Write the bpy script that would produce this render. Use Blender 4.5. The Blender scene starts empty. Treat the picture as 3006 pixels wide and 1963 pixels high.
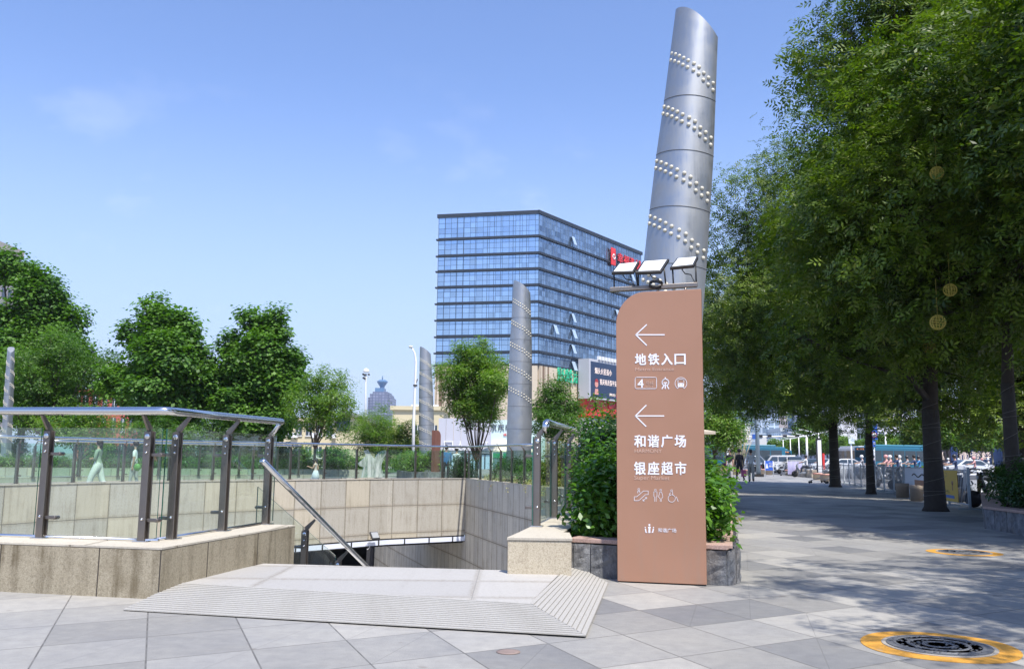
import bpy, bmesh, math, random
import numpy as np
from mathutils import Vector, Matrix
from mathutils.geometry import tessellate_polygon

S = bpy.context.scene
COL = S.collection
R_ = math.radians
rnd = random.Random(7)
PI = math.pi
ORD = ['first', 'second', 'third', 'fourth', 'fifth', 'sixth', 'seventh', 'eighth', 'ninth', 'tenth', 'eleventh', 'twelfth', 'thirteenth', 'fourteenth', 'fifteenth', 'sixteenth'] + ['%dth' % i for i in range(17, 60)]

# ------------------------------------------------------------------ camera
F, CX, CY, EYE = 2600.0, 1503.0, 981.5, 1.2
PITCH, ROLL = math.atan(361 / 2600), R_(0.62)
cam = bpy.data.cameras.new("camera")
cam.sensor_width = 36.0
cam.lens = 36.0 * F / 3006.0
cam.clip_start, cam.clip_end = 0.05, 4000
co = bpy.data.objects.new("camera", cam)
COL.objects.link(co)
co.matrix_world = (Matrix.Translation((0, 0, EYE)) @ Matrix.Rotation(PI / 2 + PITCH, 4, 'X')
                   @ Matrix.Rotation(ROLL, 4, 'Z'))
S.camera = co

# ------------------------------------------------------------------ light
SUN_EL, SUN_AZ = R_(61), R_(156)         # azimuth clockwise from +Y
sd = Vector((math.sin(SUN_AZ) * math.cos(SUN_EL), math.cos(SUN_AZ) * math.cos(SUN_EL), math.sin(SUN_EL)))
W = bpy.data.worlds.new("World"); S.world = W; W.use_nodes = True
nt = W.node_tree; nt.nodes.clear()
wo = nt.nodes.new('ShaderNodeOutputWorld'); wb = nt.nodes.new('ShaderNodeBackground')
sky = nt.nodes.new('ShaderNodeTexSky'); sky.sky_type = 'NISHITA'; sky.sun_disc = False
sky.sun_elevation = SUN_EL; sky.sun_rotation = SUN_AZ; sky.altitude = 0
sky.air_density = 1.0; sky.dust_density = 0.6; sky.ozone_density = 3.0
wb.inputs['Strength'].default_value = 0.15
tc = nt.nodes.new('ShaderNodeTexCoord')
mp = nt.nodes.new('ShaderNodeMapping'); mp.inputs['Scale'].default_value = (1, 1, 1.9)
nz = nt.nodes.new('ShaderNodeTexNoise'); nz.inputs['Scale'].default_value = 6.5
nz.inputs['Detail'].default_value = 9; nz.inputs['Roughness'].default_value = .58
cr = nt.nodes.new('ShaderNodeValToRGB')
cr.color_ramp.elements[0].position = .56; cr.color_ramp.elements[1].position = .80
cr.color_ramp.elements[0].color = (0, 0, 0, 1); cr.color_ramp.elements[1].color = (.55, .55, .55, 1)
sep = nt.nodes.new('ShaderNodeSeparateXYZ')
mr = nt.nodes.new('ShaderNodeMapRange'); mr.inputs[1].default_value = .15; mr.inputs[2].default_value = .42
mr.inputs[3].default_value = 1; mr.inputs[4].default_value = 0
mu = nt.nodes.new('ShaderNodeMath'); mu.operation = 'MULTIPLY'
mx = nt.nodes.new('ShaderNodeMix'); mx.data_type = 'RGBA'
mx.inputs[7].default_value = (6.6, 6.9, 7.6, 1)
tint = nt.nodes.new('ShaderNodeMix'); tint.data_type = 'RGBA'; tint.blend_type = 'MULTIPLY'
tint.inputs[0].default_value = 1.0; tint.inputs[7].default_value = (1.10, 1.11, 1.30, 1)
hzr = nt.nodes.new('ShaderNodeMapRange'); hzr.interpolation_type = 'SMOOTHSTEP'       # summer haze paling the lower sky
hzr.inputs[1].default_value = 0; hzr.inputs[2].default_value = .42; hzr.inputs[3].default_value = .88; hzr.inputs[4].default_value = 0
hzm = nt.nodes.new('ShaderNodeMix'); hzm.data_type = 'RGBA'; hzm.inputs[7].default_value = (2.95, 3.72, 5.3, 1)
L = nt.links.new
L(tc.outputs['Generated'], mp.inputs[0]); L(mp.outputs[0], nz.inputs['Vector']); L(nz.outputs[0], cr.inputs[0])
L(tc.outputs['Generated'], sep.inputs[0]); L(sep.outputs[2], mr.inputs[0])
L(cr.outputs[0], mu.inputs[0]); L(mr.outputs[0], mu.inputs[1]); L(mu.outputs[0], mx.inputs[0])
L(sky.outputs[0], tint.inputs[6]); L(tint.outputs[2], mx.inputs[6]); L(mx.outputs[2], hzm.inputs[6]); L(hzr.outputs[0], hzm.inputs[0]); L(sep.outputs[2], hzr.inputs[0]); L(hzm.outputs[2], wb.inputs[0]); L(wb.outputs[0], wo.inputs[0])
sl = bpy.data.lights.new("sun", 'SUN'); sl.energy = 5.0; sl.angle = R_(.53); sl.color = (1, .95, .87)
so = bpy.data.objects.new("sun", sl); COL.objects.link(so)
so.rotation_euler = (-sd).to_track_quat('-Z', 'Y').to_euler()
S.view_settings.view_transform = 'Standard'; S.view_settings.look = 'None'
S.view_settings.exposure = 0.37; S.view_settings.gamma = 1
S.render.engine = 'CYCLES'
S.cycles.max_bounces = 8; S.cycles.transparent_max_bounces = 24
S.cycles.use_denoising = True
S.cycles.sample_clamp_indirect = 6

# ------------------------------------------------------------------ pixel -> world helpers
def ray(px, py):
    x = (px - CX) / F; y = -(py - CY) / F
    c, s = math.cos(ROLL), math.sin(ROLL)
    x, y = c * x - s * y, s * x + c * y
    return Vector((x, math.cos(PITCH) - y * math.sin(PITCH), math.sin(PITCH) + y * math.cos(PITCH)))
def G(px, py, z=0.0):                      # ray meets the level z
    d = ray(px, py); return Vector((0, 0, EYE)) + d * ((z - EYE) / d.z)
def A(px, py, Y):                          # ray meets the depth Y
    d = ray(px, py); return Vector((0, 0, EYE)) + d * (Y / d.y)
def V(px, py, p, dr):                      # ray meets the upright plane through p along dr
    n = Vector((-dr[1], dr[0], 0)); d = ray(px, py)
    t = (Vector((p[0], p[1], 0)) - Vector((0, 0, 0))).dot(n) / d.dot(n)
    return Vector((0, 0, EYE)) + d * t

# ------------------------------------------------------------------ materials
MATS = {}
def newmat(name):
    m = bpy.data.materials.new(name); m.use_nodes = True
    n = m.node_tree; b = n.nodes['Principled BSDF']
    MATS[name] = m
    return m, n, b
def simple(name, col, rough=.6, metal=0, spec=.5, vary=0.0, scale=8, bump=0, emit=None, coat=0):
    if name in MATS: return MATS[name]
    m, n, b = newmat(name)
    b.inputs['Base Color'].default_value = (*col, 1); b.inputs['Roughness'].default_value = rough
    b.inputs['Metallic'].default_value = metal; b.inputs['Specular IOR Level'].default_value = spec
    if coat: b.inputs['Coat Weight'].default_value = coat
    if emit: b.inputs['Emission Color'].default_value = (*col, 1); b.inputs['Emission Strength'].default_value = emit
    if vary or bump:
        t = n.nodes.new('ShaderNodeTexCoord'); z = n.nodes.new('ShaderNodeTexNoise')
        z.inputs['Scale'].default_value = scale; z.inputs['Detail'].default_value = 6
        n.links.new(t.outputs['Object'], z.inputs['Vector'])
        if vary:
            r = n.nodes.new('ShaderNodeMapRange'); r.inputs[3].default_value = 1 - vary; r.inputs[4].default_value = 1 + vary
            n.links.new(z.outputs[0], r.inputs[0])
            x = n.nodes.new('ShaderNodeMix'); x.data_type = 'RGBA'; x.blend_type = 'MULTIPLY'; x.inputs[0].default_value = 1
            x.inputs[6].default_value = (*col, 1); n.links.new(r.outputs[0], x.inputs[7])
            n.links.new(x.outputs[2], b.inputs['Base Color'])
        if bump:
            u = n.nodes.new('ShaderNodeBump'); u.inputs['Strength'].default_value = bump; u.inputs['Distance'].default_value = .02
            n.links.new(z.outputs[0], u.inputs['Height']); n.links.new(u.outputs[0], b.inputs['Normal'])
    return m
class NG:                                   # small node-graph writer
    def __init__(s, n): s.n = n
    def lk(s, v, i):
        if hasattr(v, 'is_output') or isinstance(v, bpy.types.NodeSocket): s.n.links.new(v, i)
        elif v is not None: i.default_value = v
    def math(s, op, a, b=None, c=None):
        q = s.n.nodes.new('ShaderNodeMath'); q.operation = op
        s.lk(a, q.inputs[0])
        if b is not None: s.lk(b, q.inputs[1])
        if c is not None: s.lk(c, q.inputs[2])
        return q.outputs[0]
    def noise(s, vec, scale, detail=5, rough=.55, out=0):
        q = s.n.nodes.new('ShaderNodeTexNoise'); q.inputs['Scale'].default_value = scale
        q.inputs['Detail'].default_value = detail; q.inputs['Roughness'].default_value = rough
        s.lk(vec, q.inputs['Vector']); return q.outputs[out]
    def maprange(s, v, a, b, c, d):
        q = s.n.nodes.new('ShaderNodeMapRange'); s.lk(v, q.inputs[0])
        for i, k in enumerate((a, b, c, d)): q.inputs[i + 1].default_value = k
        return q.outputs[0]
    def mix(s, f, a, b, mode='MIX'):
        q = s.n.nodes.new('ShaderNodeMix'); q.data_type = 'RGBA'; q.blend_type = mode
        s.lk(f, q.inputs[0])
        for v, i in ((a, 6), (b, 7)):
            if isinstance(v, tuple): q.inputs[i].default_value = (*v, 1)
            else: s.lk(v, q.inputs[i])
        return q.outputs[2]
    def comb(s, x, y, z=0.0):
        q = s.n.nodes.new('ShaderNodeCombineXYZ'); s.lk(x, q.inputs[0]); s.lk(y, q.inputs[1]); s.lk(z, q.inputs[2]); return q.outputs[0]
    def sep(s, v):
        q = s.n.nodes.new('ShaderNodeSeparateXYZ'); s.lk(v, q.inputs[0]); return q.outputs
    def coord(s, k='Object'):
        q = s.n.nodes.new('ShaderNodeTexCoord'); return q.outputs[k]
    def white(s, v, out='Value'):
        q = s.n.nodes.new('ShaderNodeTexWhiteNoise'); s.lk(v, q.inputs['Vector']); return q.outputs[out]
    def scale(s, v, k):
        q = s.n.nodes.new('ShaderNodeVectorMath'); q.operation = 'MULTIPLY'; s.lk(v, q.inputs[0]); q.inputs[1].default_value = k; return q.outputs[0]
    def bump(s, h, st, dist, b):
        q = s.n.nodes.new('ShaderNodeBump'); q.inputs['Strength'].default_value = st; q.inputs['Distance'].default_value = dist
        s.lk(h, q.inputs['Height']); s.n.links.new(q.outputs[0], b.inputs['Normal'])

def paving_mat():
    m, n, b = newmat("grey_granite_paving"); g = NG(n)
    o = g.coord('Object'); x, y, z = g.sep(o)
    wob = g.noise(o, .12, 2)
    u = g.math('ADD', g.math('MULTIPLY', x, .93 / .61), g.math('MULTIPLY', y, .37 / .61)); u = g.math('ADD', u, .96)
    v = g.math('ADD', g.math('MULTIPLY', x, -.52 / .72), g.math('MULTIPLY', y, .855 / .72)); v = g.math('ADD', v, .04)
    fu, fv = g.math('FLOOR', u), g.math('FLOOR', v)
    ru, rv = g.math('FRACT', u), g.math('FRACT', v)
    cell = g.white(g.comb(fu, fv, 1.7)); cell2 = g.white(g.comb(fv, fu, 5.1))
    def edge(r, w):
        d = g.math('MINIMUM', r, g.math('SUBTRACT', 1, r)); return g.maprange(d, w * .4, w, 1, 0)
    e = g.math('MAXIMUM', edge(ru, .012), edge(rv, .010))
    # some slabs are cut diagonally
    dg = g.math('ABSOLUTE', g.math('SUBTRACT', ru, rv))
    ed = g.math('MULTIPLY', g.maprange(dg, .004, .010, .4, 0), g.math('GREATER_THAN', cell2, .72))
    e = g.math('MAXIMUM', e, ed)
    fine = g.noise(o, 190, 3, .7); mid = g.noise(o, 9, 6, .65); big = g.noise(o, .9, 5, .6)
    base = g.mix(g.maprange(cell, 0, 1, 0, 1), (.265, .258, .243), (.365, .355, .332))
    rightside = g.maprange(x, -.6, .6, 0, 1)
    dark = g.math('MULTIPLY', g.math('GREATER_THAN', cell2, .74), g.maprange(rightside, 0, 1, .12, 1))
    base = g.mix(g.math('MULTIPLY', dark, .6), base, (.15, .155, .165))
    lite = g.math('GREATER_THAN', cell, .80)
    base = g.mix(g.math('MULTIPLY', lite, .5), base, (.42, .40, .36))
    base = g.mix(1.0, base, g.mix(g.maprange(fine, .3, .7, 0, 1), (.72, .72, .73), (1.26, 1.26, 1.24)), 'MULTIPLY')
    base = g.mix(1.0, base, g.mix(g.maprange(mid, .3, .75, 0, 1), (.84, .84, .85), (1.08, 1.08, 1.07)), 'MULTIPLY')
    base = g.mix(1.0, base, g.mix(g.maprange(big, .3, .7, 0, 1), (.86, .87, .9), (1.06, 1.05, 1.02)), 'MULTIPLY')
    sp = g.noise(o, 4.6, 2, .5); spot = g.maprange(sp, .70, .745, 0, .5)
    gr = g.noise(o, 34, 3, .8); base = g.mix(g.maprange(gr, .66, .72, 0, .35), base, (.12, .11, .10)); st = g.noise(g.scale(o, (1, 1.7, 1)), 1.7, 7, .72); base = g.mix(g.maprange(st, .55, .72, 0, .32), base, (.20, .185, .16))
    base = g.mix(spot, base, (.17, .14, .12))
    base = g.mix(g.math('MULTIPLY', e, g.maprange(mid, .3, .6, .35, .9)), base, (.085, .08, .072))
    n.links.new(base, b.inputs['Base Color'])
    b.inputs['Roughness'].default_value = .62; b.inputs['Specular IOR Level'].default_value = .35
    hgt = g.math('SUBTRACT', g.math('MULTIPLY', mid, .3), g.math('MULTIPLY', e, 1.0))
    g.bump(hgt, .35, .006, b)
    return m
def granite_mat(name, c1, c2, jw=0, jh=0, joint=(.09, .075, .055), stain=.6, speck=1.0, u0=0, v0=0, warm=None, jt=.010, streak=9.0):
    """speckled stone on UVs in metres: x along the face, y = height"""
    m, n, b = newmat(name); g = NG(n)
    uv = g.coord('UV'); x, y, z = g.sep(uv); o = g.coord('Object')
    fine = g.noise(o, 120, 3, .75); f2 = g.noise(o, 42, 4, .6)
    base = g.mix(g.maprange(fine, .36, .62, 0, 1), c1, c2)
    base = g.mix(g.math('MULTIPLY', g.maprange(f2, .52, .62, 0, 1), .35 * speck), base, (c1[0] * .55, c1[1] * .52, c1[2] * .5))
    if jw:
        ux = g.math('DIVIDE', g.math('ADD', x, u0), jw); uy = g.math('DIVIDE', g.math('ADD', y, v0), jh)
        cell = g.white(g.comb(g.math('FLOOR', ux), g.math('FLOOR', uy), 2.2))
        base = g.mix(1.0, base, g.mix(cell, (.86, .86, .87), (1.1, 1.09, 1.07)), 'MULTIPLY')
        if warm: base = g.mix(g.math('MULTIPLY', g.math('GREATER_THAN', cell, .68), .45), base, warm)
    # rain streaks under edges and damp at the foot
    st = g.noise(g.comb(g.math('MULTIPLY', x, streak), g.math('MULTIPLY', y, .7)), 1.0, 4, .6)
    top = g.noise(g.comb(g.math('MULTIPLY', x, 1.1), g.math('MULTIPLY', y, 1.4)), 1.3, 4, .6)
    amt = g.math('MULTIPLY', g.maprange(st, .48, .66, 0, 1), g.maprange(top, .32, .6, 0.1, 1))
    base = g.mix(g.math('MULTIPLY', amt, stain), base, (c1[0] * .33, c1[1] * .28, c1[2] * .2))
    base = g.mix(g.math('MULTIPLY', g.maprange(top, .55, .75, 0, 1), stain * .6), base, (c1[0] * .5, c1[1] * .44, c1[2] * .34))
    h = g.math('MULTIPLY', fine, .4)
    if jw:
        def edge(r, w):
            f = g.math('FRACT', r); d = g.math('MINIMUM', f, g.math('SUBTRACT', 1, f)); return g.maprange(d, w * .35, w, 1, 0)
        e = g.math('MAXIMUM', edge(ux, jt / jw), edge(uy, jt / jh))
        halo = g.math('MAXIMUM', edge(ux, .05 / jw), edge(uy, .09 / jh))
        base = g.mix(g.math('MULTIPLY', halo, g.maprange(f2, .35, .65, .1, .45)), base, (c1[0] * .5, c1[1] * .42, c1[2] * .3))
        base = g.mix(e, base, joint)
        h = g.math('SUBTRACT', h, e)
    n.links.new(base, b.inputs['Base Color'])
    b.inputs['Roughness'].default_value = .7; b.inputs['Specular IOR Level'].default_value = .3
    g.bump(h, .5, .006, b)
    return m
def steel_mat(name, col=(.62, .63, .64), rough=.22, metal=1.0, brush=0, dirt=.2):
    m, n, b = newmat(name); g = NG(n)
    o = g.coord('Object'); z = g.noise(o, 3.5, 6, .6)
    zz = g.noise(g.scale(o, (60, 60, 1.5)), 1, 3)
    c = g.mix(g.maprange(z, .3, .7, 0, dirt), col, (col[0] * .62, col[1] * .6, col[2] * .57))
    n.links.new(c, b.inputs['Base Color'])
    b.inputs['Metallic'].default_value = metal
    n.links.new(g.maprange(g.math('ADD', g.math('MULTIPLY', z, .7), g.math('MULTIPLY', zz, .3)), .3, .7, rough * .7, rough * 1.5), b.inputs['Roughness'])
    if brush: g.bump(zz, brush, .002, b)
    return m
def glass_mat(name, tint=(.80, .92, .86), refl=.5, dirt=.05, rough=.0):
    m, n, b = newmat(name); g = NG(n)
    n.nodes.remove(b)
    out = n.nodes['Material Output']
    tr = n.nodes.new('ShaderNodeBsdfTransparent'); tr.inputs[0].default_value = (*tint, 1)
    gl = n.nodes.new('ShaderNodeBsdfGlossy'); gl.inputs['Roughness'].default_value = rough
    gl.inputs[0].default_value = (.95, 1, .98, 1)
    df = n.nodes.new('ShaderNodeBsdfDiffuse'); df.inputs[0].default_value = (.62, .68, .62, 1)
    fr = n.nodes.new('ShaderNodeFresnel'); fr.inputs[0].default_value = 1.5
    o = g.coord('Object'); wv = g.noise(o, 1.6, 2, .4)
    q = n.nodes.new('ShaderNodeBump'); q.inputs['Strength'].default_value = .12; q.inputs['Distance'].default_value = .05
    n.links.new(wv, q.inputs['Height']); n.links.new(q.outputs[0], gl.inputs['Normal'])
    m1 = n.nodes.new('ShaderNodeMixShader'); m2 = n.nodes.new('ShaderNodeMixShader')
    dz = g.noise(g.scale(o, (2.2, 2.2, .5)), 1.7, 6, .65)
    n.links.new(g.maprange(dz, .4, .75, dirt * .25, dirt * 2.2), m1.inputs[0])
    n.links.new(tr.outputs[0], m1.inputs[1]); n.links.new(df.outputs[0], m1.inputs[2])
    n.links.new(g.math('MULTIPLY', fr.outputs[0], refl), m2.inputs[0])
    n.links.new(m1.outputs[0], m2.inputs[1]); n.links.new(gl.outputs[0], m2.inputs[2])
    n.links.new(m2.outputs[0], out.inputs[0])
    return m
def leaf_mat(name, c1, c2, trans=.35, rough=.45, yellow=None):
    m, n, b = newmat(name); g = NG(n)
    gi = n.nodes.new('ShaderNodeNewGeometry'); oi = n.nodes.new('ShaderNodeObjectInfo')
    r = gi.outputs['Random Per Island']
    big = g.noise(g.coord('Object'), .55, 3)
    f = g.math('ADD', g.math('MULTIPLY', g.math('POWER', r, 1.5), .5), g.math('MULTIPLY', g.maprange(big, .38, .62, 0, 1), .5))
    c = g.mix(f, c1, c2)
    if yellow: c = g.mix(g.maprange(r, .9, .97, 0, .8), c, yellow)
    n.links.new(c, b.inputs['Base Color'])
    b.inputs['Roughness'].default_value = rough; b.inputs['Specular IOR Level'].default_value = .45
    tl = n.nodes.new('ShaderNodeBsdfTranslucent')
    cc = g.mix(1.0, c, (1.5, 1.8, .4), 'MULTIPLY'); n.links.new(cc, tl.inputs[0])
    ms = n.nodes.new('ShaderNodeMixShader'); ms.inputs[0].default_value = trans
    n.links.new(b.outputs[0], ms.inputs[1]); n.links.new(tl.outputs[0], ms.inputs[2])
    n.links.new(ms.outputs[0], n.nodes['Material Output'].inputs[0])
    return m
def facade_mat(name, c, c2, cw, ch, rough=.08, metal=.55, frame=(.05, .08, .12), fw=.05, vary=.35, lite=None, vec=1.0):
    """curtain wall glazing on UVs in metres; panes differ a little in tint and tilt"""
    m, n, b = newmat(name); g = NG(n)
    x, y, z = g.sep(g.coord('UV'))
    ux, uy = g.math('DIVIDE', x, cw), g.math('DIVIDE', y, ch)
    cell = g.comb(g.math('FLOOR', ux), g.math('FLOOR', uy), 3.1); w = g.white(cell); w3 = g.white(cell, 'Color')
    col = g.mix(w, tuple(k * (1 - vary) for k in c), c2)
    if lite: col = g.mix(g.math('MULTIPLY', g.math('GREATER_THAN', w, .93), .7), col, lite)
    def edge(r, wd):
        f = g.math('FRACT', r); d = g.math('MINIMUM', f, g.math('SUBTRACT', 1, f)); return g.math('LESS_THAN', d, wd)
    e = g.math('MAXIMUM', edge(ux, fw / cw), edge(uy, fw / ch))
    col = g.mix(e, col, frame)
    n.links.new(col, b.inputs['Base Color'])
    b.inputs['Metallic'].default_value = metal
    n.links.new(g.math('MAXIMUM', g.math('MULTIPLY', e, .5), rough), b.inputs['Roughness'])
    ge = n.nodes.new('ShaderNodeNewGeometry')
    vm = n.nodes.new('ShaderNodeVectorMath'); vm.operation = 'SUBTRACT'; n.links.new(w3, vm.inputs[0]); vm.inputs[1].default_value = (.5, .5, .5)
    big = n.nodes.new('ShaderNodeTexNoise'); big.inputs['Scale'].default_value = .25; n.links.new(g.coord('Object'), big.inputs['Vector'])
    vb = n.nodes.new('ShaderNodeVectorMath'); vb.operation = 'SUBTRACT'; n.links.new(big.outputs['Color'], vb.inputs[0]); vb.inputs[1].default_value = (.5, .5, .5)
    s1 = n.nodes.new('ShaderNodeVectorMath'); s1.operation = 'SCALE'; s1.inputs['Scale'].default_value = .035 * vec; n.links.new(vm.outputs[0], s1.inputs[0])
    s2 = n.nodes.new('ShaderNodeVectorMath'); s2.operation = 'SCALE'; s2.inputs['Scale'].default_value = .05 * vec; n.links.new(vb.outputs[0], s2.inputs[0])
    a1 = n.nodes.new('ShaderNodeVectorMath'); a1.operation = 'ADD'; n.links.new(s1.outputs[0], a1.inputs[0]); n.links.new(s2.outputs[0], a1.inputs[1])
    a2 = n.nodes.new('ShaderNodeVectorMath'); a2.operation = 'ADD'; n.links.new(a1.outputs[0], a2.inputs[0]); n.links.new(ge.outputs['Normal'], a2.inputs[1])
    nn = n.nodes.new('ShaderNodeVectorMath'); nn.operation = 'NORMALIZE'; n.links.new(a2.outputs[0], nn.inputs[0])
    n.links.new(nn.outputs[0], b.inputs['Normal'])
    return m

# ------------------------------------------------------------------ mesh helpers
class MB:
    def __init__(s): s.v = []; s.f = []; s.uv = []; s.mi = []; s.sm = []; s.cur = 0; s.smooth = False
    def add(s, vs, fs, uvs=None, M=None, smooth=None):
        o = len(s.v)
        s.v += [tuple(M @ Vector(p)) if M else tuple(p) for p in vs]
        for i, f in enumerate(fs):
            s.f.append([o + k for k in f]); s.mi.append(s.cur); s.sm.append(s.smooth if smooth is None else smooth)
            s.uv.append(uvs[i] if uvs else None)
        return s
    def box(s, a, b, M=None):
        x0, y0, z0 = a; x1, y1, z1 = b
        vs = [(x0, y0, z0), (x1, y0, z0), (x1, y1, z0), (x0, y1, z0), (x0, y0, z1), (x1, y0, z1), (x1, y1, z1), (x0, y1, z1)]
        return s.add(vs, [(3, 2, 1, 0), (4, 5, 6, 7), (0, 1, 5, 4), (1, 2, 6, 5), (2, 3, 7, 6), (3, 0, 4, 7)], None, M, False)
    def cbox(s, c, d, M=None):
        return s.box([c[i] - d[i] / 2 for i in range(3)], [c[i] + d[i] / 2 for i in range(3)], M)
    def prism(s, poly, z0, z1, M=None, cap=True):
        n = len(poly)
        ar = sum(poly[i][0] * poly[(i + 1) % n][1] - poly[(i + 1) % n][0] * poly[i][1] for i in range(n))
        if ar < 0: poly = poly[::-1]
        vs = [(p[0], p[1], z0) for p in poly] + [(p[0], p[1], z1) for p in poly]
        fs = [(i, (i + 1) % n, n + (i + 1) % n, n + i) for i in range(n)]; u = []; d = 0
        for i in range(n):
            q = poly[(i + 1) % n]; L_ = math.hypot(q[0] - poly[i][0], q[1] - poly[i][1])
            u.append([(d, z0), (d + L_, z0), (d + L_, z1), (d, z1)]); d += L_
        if cap:
            t = tessellate_polygon([[Vector((p[0], p[1], 0)) for p in poly]])
            for a in t:
                a = list(a)
                c = (Vector((*poly[a[1]][:2], 0)) - Vector((*poly[a[0]][:2], 0))).cross(Vector((*poly[a[2]][:2], 0)) - Vector((*poly[a[0]][:2], 0))).z
                if c < 0: a = a[::-1]
                fs.append([n + k for k in a]); u.append([(poly[k][0], poly[k][1]) for k in a])
                fs.append(a[::-1]); u.append([(poly[k][0], poly[k][1]) for k in a[::-1]])
        return s.add(vs, fs, u, M, False)
    def tube(s, pts, r, n=8, cap=True, M=None):
        pts = [Vector(p) for p in pts]; rs = r if hasattr(r, '__len__') else [r] * len(pts)
        vs = []; fs = []
        t0 = (pts[1] - pts[0]).normalized(); up = Vector((0, 0, 1)) if abs(t0.z) < .9 else Vector((1, 0, 0))
        a = t0.cross(up).normalized()
        for i, p in enumerate(pts):
            t = (pts[min(i + 1, len(pts) - 1)] - pts[max(i - 1, 0)]).normalized()
            a = (a - t * a.dot(t)).normalized(); b = t.cross(a)
            for k in range(n):
                q = 2 * PI * k / n; vs.append(p + (a * math.cos(q) + b * math.sin(q)) * rs[i])
        for i in range(len(pts) - 1):
            for k in range(n):
                k2 = (k + 1) % n; fs.append((i * n + k, i * n + k2, (i + 1) * n + k2, (i + 1) * n + k))
        if cap: fs.append(tuple(range(n))[::-1]); fs.append(tuple((len(pts) - 1) * n + k for k in range(n)))
        return s.add(vs, fs, None, M, True)
    def lathe(s, prof, c=(0, 0, 0), n=24, M=None, smooth=True):
        vs = []; fs = []
        for (r, z) in prof:
            for k in range(n): q = 2 * PI * k / n; vs.append((c[0] + r * math.cos(q), c[1] + r * math.sin(q), c[2] + z))
        for i in range(len(prof) - 1):
            for k in range(n): k2 = (k + 1) % n; fs.append((i * n + k, i * n + k2, (i + 1) * n + k2, (i + 1) * n + k))
        fs.append(tuple(range(n))[::-1]); fs.append(tuple((len(prof) - 1) * n + k for k in range(n)))
        return s.add(vs, fs, None, M, smooth)
    def ball(s, c, r, n=10, m=6, M=None):
        r = r if hasattr(r, '__len__') else (r, r, r)
        vs = [(c[0], c[1], c[2] - r[2])]; fs = []
        for i in range(1, m):
            a = -PI / 2 + PI * i / m
            for k in range(n): q = 2 * PI * k / n; vs.append((c[0] + r[0] * math.cos(a) * math.cos(q), c[1] + r[1] * math.cos(a) * math.sin(q), c[2] + r[2] * math.sin(a)))
        vs.append((c[0], c[1], c[2] + r[2])); N = len(vs) - 1
        for k in range(n): fs.append((0, 1 + (k + 1) % n, 1 + k))
        for i in range(m - 2):
            for k in range(n): a = 1 + i * n; k2 = (k + 1) % n; fs.append((a + k, a + k2, a + n + k2, a + n + k))
        for k in range(n): a = 1 + (m - 2) * n; fs.append((a + k, a + (k + 1) % n, N))
        return s.add(vs, fs, None, M, True)
    def quad(s, p, uv=None):
        return s.add(p, [tuple(range(len(p)))], [uv] if uv else None, None, False)
    def build(s, name, mat, parent=None, bevel=0, seg=2, loc=None):
        me = bpy.data.meshes.new(name)
        vs = s.v
        if loc is not None: vs = [(p[0] - loc[0], p[1] - loc[1], p[2] - loc[2]) for p in vs]
        me.from_pydata(vs, [], s.f)
        ms = mat if isinstance(mat, (list, tuple)) else [mat]
        for m in ms: me.materials.append(m)
        me.polygons.foreach_set('material_index', s.mi)
        me.polygons.foreach_set('use_smooth', s.sm)
        if any(u is not None for u in s.uv):
            ul = me.uv_layers.new(name='UVMap').data; k = 0
            for p, u in zip(me.polygons, s.uv):
                for j, li in enumerate(p.loop_indices):
                    if u: ul[li].uv = u[j][:2]
        me.update()
        ob = bpy.data.objects.new(name, me); COL.objects.link(ob)
        if parent: ob.parent = parent
        if loc is not None: ob.location = loc
        if bevel:
            q = ob.modifiers.new('bevel', 'BEVEL'); q.width = bevel; q.segments = seg; q.limit_method = 'ANGLE'; q.angle_limit = R_(40)
        return ob
def tag(o, label=None, cat=None, group=None, kind=None):
    if label: o['label'] = label
    if cat: o['category'] = cat
    if group: o['group'] = group
    if kind: o['kind'] = kind
    return o
def empty(name, loc=(0, 0, 0), rz=0, label=None, cat=None, group=None):
    o = bpy.data.objects.new(name, None); o.empty_display_size = .3; COL.objects.link(o)
    o.location = loc; o.rotation_euler = (0, 0, rz)
    return tag(o, label, cat, group)
def children(o): return [c for c in bpy.data.objects if c.parent == o]
def copy_tree(o, loc=None, rz=None, label=None, parent=None, scale=None):
    c = o.copy(); COL.objects.link(c)
    if parent: c.parent = parent
    for ch in KIDS(o): copy_tree(ch, parent=c)
    if loc is not None: c.location = loc
    if rz is not None: c.rotation_euler = (0, 0, rz)
    if scale is not None: c.scale = (scale,) * 3 if not hasattr(scale, '__len__') else scale
    if label: c['label'] = label
    return c
def KIDS(o): return list(o.children)
def frame(o, x, z=Vector((0, 0, 1))):       # matrix with local X along x (level), Z up
    x = Vector(x).normalized(); y = z.cross(x).normalized()
    return Matrix(((x.x, y.x, z.x, o[0]), (x.y, y.y, z.y, o[1]), (x.z, y.z, z.z, o[2]), (0, 0, 0, 1)))
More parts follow.
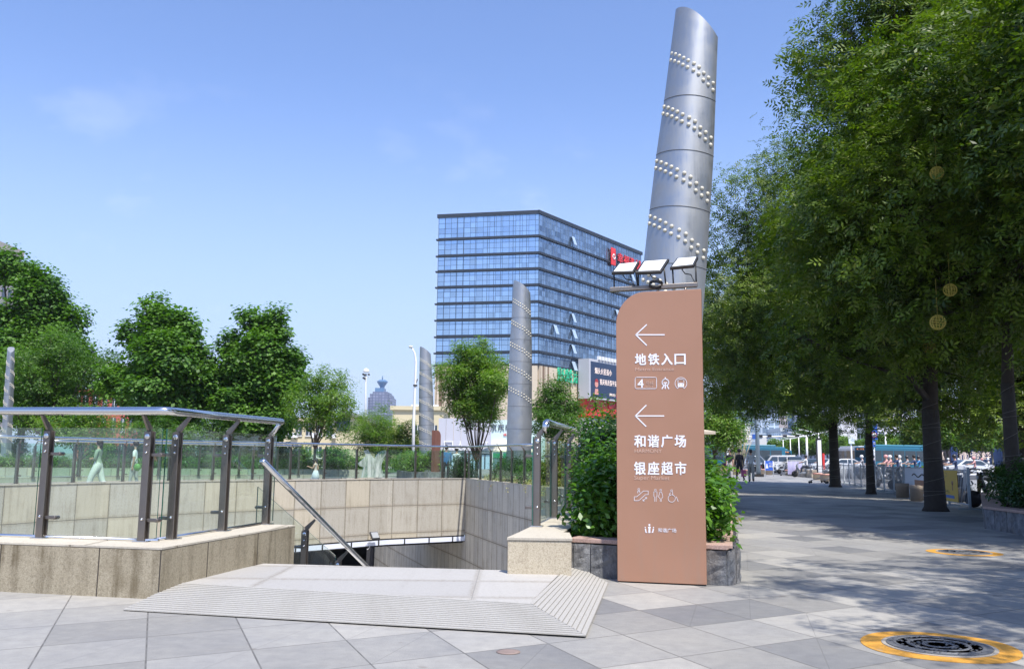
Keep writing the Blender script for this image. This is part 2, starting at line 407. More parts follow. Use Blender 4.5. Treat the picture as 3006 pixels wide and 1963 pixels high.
def text(name, s, w, h, mat, parent, M, bold=0.0, depth=.004, fit=True):
    """lettering as a mesh filling the box w x h; M puts local XY on the sign face, origin at the lower left"""
    c = bpy.data.curves.new(name, 'FONT'); c.body = s; c.size = 1; c.resolution_u = 3
    c.offset = bold; c.extrude = .5
    c.offset = 0; t = bpy.data.objects.new(name, c); COL.objects.link(t)
    dg = bpy.context.evaluated_depsgraph_get(); me = bpy.data.meshes.new_from_object(t.evaluated_get(dg))
    bpy.data.objects.remove(t); bpy.data.curves.remove(c)
    n = len(me.vertices); a = np.zeros(n * 3); me.vertices.foreach_get('co', a); a = a.reshape(-1, 3)
    lo, hi = a.min(0), a.max(0)
    sc = [w / (hi[0] - lo[0]), h / (hi[1] - lo[1])] if fit else [h, h]
    a[:, 0] = (a[:, 0] - lo[0]) * sc[0]; a[:, 1] = (a[:, 1] - lo[1]) * sc[1]; a[:, 2] = np.where(a[:, 2] > 0, depth, 0.0005)
    if bold > .015:                          # heavier strokes: the outline laid over itself a few times
        bx_, by_ = w * bold * .62, h * bold * .55; nv = n; P0 = a.copy(); pg = [list(p.vertices) for p in me.polygons]; AV = []; FV = []
        for j, (ox, oy) in enumerate(((0, 0), (1, 1), (-1, 1), (1, -1), (-1, -1), (1, 0), (-1, 0), (0, 1), (0, -1))):
            q = P0.copy(); q[:, 0] = q[:, 0] * (1 - 2 * bx_ / w) + bx_ + ox * bx_; q[:, 1] = q[:, 1] * (1 - 2 * by_ / h) + by_ + oy * by_
            q[:, 2] += np.where(q[:, 2] > .001, j * .00006, 0); AV.append(q); FV += [[k + j * nv for k in f] for f in pg]
        a = np.concatenate(AV); me = bpy.data.meshes.new(name); me.from_pydata(a.tolist(), [], FV); n = len(a)
    Mn = np.array(M); a = a @ Mn[:3, :3].T + Mn[:3, 3]
    me.vertices.foreach_set('co', a.ravel()); me.materials.clear(); me.materials.append(mat); me.update(); me.name = name
    o = bpy.data.objects.new(name, me); COL.objects.link(o); o.parent = parent
    return o

# ------------------------------------------------------------------ foliage
def leaf_mesh(name, pts, mat, size, asp=.5, up=.6, seed=1, kind='leaf', outw=None, droop=0.0):
    """one mesh of separate leaves. kind 'leaf': pointed four-sided blade; 'spray': a pinnate leaf of seven leaflets"""
    rg = np.random.default_rng(seed); N = len(pts)
    nrm = rg.normal(size=(N, 3)); nrm /= np.linalg.norm(nrm, axis=1)[:, None]
    nrm[:, 2] = np.abs(nrm[:, 2]); nrm = nrm * (1 - up) + np.array([0, 0, up])
    if outw is not None: nrm += outw * .45
    nrm /= np.linalg.norm(nrm, axis=1)[:, None]
    t = rg.normal(size=(N, 3)); t[:, 2] -= droop; t -= nrm * (t * nrm).sum(1)[:, None]; t /= np.linalg.norm(t, axis=1)[:, None]
    b = np.cross(nrm, t)
    sz = size * rg.uniform(.65, 1.25, N)[:, None]
    if kind == 'spray':
        V_ = []
        for k in range(7):
            if k < 6: s_ = (k // 2) * .27 + .12; sd_ = 1 if k % 2 else -1; dr = t * .45 + b * sd_ * .9; base = pts + t * sz * s_
            else: dr = t; base = pts + t * sz * .75
            dr = dr / np.linalg.norm(dr, axis=1)[:, None]; q = np.cross(nrm, dr)
            tilt = nrm * rg.normal(0, .25, N)[:, None]
            l = sz * .40; w = l * .38
            V_.append(np.stack([base, base + dr * l * .5 + q * w * .5 + tilt * l * .3, base + dr * l + tilt * l, base + dr * l * .5 - q * w * .5 + tilt * l * .3], 1))
        v = np.stack(V_, 1).reshape(-1, 3)
    else:
        fold = nrm * sz * .10
        v = np.stack([pts - t * sz * .5, pts + b * sz * asp * .5 + fold - t * sz * .05, pts + t * sz * .55, pts - b * sz * asp * .5 + fold - t * sz * .05], 1).reshape(-1, 3)
    nf = len(v) // 4
    me = bpy.data.meshes.new(name); me.vertices.add(len(v)); me.vertices.foreach_set('co', v.ravel())
    me.loops.add(nf * 4); me.loops.foreach_set('vertex_index', np.arange(nf * 4, dtype=np.int32))
    me.polygons.add(nf); me.polygons.foreach_set('loop_start', np.arange(0, nf * 4, 4, dtype=np.int32))
    me.polygons.foreach_set('loop_total', np.full(nf, 4, dtype=np.int32))
    me.update(calc_edges=True); me.materials.append(mat)
    return me
def blob_points(blobs, ncl, per, sig, seed, shell=.55, flat=.7):
    rg = np.random.default_rng(seed); out = []; cen = []; ow = []
    w = np.array([b[3] * b[4] * b[5] for b in blobs]) ** .75; w = w / w.sum()
    for b, k in zip(blobs, (w * ncl).astype(int) + 2):
        d = rg.normal(size=(k, 3)); d /= np.linalg.norm(d, axis=1)[:, None]
        r = shell + (1 - shell) * rg.random(k) ** .6
        lump = 1 + .28 * np.sin(d[:, 0] * 4.1 + seed) * np.cos(d[:, 1] * 3.7 + d[:, 2] * 5)
        c = np.array(b[:3]) + d * np.array(b[3:6]) * (r * lump)[:, None]
        cen.append(c)
        for q, dd in zip(c, d):
            m = rg.integers(int(per * .6), int(per * 1.4) + 1); s = sig * rg.uniform(.6, 1.4)
            p = np.clip(rg.normal(size=(m, 3)), -1.7, 1.7) * np.array([s, s, s * flat]); out.append(q + p); ow.append(np.repeat(dd[None], m, 0))
    return np.concatenate(out), np.concatenate(cen), np.concatenate(ow)
def tree(name, label, base, blobs, mat, trunk_r=.16, fork=.35, ncl=260, per=60, sig=.4, size=.2, asp=.6, kind='leaf', group='trees round the plaza',
         seed=1, bark=None, limbs=3, up=.5, lean=(0, 0), twigs=5, cat='tree', shell=.5, droop=0.0, flat=.7):
    rg = random.Random(seed)
    e = empty(name, base, 0, label, cat, group)
    pts, cen, ow = blob_points(blobs, ncl, per, sig, seed, shell, flat)
    cr = bpy.data.objects.new('crown', leaf_mesh('crown', pts, mat, size, asp, up, seed, kind, ow, droop)); COL.objects.link(cr); cr.parent = e
    mb = MB(); zc = sum(b[2] for b in blobs) / len(blobs)
    fz = min(b[2] - b[5] for b in blobs) + .1 if fork is None else fork
    f = Vector((lean[0], lean[1], fz))
    mb.tube([(0, 0, -.05), (lean[0] * .1, lean[1] * .1, .12), (lean[0] * .5, lean[1] * .5, fz * .5), f], [trunk_r * 1.5, trunk_r * 1.1, trunk_r * .92, trunk_r * .85], 9)
    top = max(b[2] for b in blobs); big = kind == 'spray'; ends = []
    if big:                                   # a leader carries the limbs at different heights
        ld = [f, Vector((f.x + .15, f.y, fz + (top - fz) * .3)), Vector((f.x - .1, f.y + .1, fz + (top - fz) * .6)), Vector((f.x, f.y, top * .92))]
        mb.tube([f - Vector((0, 0, .2))] + ld[1:], [trunk_r * .84, trunk_r * .55, trunk_r * .3, trunk_r * .08], 8)
    f0 = f
    for i, b in enumerate(blobs):
        c = Vector(b[:3])
        if big:
            hd = math.hypot(c.x - f0.x, c.y - f0.y); zs_ = min(max(fz - .2, c.z - .75 * hd), fz + (top - fz) * .75); near = [q for q in ends if (q - c).length < 1.0 * hd and q.z < c.z + .6]
            if near and i > 5: f = min(near, key=lambda q: (q - c).length)
            else: f = Vector((f0.x, f0.y, zs_))
            ends.append(f.lerp(c, .5))
        m1 = f.lerp(c, .45) + Vector((rg.uniform(-.2, .2), rg.uniform(-.2, .2), -.1 * (c - f).length * .5))
        r0 = trunk_r * (.62 if not big else .44 if (f - f0).xy.length < .01 else .26) * min(1, (b[3] / 2.0) ** .4)
        mb.tube([f - Vector((0, 0, .1)), m1, c], [r0, r0 * .7, r0 * .38], 6)
        idx = [k for k in range(len(cen)) if (Vector(cen[k]) - c).length < max(b[3:6]) * 1.15]
        rg.shuffle(idx)
        for k in idx[:twigs]:
            q = Vector(cen[k]); st = m1.lerp(c, rg.uniform(.3, 1)); mid = st.lerp(q, .5) + Vector((rg.uniform(-.2, .2), rg.uniform(-.2, .2), rg.uniform(-.15, .1)))
            mb.tube([st, mid, q], [r0 * .34, r0 * .2, r0 * .07], 5)
    mb.build('trunk', bark or M_bark, e)
    return e
def shrub(name, label, base, r, mat, size=.07, ncl=90, per=50, sig=.09, seed=3, cat='shrub', group='shrubs', asp=.55, z0=0, kind='leaf', up=.35, n=6):
    e = empty(name, base, 0, label, cat, group); rg = random.Random(seed); bl = []
    for i in range(n):
        a = 2 * PI * i / max(1, n - 1); k = 0 if i == 0 else rg.uniform(.3, .5)
        bl.append((math.cos(a) * r[0] * k, math.sin(a) * r[1] * k, z0 + r[2] * (1.0 if i == 0 else rg.uniform(.75, 1.05)), r[0] * rg.uniform(.45, .65), r[1] * rg.uniform(.45, .65), r[2] * rg.uniform(.7, .95)))
    pts, cen, ow = blob_points(bl, ncl, per, sig, seed, .35)
    k = pts[:, 2] > .02; pts, ow = pts[k], ow[k]
    o = bpy.data.objects.new('foliage', leaf_mesh('foliage', pts, mat, size, asp, up, seed, kind, ow)); COL.objects.link(o); o.parent = e
    mb = MB()
    for i in range(7): mb.tube([(rg.uniform(-.05, .05), rg.uniform(-.05, .05), -.02), tuple(Vector(cen[rg.randrange(len(cen))]) * .7)], [.014, .005], 5)
    mb.build('stem', M_bark, e)
    return e

# ================================================================== shared materials
M_bark = simple("bark", (.075, .058, .042), .9, vary=.35, scale=14, bump=.8)
M_bark_l = simple("pale_bark", (.25, .22, .17), .9, vary=.3, scale=8, bump=.5)
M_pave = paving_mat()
M_step = granite_mat("landing_granite", (.37, .36, .34), (.445, .433, .41), 1.9, .95, joint=(.27, .26, .24), stain=.08, u0=.3, v0=.25, jt=.006, speck=.4)
M_far = granite_mat("panel_granite", (.40, .37, .31), (.53, .50, .43), 1.0, .955, stain=.30, warm=(.50, .43, .31), u0=.0, v0=.535 - .005)
M_side = granite_mat("side_granite", (.42, .395, .345), (.52, .495, .435), .62, 1.0, stain=.5, u0=.1, v0=.55, jt=.012)
M_kerb = granite_mat("kerb_granite", (.25, .212, .14), (.42, .37, .275), stain=.85, streak=6, speck=1.0)
M_coping = granite_mat("coping_granite", (.42, .38, .30), (.54, .50, .42), 1.12, 4.0, stain=.12, u0=.28, v0=1.0, jt=.007, speck=.6)
M_block = granite_mat("block_granite", (.36, .30, .215), (.56, .50, .38), stain=.22)
M_steel = steel_mat("polished_steel", (.70, .70, .70), .16, dirt=.15)
M_brush = steel_mat("brushed_steel", (.26, .23, .205), .42, brush=.1, dirt=.5)
M_dark_steel = simple("dark_steel", (.045, .04, .036), .45, .6)
M_glass = glass_mat("rail_glass", (.87, .95, .905), 1.0, .06)
M_glass_far = glass_mat("green_rail_glass", (.68, .86, .75), .9, .03)
M_glass_edge = simple("glass_edge", (.02, .10, .075), .1, spec=.8)
M_frost = glass_mat("shattered_glass", (.70, .85, .82), .6, .55)
M_zinc = steel_mat("brushed_zinc", (.41, .425, .44), .46, metal=.85, brush=.12, dirt=.25)
M_seam = simple("seam", (.12, .12, .12), .6, .4)
M_stud = simple("cream_stud", (.60, .56, .45), .4)
M_white = simple("white_paint", (.78, .78, .78), .45, vary=.05)
M_black = simple("black_metal", (.018, .018, .02), .45)
M_rubber = simple("rubber", (.02, .02, .02), .85)
M_asphalt = simple("asphalt", (.055, .056, .058), .85, vary=.2, scale=3)
M_red = simple("red_panel", (.60, .035, .03), .5, vary=.12, scale=.4)
M_copper = steel_mat("copper_brown", (.22, .09, .06), .45, metal=.25, dirt=.12)
M_leafD = leaf_mat("plane_leaf", (.030, .095, .013), (.14, .275, .032), .32, .55)
M_leafA = leaf_mat("pagoda_leaf", (.016, .046, .005), (.175, .255, .020), .30, .5, (.19, .20, .05))  # wide dark-to-yellow range paints in shaded depths and sunlit clumps
M_leafB = leaf_mat("young_leaf", (.050, .125, .016), (.185, .30, .042), .40, .45, (.24, .25, .06))
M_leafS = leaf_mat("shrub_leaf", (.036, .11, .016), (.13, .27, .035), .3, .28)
M_leafY = leaf_mat("ochre_leaf", (.10, .13, .018), (.26, .25, .045), .35, .4)
M_leafP = leaf_mat("pale_leaf", (.34, .34, .16), (.55, .45, .28), .35, .4, (.55, .22, .15))
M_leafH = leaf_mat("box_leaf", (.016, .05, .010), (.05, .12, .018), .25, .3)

# ================================================================== the ground
PIT = [(-9.0, 9.56), (-3.35, 8.32), (-2.985, 10.25), (-2.43, 10.22), (-2.56, 9.45), (.02, 9.08), (2.12, 20.3),
       (-1.66, 33.48), (-4.32, 31.71), (-6.64, 29.22), (-9.16, 26.87), (-11.04, 24.29), (-12.32, 21.7), (-13.4, 19.0), (-13.6, 14.0)]
def sheet(name, outer, z, mat, holes=()):
    loops = [[Vector((p[0], p[1], 0)) for p in outer]] + [[Vector((p[0], p[1], 0)) for p in h] for h in holes]
    flat = [p for l in loops for p in l]; mb = MB(); fs = []
    for a in tessellate_polygon(loops):
        a = list(a)
        if (flat[a[1]] - flat[a[0]]).cross(flat[a[2]] - flat[a[0]]).z < 0: a = a[::-1]
        fs.append(a)
    mb.add([(p.x, p.y, z) for p in flat], fs, [[(flat[k].x, flat[k].y) for k in f] for f in fs])
    return tag(mb.build(name, mat), kind='structure')
PIT2 = [(-5.3, 39.6), (-7.75, 37.5), (-10.1, 35.2), (-12.65, 32.85), (-14.6, 30.2), (-15.9, 27.5), (-24, 31), (-27, 45.4), (-14, 49.7), (-7.9, 51.7), (-7.3, 51.6), (-3.75, 40.2)]
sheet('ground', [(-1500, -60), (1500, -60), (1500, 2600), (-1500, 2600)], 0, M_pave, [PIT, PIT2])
sheet('road', [(22, 62), (60, 64), (1200, 300), (1200, 420), (60, 245), (-30, 230), (-30, 215), (26, 150)], .004, M_asphalt)

sheet('lawn', [(-95, 52), (-9, 58), (-8, 88), (-60, 104), (-110, 100)], .004, simple('lawn_green', (.045, .10, .02), .95, vary=.4, scale=2))
# landing slab and the ribbed ramp in front of it
LZ = .085
c0, c1, c2 = Vector((-2.93, 7.62, 0)), Vector((-2.56, 9.45, 0)), Vector((.02, 9.08, 0))
r0, r1, r2 = G(360, 1792), G(1720, 1873), G(1797, 1735)
t0, t1, t2 = G(500, 1735, LZ), G(1555, 1770, LZ), G(1655, 1670, LZ)
wl_ = Vector((-2.99, 7.32, .0))
mb = MB()
seg2pt = lambda Y: Vector((-2.92 + .1877 * (Y - 7.61), Y, 0))
q0 = seg2pt(8.0)
land = [(q0.x - .05, q0.y), (t1.x, t1.y), (t2.x, t2.y), (t2.x + .12, t2.y + .5), (.03, 9.10), (c1.x, c1.y)]
mb.prism(land, .001, LZ)
tag(mb.build('entrance_landing', M_step, bevel=.006, seg=1), kind='structure')
def ribbed(name, near0, near1, far0, far1, nrib):
    """a ramp of raised stone ribs running along its length"""
    mb = MB()
    mb.cur = 1; mb.add([near0, near1, far1, far0], [(0, 1, 2, 3)], [[(0, 0), (2, 0), (2, 1), (0, 1)]]); mb.cur = 0
    for i in range(nrib):
        a, b = (i + .24) / nrib, (i + .76) / nrib
        p = [near0.lerp(far0, a), near1.lerp(far1, a), near1.lerp(far1, b), near0.lerp(far0, b)]
        up = Vector((0, 0, .005)); vs = p + [q + up for q in p]
        mb.add(vs, [(4, 5, 6, 7), (0, 1, 5, 4), (3, 7, 6, 2), (0, 4, 7, 3), (1, 2, 6, 5)])
    return tag(mb.build(name, [M_rib, M_groove]), kind='structure')
M_groove = simple('groove_floor', (.25, .24, .215), .9)  # darker floor between the ribs so their lines show
M_rib = granite_mat("rib_granite", (.345, .335, .31), (.425, .412, .385), stain=.35, speck=.5)
zz = lambda v, z: Vector((v.x, v.y, z))
ribbed('entrance_ramp', zz(r0, .006), zz(r1, .014), zz(q0 - Vector((.05, 0, 0)), LZ), zz(t1, LZ), 16)
mb = MB()
A0, A1, B0, B1 = zz(r1, .014), zz(r2 + Vector((.02, .5, 0)), .006), zz(t1, LZ), zz(t2 + Vector((.12, .5, 0)), LZ)
for i in range(13):
    a, b = (i + .10) / 13, (i + .90) / 13; up = Vector((0, 0, .006))
    p = [A0.lerp(B0, a), A1.lerp(B1, a), A1.lerp(B1, b), A0.lerp(B0, b)]; vs = p + [q + up for q in p]
    mb.cur = 0; mb.add(vs, [(4, 5, 6, 7), (0, 1, 5, 4), (3, 7, 6, 2), (0, 4, 7, 3), (1, 2, 6, 5)])
    c, d = i / 13, (i + 1) / 13; mb.cur = 1; mb.add([A0.lerp(B0, c), A1.lerp(B1, c), A1.lerp(B1, d), A0.lerp(B0, d)], [(0, 1, 2, 3)])
mb.cur = 0
tag(mb.build('entrance_side_ramp', [M_rib, M_groove]), kind='structure')

# ================================================================== pit walls
def offs(pts, d):
    out = []
    for i, p in enumerate(pts):
        a = Vector(pts[max(i - 1, 0)][:2]); b = Vector(pts[min(i + 1, len(pts) - 1)][:2]); t = (b - a).normalized()
        out.append((p[0] - t.y * d, p[1] + t.x * d))
    return out
def wall_mesh(pts, th, z0, z1, name, mat, parent=None, **k):
    """upright wall along pts, thickness th to the left of the walking direction"""
    mb = MB(); o = offs(pts, th); n = len(pts); d = 0; ds = [0]
    for i in range(n - 1): d += math.hypot(pts[i + 1][0] - pts[i][0], pts[i + 1][1] - pts[i][1]); ds.append(d)
    for i in range(n - 1):
        p, q, r, s = pts[i], pts[i + 1], o[i + 1], o[i]; u0, u1 = ds[i], ds[i + 1]
        mb.add([(p[0], p[1], z0), (q[0], q[1], z0), (q[0], q[1], z1), (p[0], p[1], z1)], [(0, 1, 2, 3)], [[(u0, z0), (u1, z0), (u1, z1), (u0, z1)]])
        mb.add([(s[0], s[1], z0), (r[0], r[1], z0), (r[0], r[1], z1), (s[0], s[1], z1)], [(3, 2, 1, 0)], [[(u0, z1), (u1, z1), (u1, z0), (u0, z0)]])
        mb.add([(p[0], p[1], z1), (q[0], q[1], z1), (r[0], r[1], z1), (s[0], s[1], z1)], [(0, 1, 2, 3)], [[(u0, 0), (u1, 0), (u1, th), (u0, th)]])
        mb.add([(p[0], p[1], z0), (q[0], q[1], z0), (r[0], r[1], z0), (s[0], s[1], z0)], [(3, 2, 1, 0)], [[(u0, 0), (u1, 0), (u1, th), (u0, th)]])
    for i, sgn in ((0, 1), (n - 1, -1)):
        p, s = pts[i], o[i]; v = [(p[0], p[1], z0), (p[0], p[1], z1), (s[0], s[1], z1), (s[0], s[1], z0)]
        f = (0, 1, 2, 3) if sgn > 0 else (3, 2, 1, 0)
        uu = [(ds[i], z0), (ds[i], z1), (ds[i] + th, z1), (ds[i] + th, z0)]
        mb.add(v, [f], [uu if sgn > 0 else uu[::-1]])
    return mb.build(name, mat, parent, **k)
far_pts = [(-13.4, 19.0), (-12.32, 21.7), (-11.04, 24.29), (-9.16, 26.87), (-6.64, 29.22), (-4.32, 31.71), (-1.66, 33.48)][::-1]
dirR = Vector((-.328, 1, 0)).normalized()
e = empty('sunken_court_wall', (0, 0, 0), 0, 'long beige granite panel wall on the far side of the sunken stairwell, white band beneath', 'wall')
w = wall_mesh(far_pts, -.35, -1.65, .395, 'stone_face', M_far, e)
c = wall_mesh(offs(far_pts, .02), -.40, .395, .425, 'coping', M_coping, e)
bandpts = offs(far_pts, -.05)
wall_mesh(bandpts, -.2, -1.70, -1.65, 'shadow_gap', M_black, e)
wall_mesh(offs(far_pts, -.01), -.2, -1.86, -1.70, 'white_band', simple("band_white", (.72, .76, .86), .4), e)
def on_wall(px, py, off=.05):
    pts = far_pts
    for a, b in zip(pts[:-1], pts[1:]):
        d = Vector((b[0] - a[0], b[1] - a[1], 0)); L_ = d.length; d.normalize(); n_ = Vector((-d.y, d.x, 0))
        if n_.dot(-Vector((a[0], a[1], 0))) < 0: n_ = -n_
        q = Vector((a[0], a[1], 0)) + n_ * off; v = V(px, py, q, d); s_ = (Vector((v.x, v.y, 0)) - q).dot(d)
        if -.03 <= s_ <= L_ + .03: return v, d, n_
for px, py in ((690, 1612), (778, 1605), (868, 1600), (947, 1594), (1032, 1588), (1112, 1582), (1188, 1577), (1260, 1572), (1329, 1567)):
    r_ = on_wall(px, py, .015)
    if r_:
        v, d, n_ = r_; M_ = frame(Vector((v.x, v.y, 0)), d); mb = MB(); mb.box((-.016, -.02, -1.862), (.016, .02, -1.698), M_); mb.build('band_joint', M_black, e)
v, d, n_ = on_wall(1088, 1574, .05); fl_ = empty('floodlight', (v.x, v.y, v.z), math.atan2(d.y, d.x), 'small square floodlight fixed to the white band over the underpass', 'light fitting')
sg_ = 1 if (Matrix.Rotation(-math.atan2(d.y, d.x), 3, 'Z') @ n_).y > 0 else -1
mb = MB(); M_ = Matrix.Translation((0, .22 * sg_, .05)) @ Matrix.Rotation(R_(-35) * -sg_, 4, 'X'); mb.cbox((0, 0, 0), (.34, .05, .28), M_); mb.build('lamp_head', M_black, fl_, bevel=.01)
mb = MB(); mb.cbox((0, .032 * sg_, 0), (.28, .01, .22), M_); mb.build('lens', simple('lens_grey', (.35, .36, .36), .2), fl_)
mb = MB(); mb.tube([(0, 0, -.05), (0, .2 * sg_, 0)], .015, 5); mb.build('bracket', M_dark_steel, fl_)
mb = MB(); mb.tube([(.12 + .09 * math.cos(t), 0, -.30 + .12 * math.sin(t)) for t in [i * .5 for i in range(11)]], .008, 5); mb.build('loose_cable', M_white, fl_)
# right-hand wall
near_pt, corner = (2.12, 20.3), (-1.66, 33.48)
deep = (corner[0] - .328 * 19, corner[1] + 19)
e = empty('stairwell_side_wall', (0, 0, 0), 0, 'shaded grey granite wall with narrow upright panels running down into the underpass', 'wall')
wall_mesh([near_pt, corner], -.4, -6.2, .395, 'stone_face', M_side, e)
wall_mesh([(2.13, 20.3), (-1.65, 33.48)], -.45, .395, .425, 'coping', M_coping, e)
wall_mesh([corner, deep], -.4, -6.2, -1.9, 'lower_face', M_side, e)
wall_mesh([(-3.72, 39.75), deep], -.4, -1.89, -.01, 'upper_face', M_side, e)
# flank wall under the right-hand parapet
e = empty('stairwell_flank_wall', (0, 0, 0), 0, 'granite wall beside the stairs below the right-hand glass parapet', 'wall')
wall_mesh([(.02, 9.08), (2.12, 20.3)], -.4, -6.2, -.01, 'stone_face', M_side, e)
# underpass shell and floor
mb = MB(); mb.box((-30, 8.6, -6.4), (6, 62, -6.2)); tag(mb.build('stairwell_floor', simple("court_floor", (.58, .56, .52), .8, vary=.1)), kind='structure')
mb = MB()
M_dark = simple("underpass_dark", (.03, .03, .035), .9)  # darkness of the unlit passage put into the colour
bridge = [(-1.5, 33.9), (-3.7, 39.9), (-5.3, 39.5), (-7.75, 37.4), (-10.1, 35.1), (-12.65, 32.75), (-14.6, 30.1), (-15.9, 27.4), (-17, 24), (-14.0, 19.2)] + [(p[0] - .25, p[1] + .25) for p in far_pts[::-1][1:-1]]
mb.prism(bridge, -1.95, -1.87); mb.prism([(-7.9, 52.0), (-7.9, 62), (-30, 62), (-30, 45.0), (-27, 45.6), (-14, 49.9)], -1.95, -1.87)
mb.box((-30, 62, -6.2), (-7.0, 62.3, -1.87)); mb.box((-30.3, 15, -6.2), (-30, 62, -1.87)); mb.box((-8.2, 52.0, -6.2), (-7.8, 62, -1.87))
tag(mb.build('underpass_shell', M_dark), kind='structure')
tag(wall_mesh([(-24, 31), (-27, 45.4), (-14, 49.7), (-7.6, 51.8)], .3, -1.86, -.012, 'second_court_wall', M_far), 'upper lining of the second sunken opening behind the walkway', 'wall')
tag(wall_mesh([(-5.3, 39.6), (-7.75, 37.5), (-10.1, 35.2), (-12.65, 32.85), (-14.6, 30.2), (-15.9, 27.5), (-24, 31)], .15, -1.86, -.012, 'walkway_edge_wall', M_far), 'rear edge wall of the walkway bridge, facing the second opening', 'wall')
mb = MB(); wall_mesh([(-13.6, 14.0), (-9.0, 9.56), (-3.35, 8.32), (-2.985, 10.25), (-2.43, 10.22), (-2.56, 9.45), (.02, 9.08)], -.12, -6.2, -.012, 'stairwell_near_wall', M_side)
tag(bpy.data.objects['stairwell_near_wall'], 'granite lining of the stairwell below the near kerb and landing', 'wall')
tag(wall_mesh([(-12.32, 21.7), (-13.4, 19.0), (-13.6, 14.0)], -.3, -6.2, .42, 'stairwell_end_wall', M_far), 'short end wall of the sunken court at the far left', 'wall')
# stairs
mb = MB(); dS = Vector((.184, .983, 0)); N_ = 32
for i in range(N_):
    p = Vector((-2.5, 9.5, 0)) + dS * (.3 * i + .02); q = Vector((.05, 9.12, 0)) + dS * (.3 * i + .02); zt = LZ - .155 * (i + 1)
    a = [p, q, q + dS * .3, p + dS * .3]
    mb.add([(v.x, v.y, -6.2) for v in a] + [(v.x, v.y, zt) for v in a], [(4, 5, 6, 7), (0, 1, 5, 4), (1, 2, 6, 5), (2, 3, 7, 6), (3, 0, 4, 7)])
tag(mb.build('stairway', M_rib), 'stone stairs going down from the landing into the underpass', 'stairs')

# near kerb walls that carry the railings
def lineY(p, d, s): return (p[0] + d[0] * s, p[1] + d[1] * s)
D1 = Vector((.977, -.214, 0)).normalized(); D2 = Vector((.1845, .983, 0)).normalized()
K = (-2.92, 7.61)
M_dirt = simple('joint_dirt', (.06, .05, .04), .9)
e = empty('granite_kerb_wall', (0, 0, 0), 0, 'low water-stained brown granite wall in the left foreground, turning the corner towards the stairs', 'wall')
s1a = lineY(K, (-D1.x, -D1.y), 6.2)
n1 = Vector((-D1.y, D1.x, 0)); n2 = Vector((-D2.y, D2.x, 0))       # inward normals
s2b = lineY(K, D2, 2.66)
ws1 = .58; ws2 = .55
Ki = (-3.35, 8.32)
s1ai = (s1a[0] + n1.x * ws1, s1a[1] + n1.y * ws1); s2bi = (s2b[0] + n2.x * ws2, s2b[1] + n2.y * ws2)
mb = MB(); mb.prism([s1a, K, s2b, s2bi, Ki, s1ai], -.01, .398); o = mb.build('stone_body', M_kerb, e)
ov = .002
co_ = [(s1a[0] - n1.x * ov, s1a[1] - n1.y * ov), (K[0] + .0025, K[1] - .003), (s2b[0] - n2.x * ov + D2.x * ov, s2b[1] - n2.y * ov + D2.y * ov), (s2bi[0] + D2.x * ov, s2bi[1] + D2.y * ov), Ki, s1ai]
mb = MB(); mb.prism([tuple(Vector(p_).lerp(Vector((-3.2, 8.0)), .004)) for p_ in [s1a, K, s2b, s2bi, Ki, s1ai]], .398, .403); mb.build('joint', M_dirt, e)
for s_, D_, n_ in ((-.588, D1, -n1), (-1.568, D1, -n1), (-2.55, D1, -n1), (.76, D2, -n2), (1.755, D2, -n2), (-.003, D1, -n1)):
    M_ = frame(Vector((K[0], K[1], 0)) + D_ * s_ + n_ * .001, D_); mb = MB(); mb.box((-.0045, -.0025, 0), (.0045, .002, .398), M_); mb.build('upright_joint', M_dirt, e)
mb = MB(); mb.prism(co_, .403, .42); mb.build('coping', M_coping, e, bevel=.003, seg=2)
# right-hand block
e = empty('granite_parapet_block', (0, 0, 0), 0, 'speckled beige granite block at the right side of the stair entrance', 'block')
bl = [(-.02, 8.83), (.60, 8.80), (.60, 9.5), (1.02, 12.0), (2.7, 21.2), (2.15, 20.3)]
mb = MB(); mb.prism([(-.02, 8.83), (.60, 8.80), (.615, 9.46), (.10, 9.46)], -.01, .40); mb.build('block_body', M_block, e, bevel=.004)
mb = MB(); mb.prism([(-.028, 8.82), (.608, 8.79), (.625, 9.47), (.10, 9.47)], .403, .432); mb.build('coping', M_coping, e, bevel=.004)
mb = MB(); mb.prism([(.10, 9.48), (.56, 9.48), (2.6, 20.3), (2.12, 20.3)], -.01, .40); mb.build('rear_body', M_block, e)
mb = MB(); mb.prism([(.10, 9.49), (.56, 9.49), (2.6, 20.3), (2.12, 20.3)], .403, .43); mb.build('rear_coping', M_coping, e)

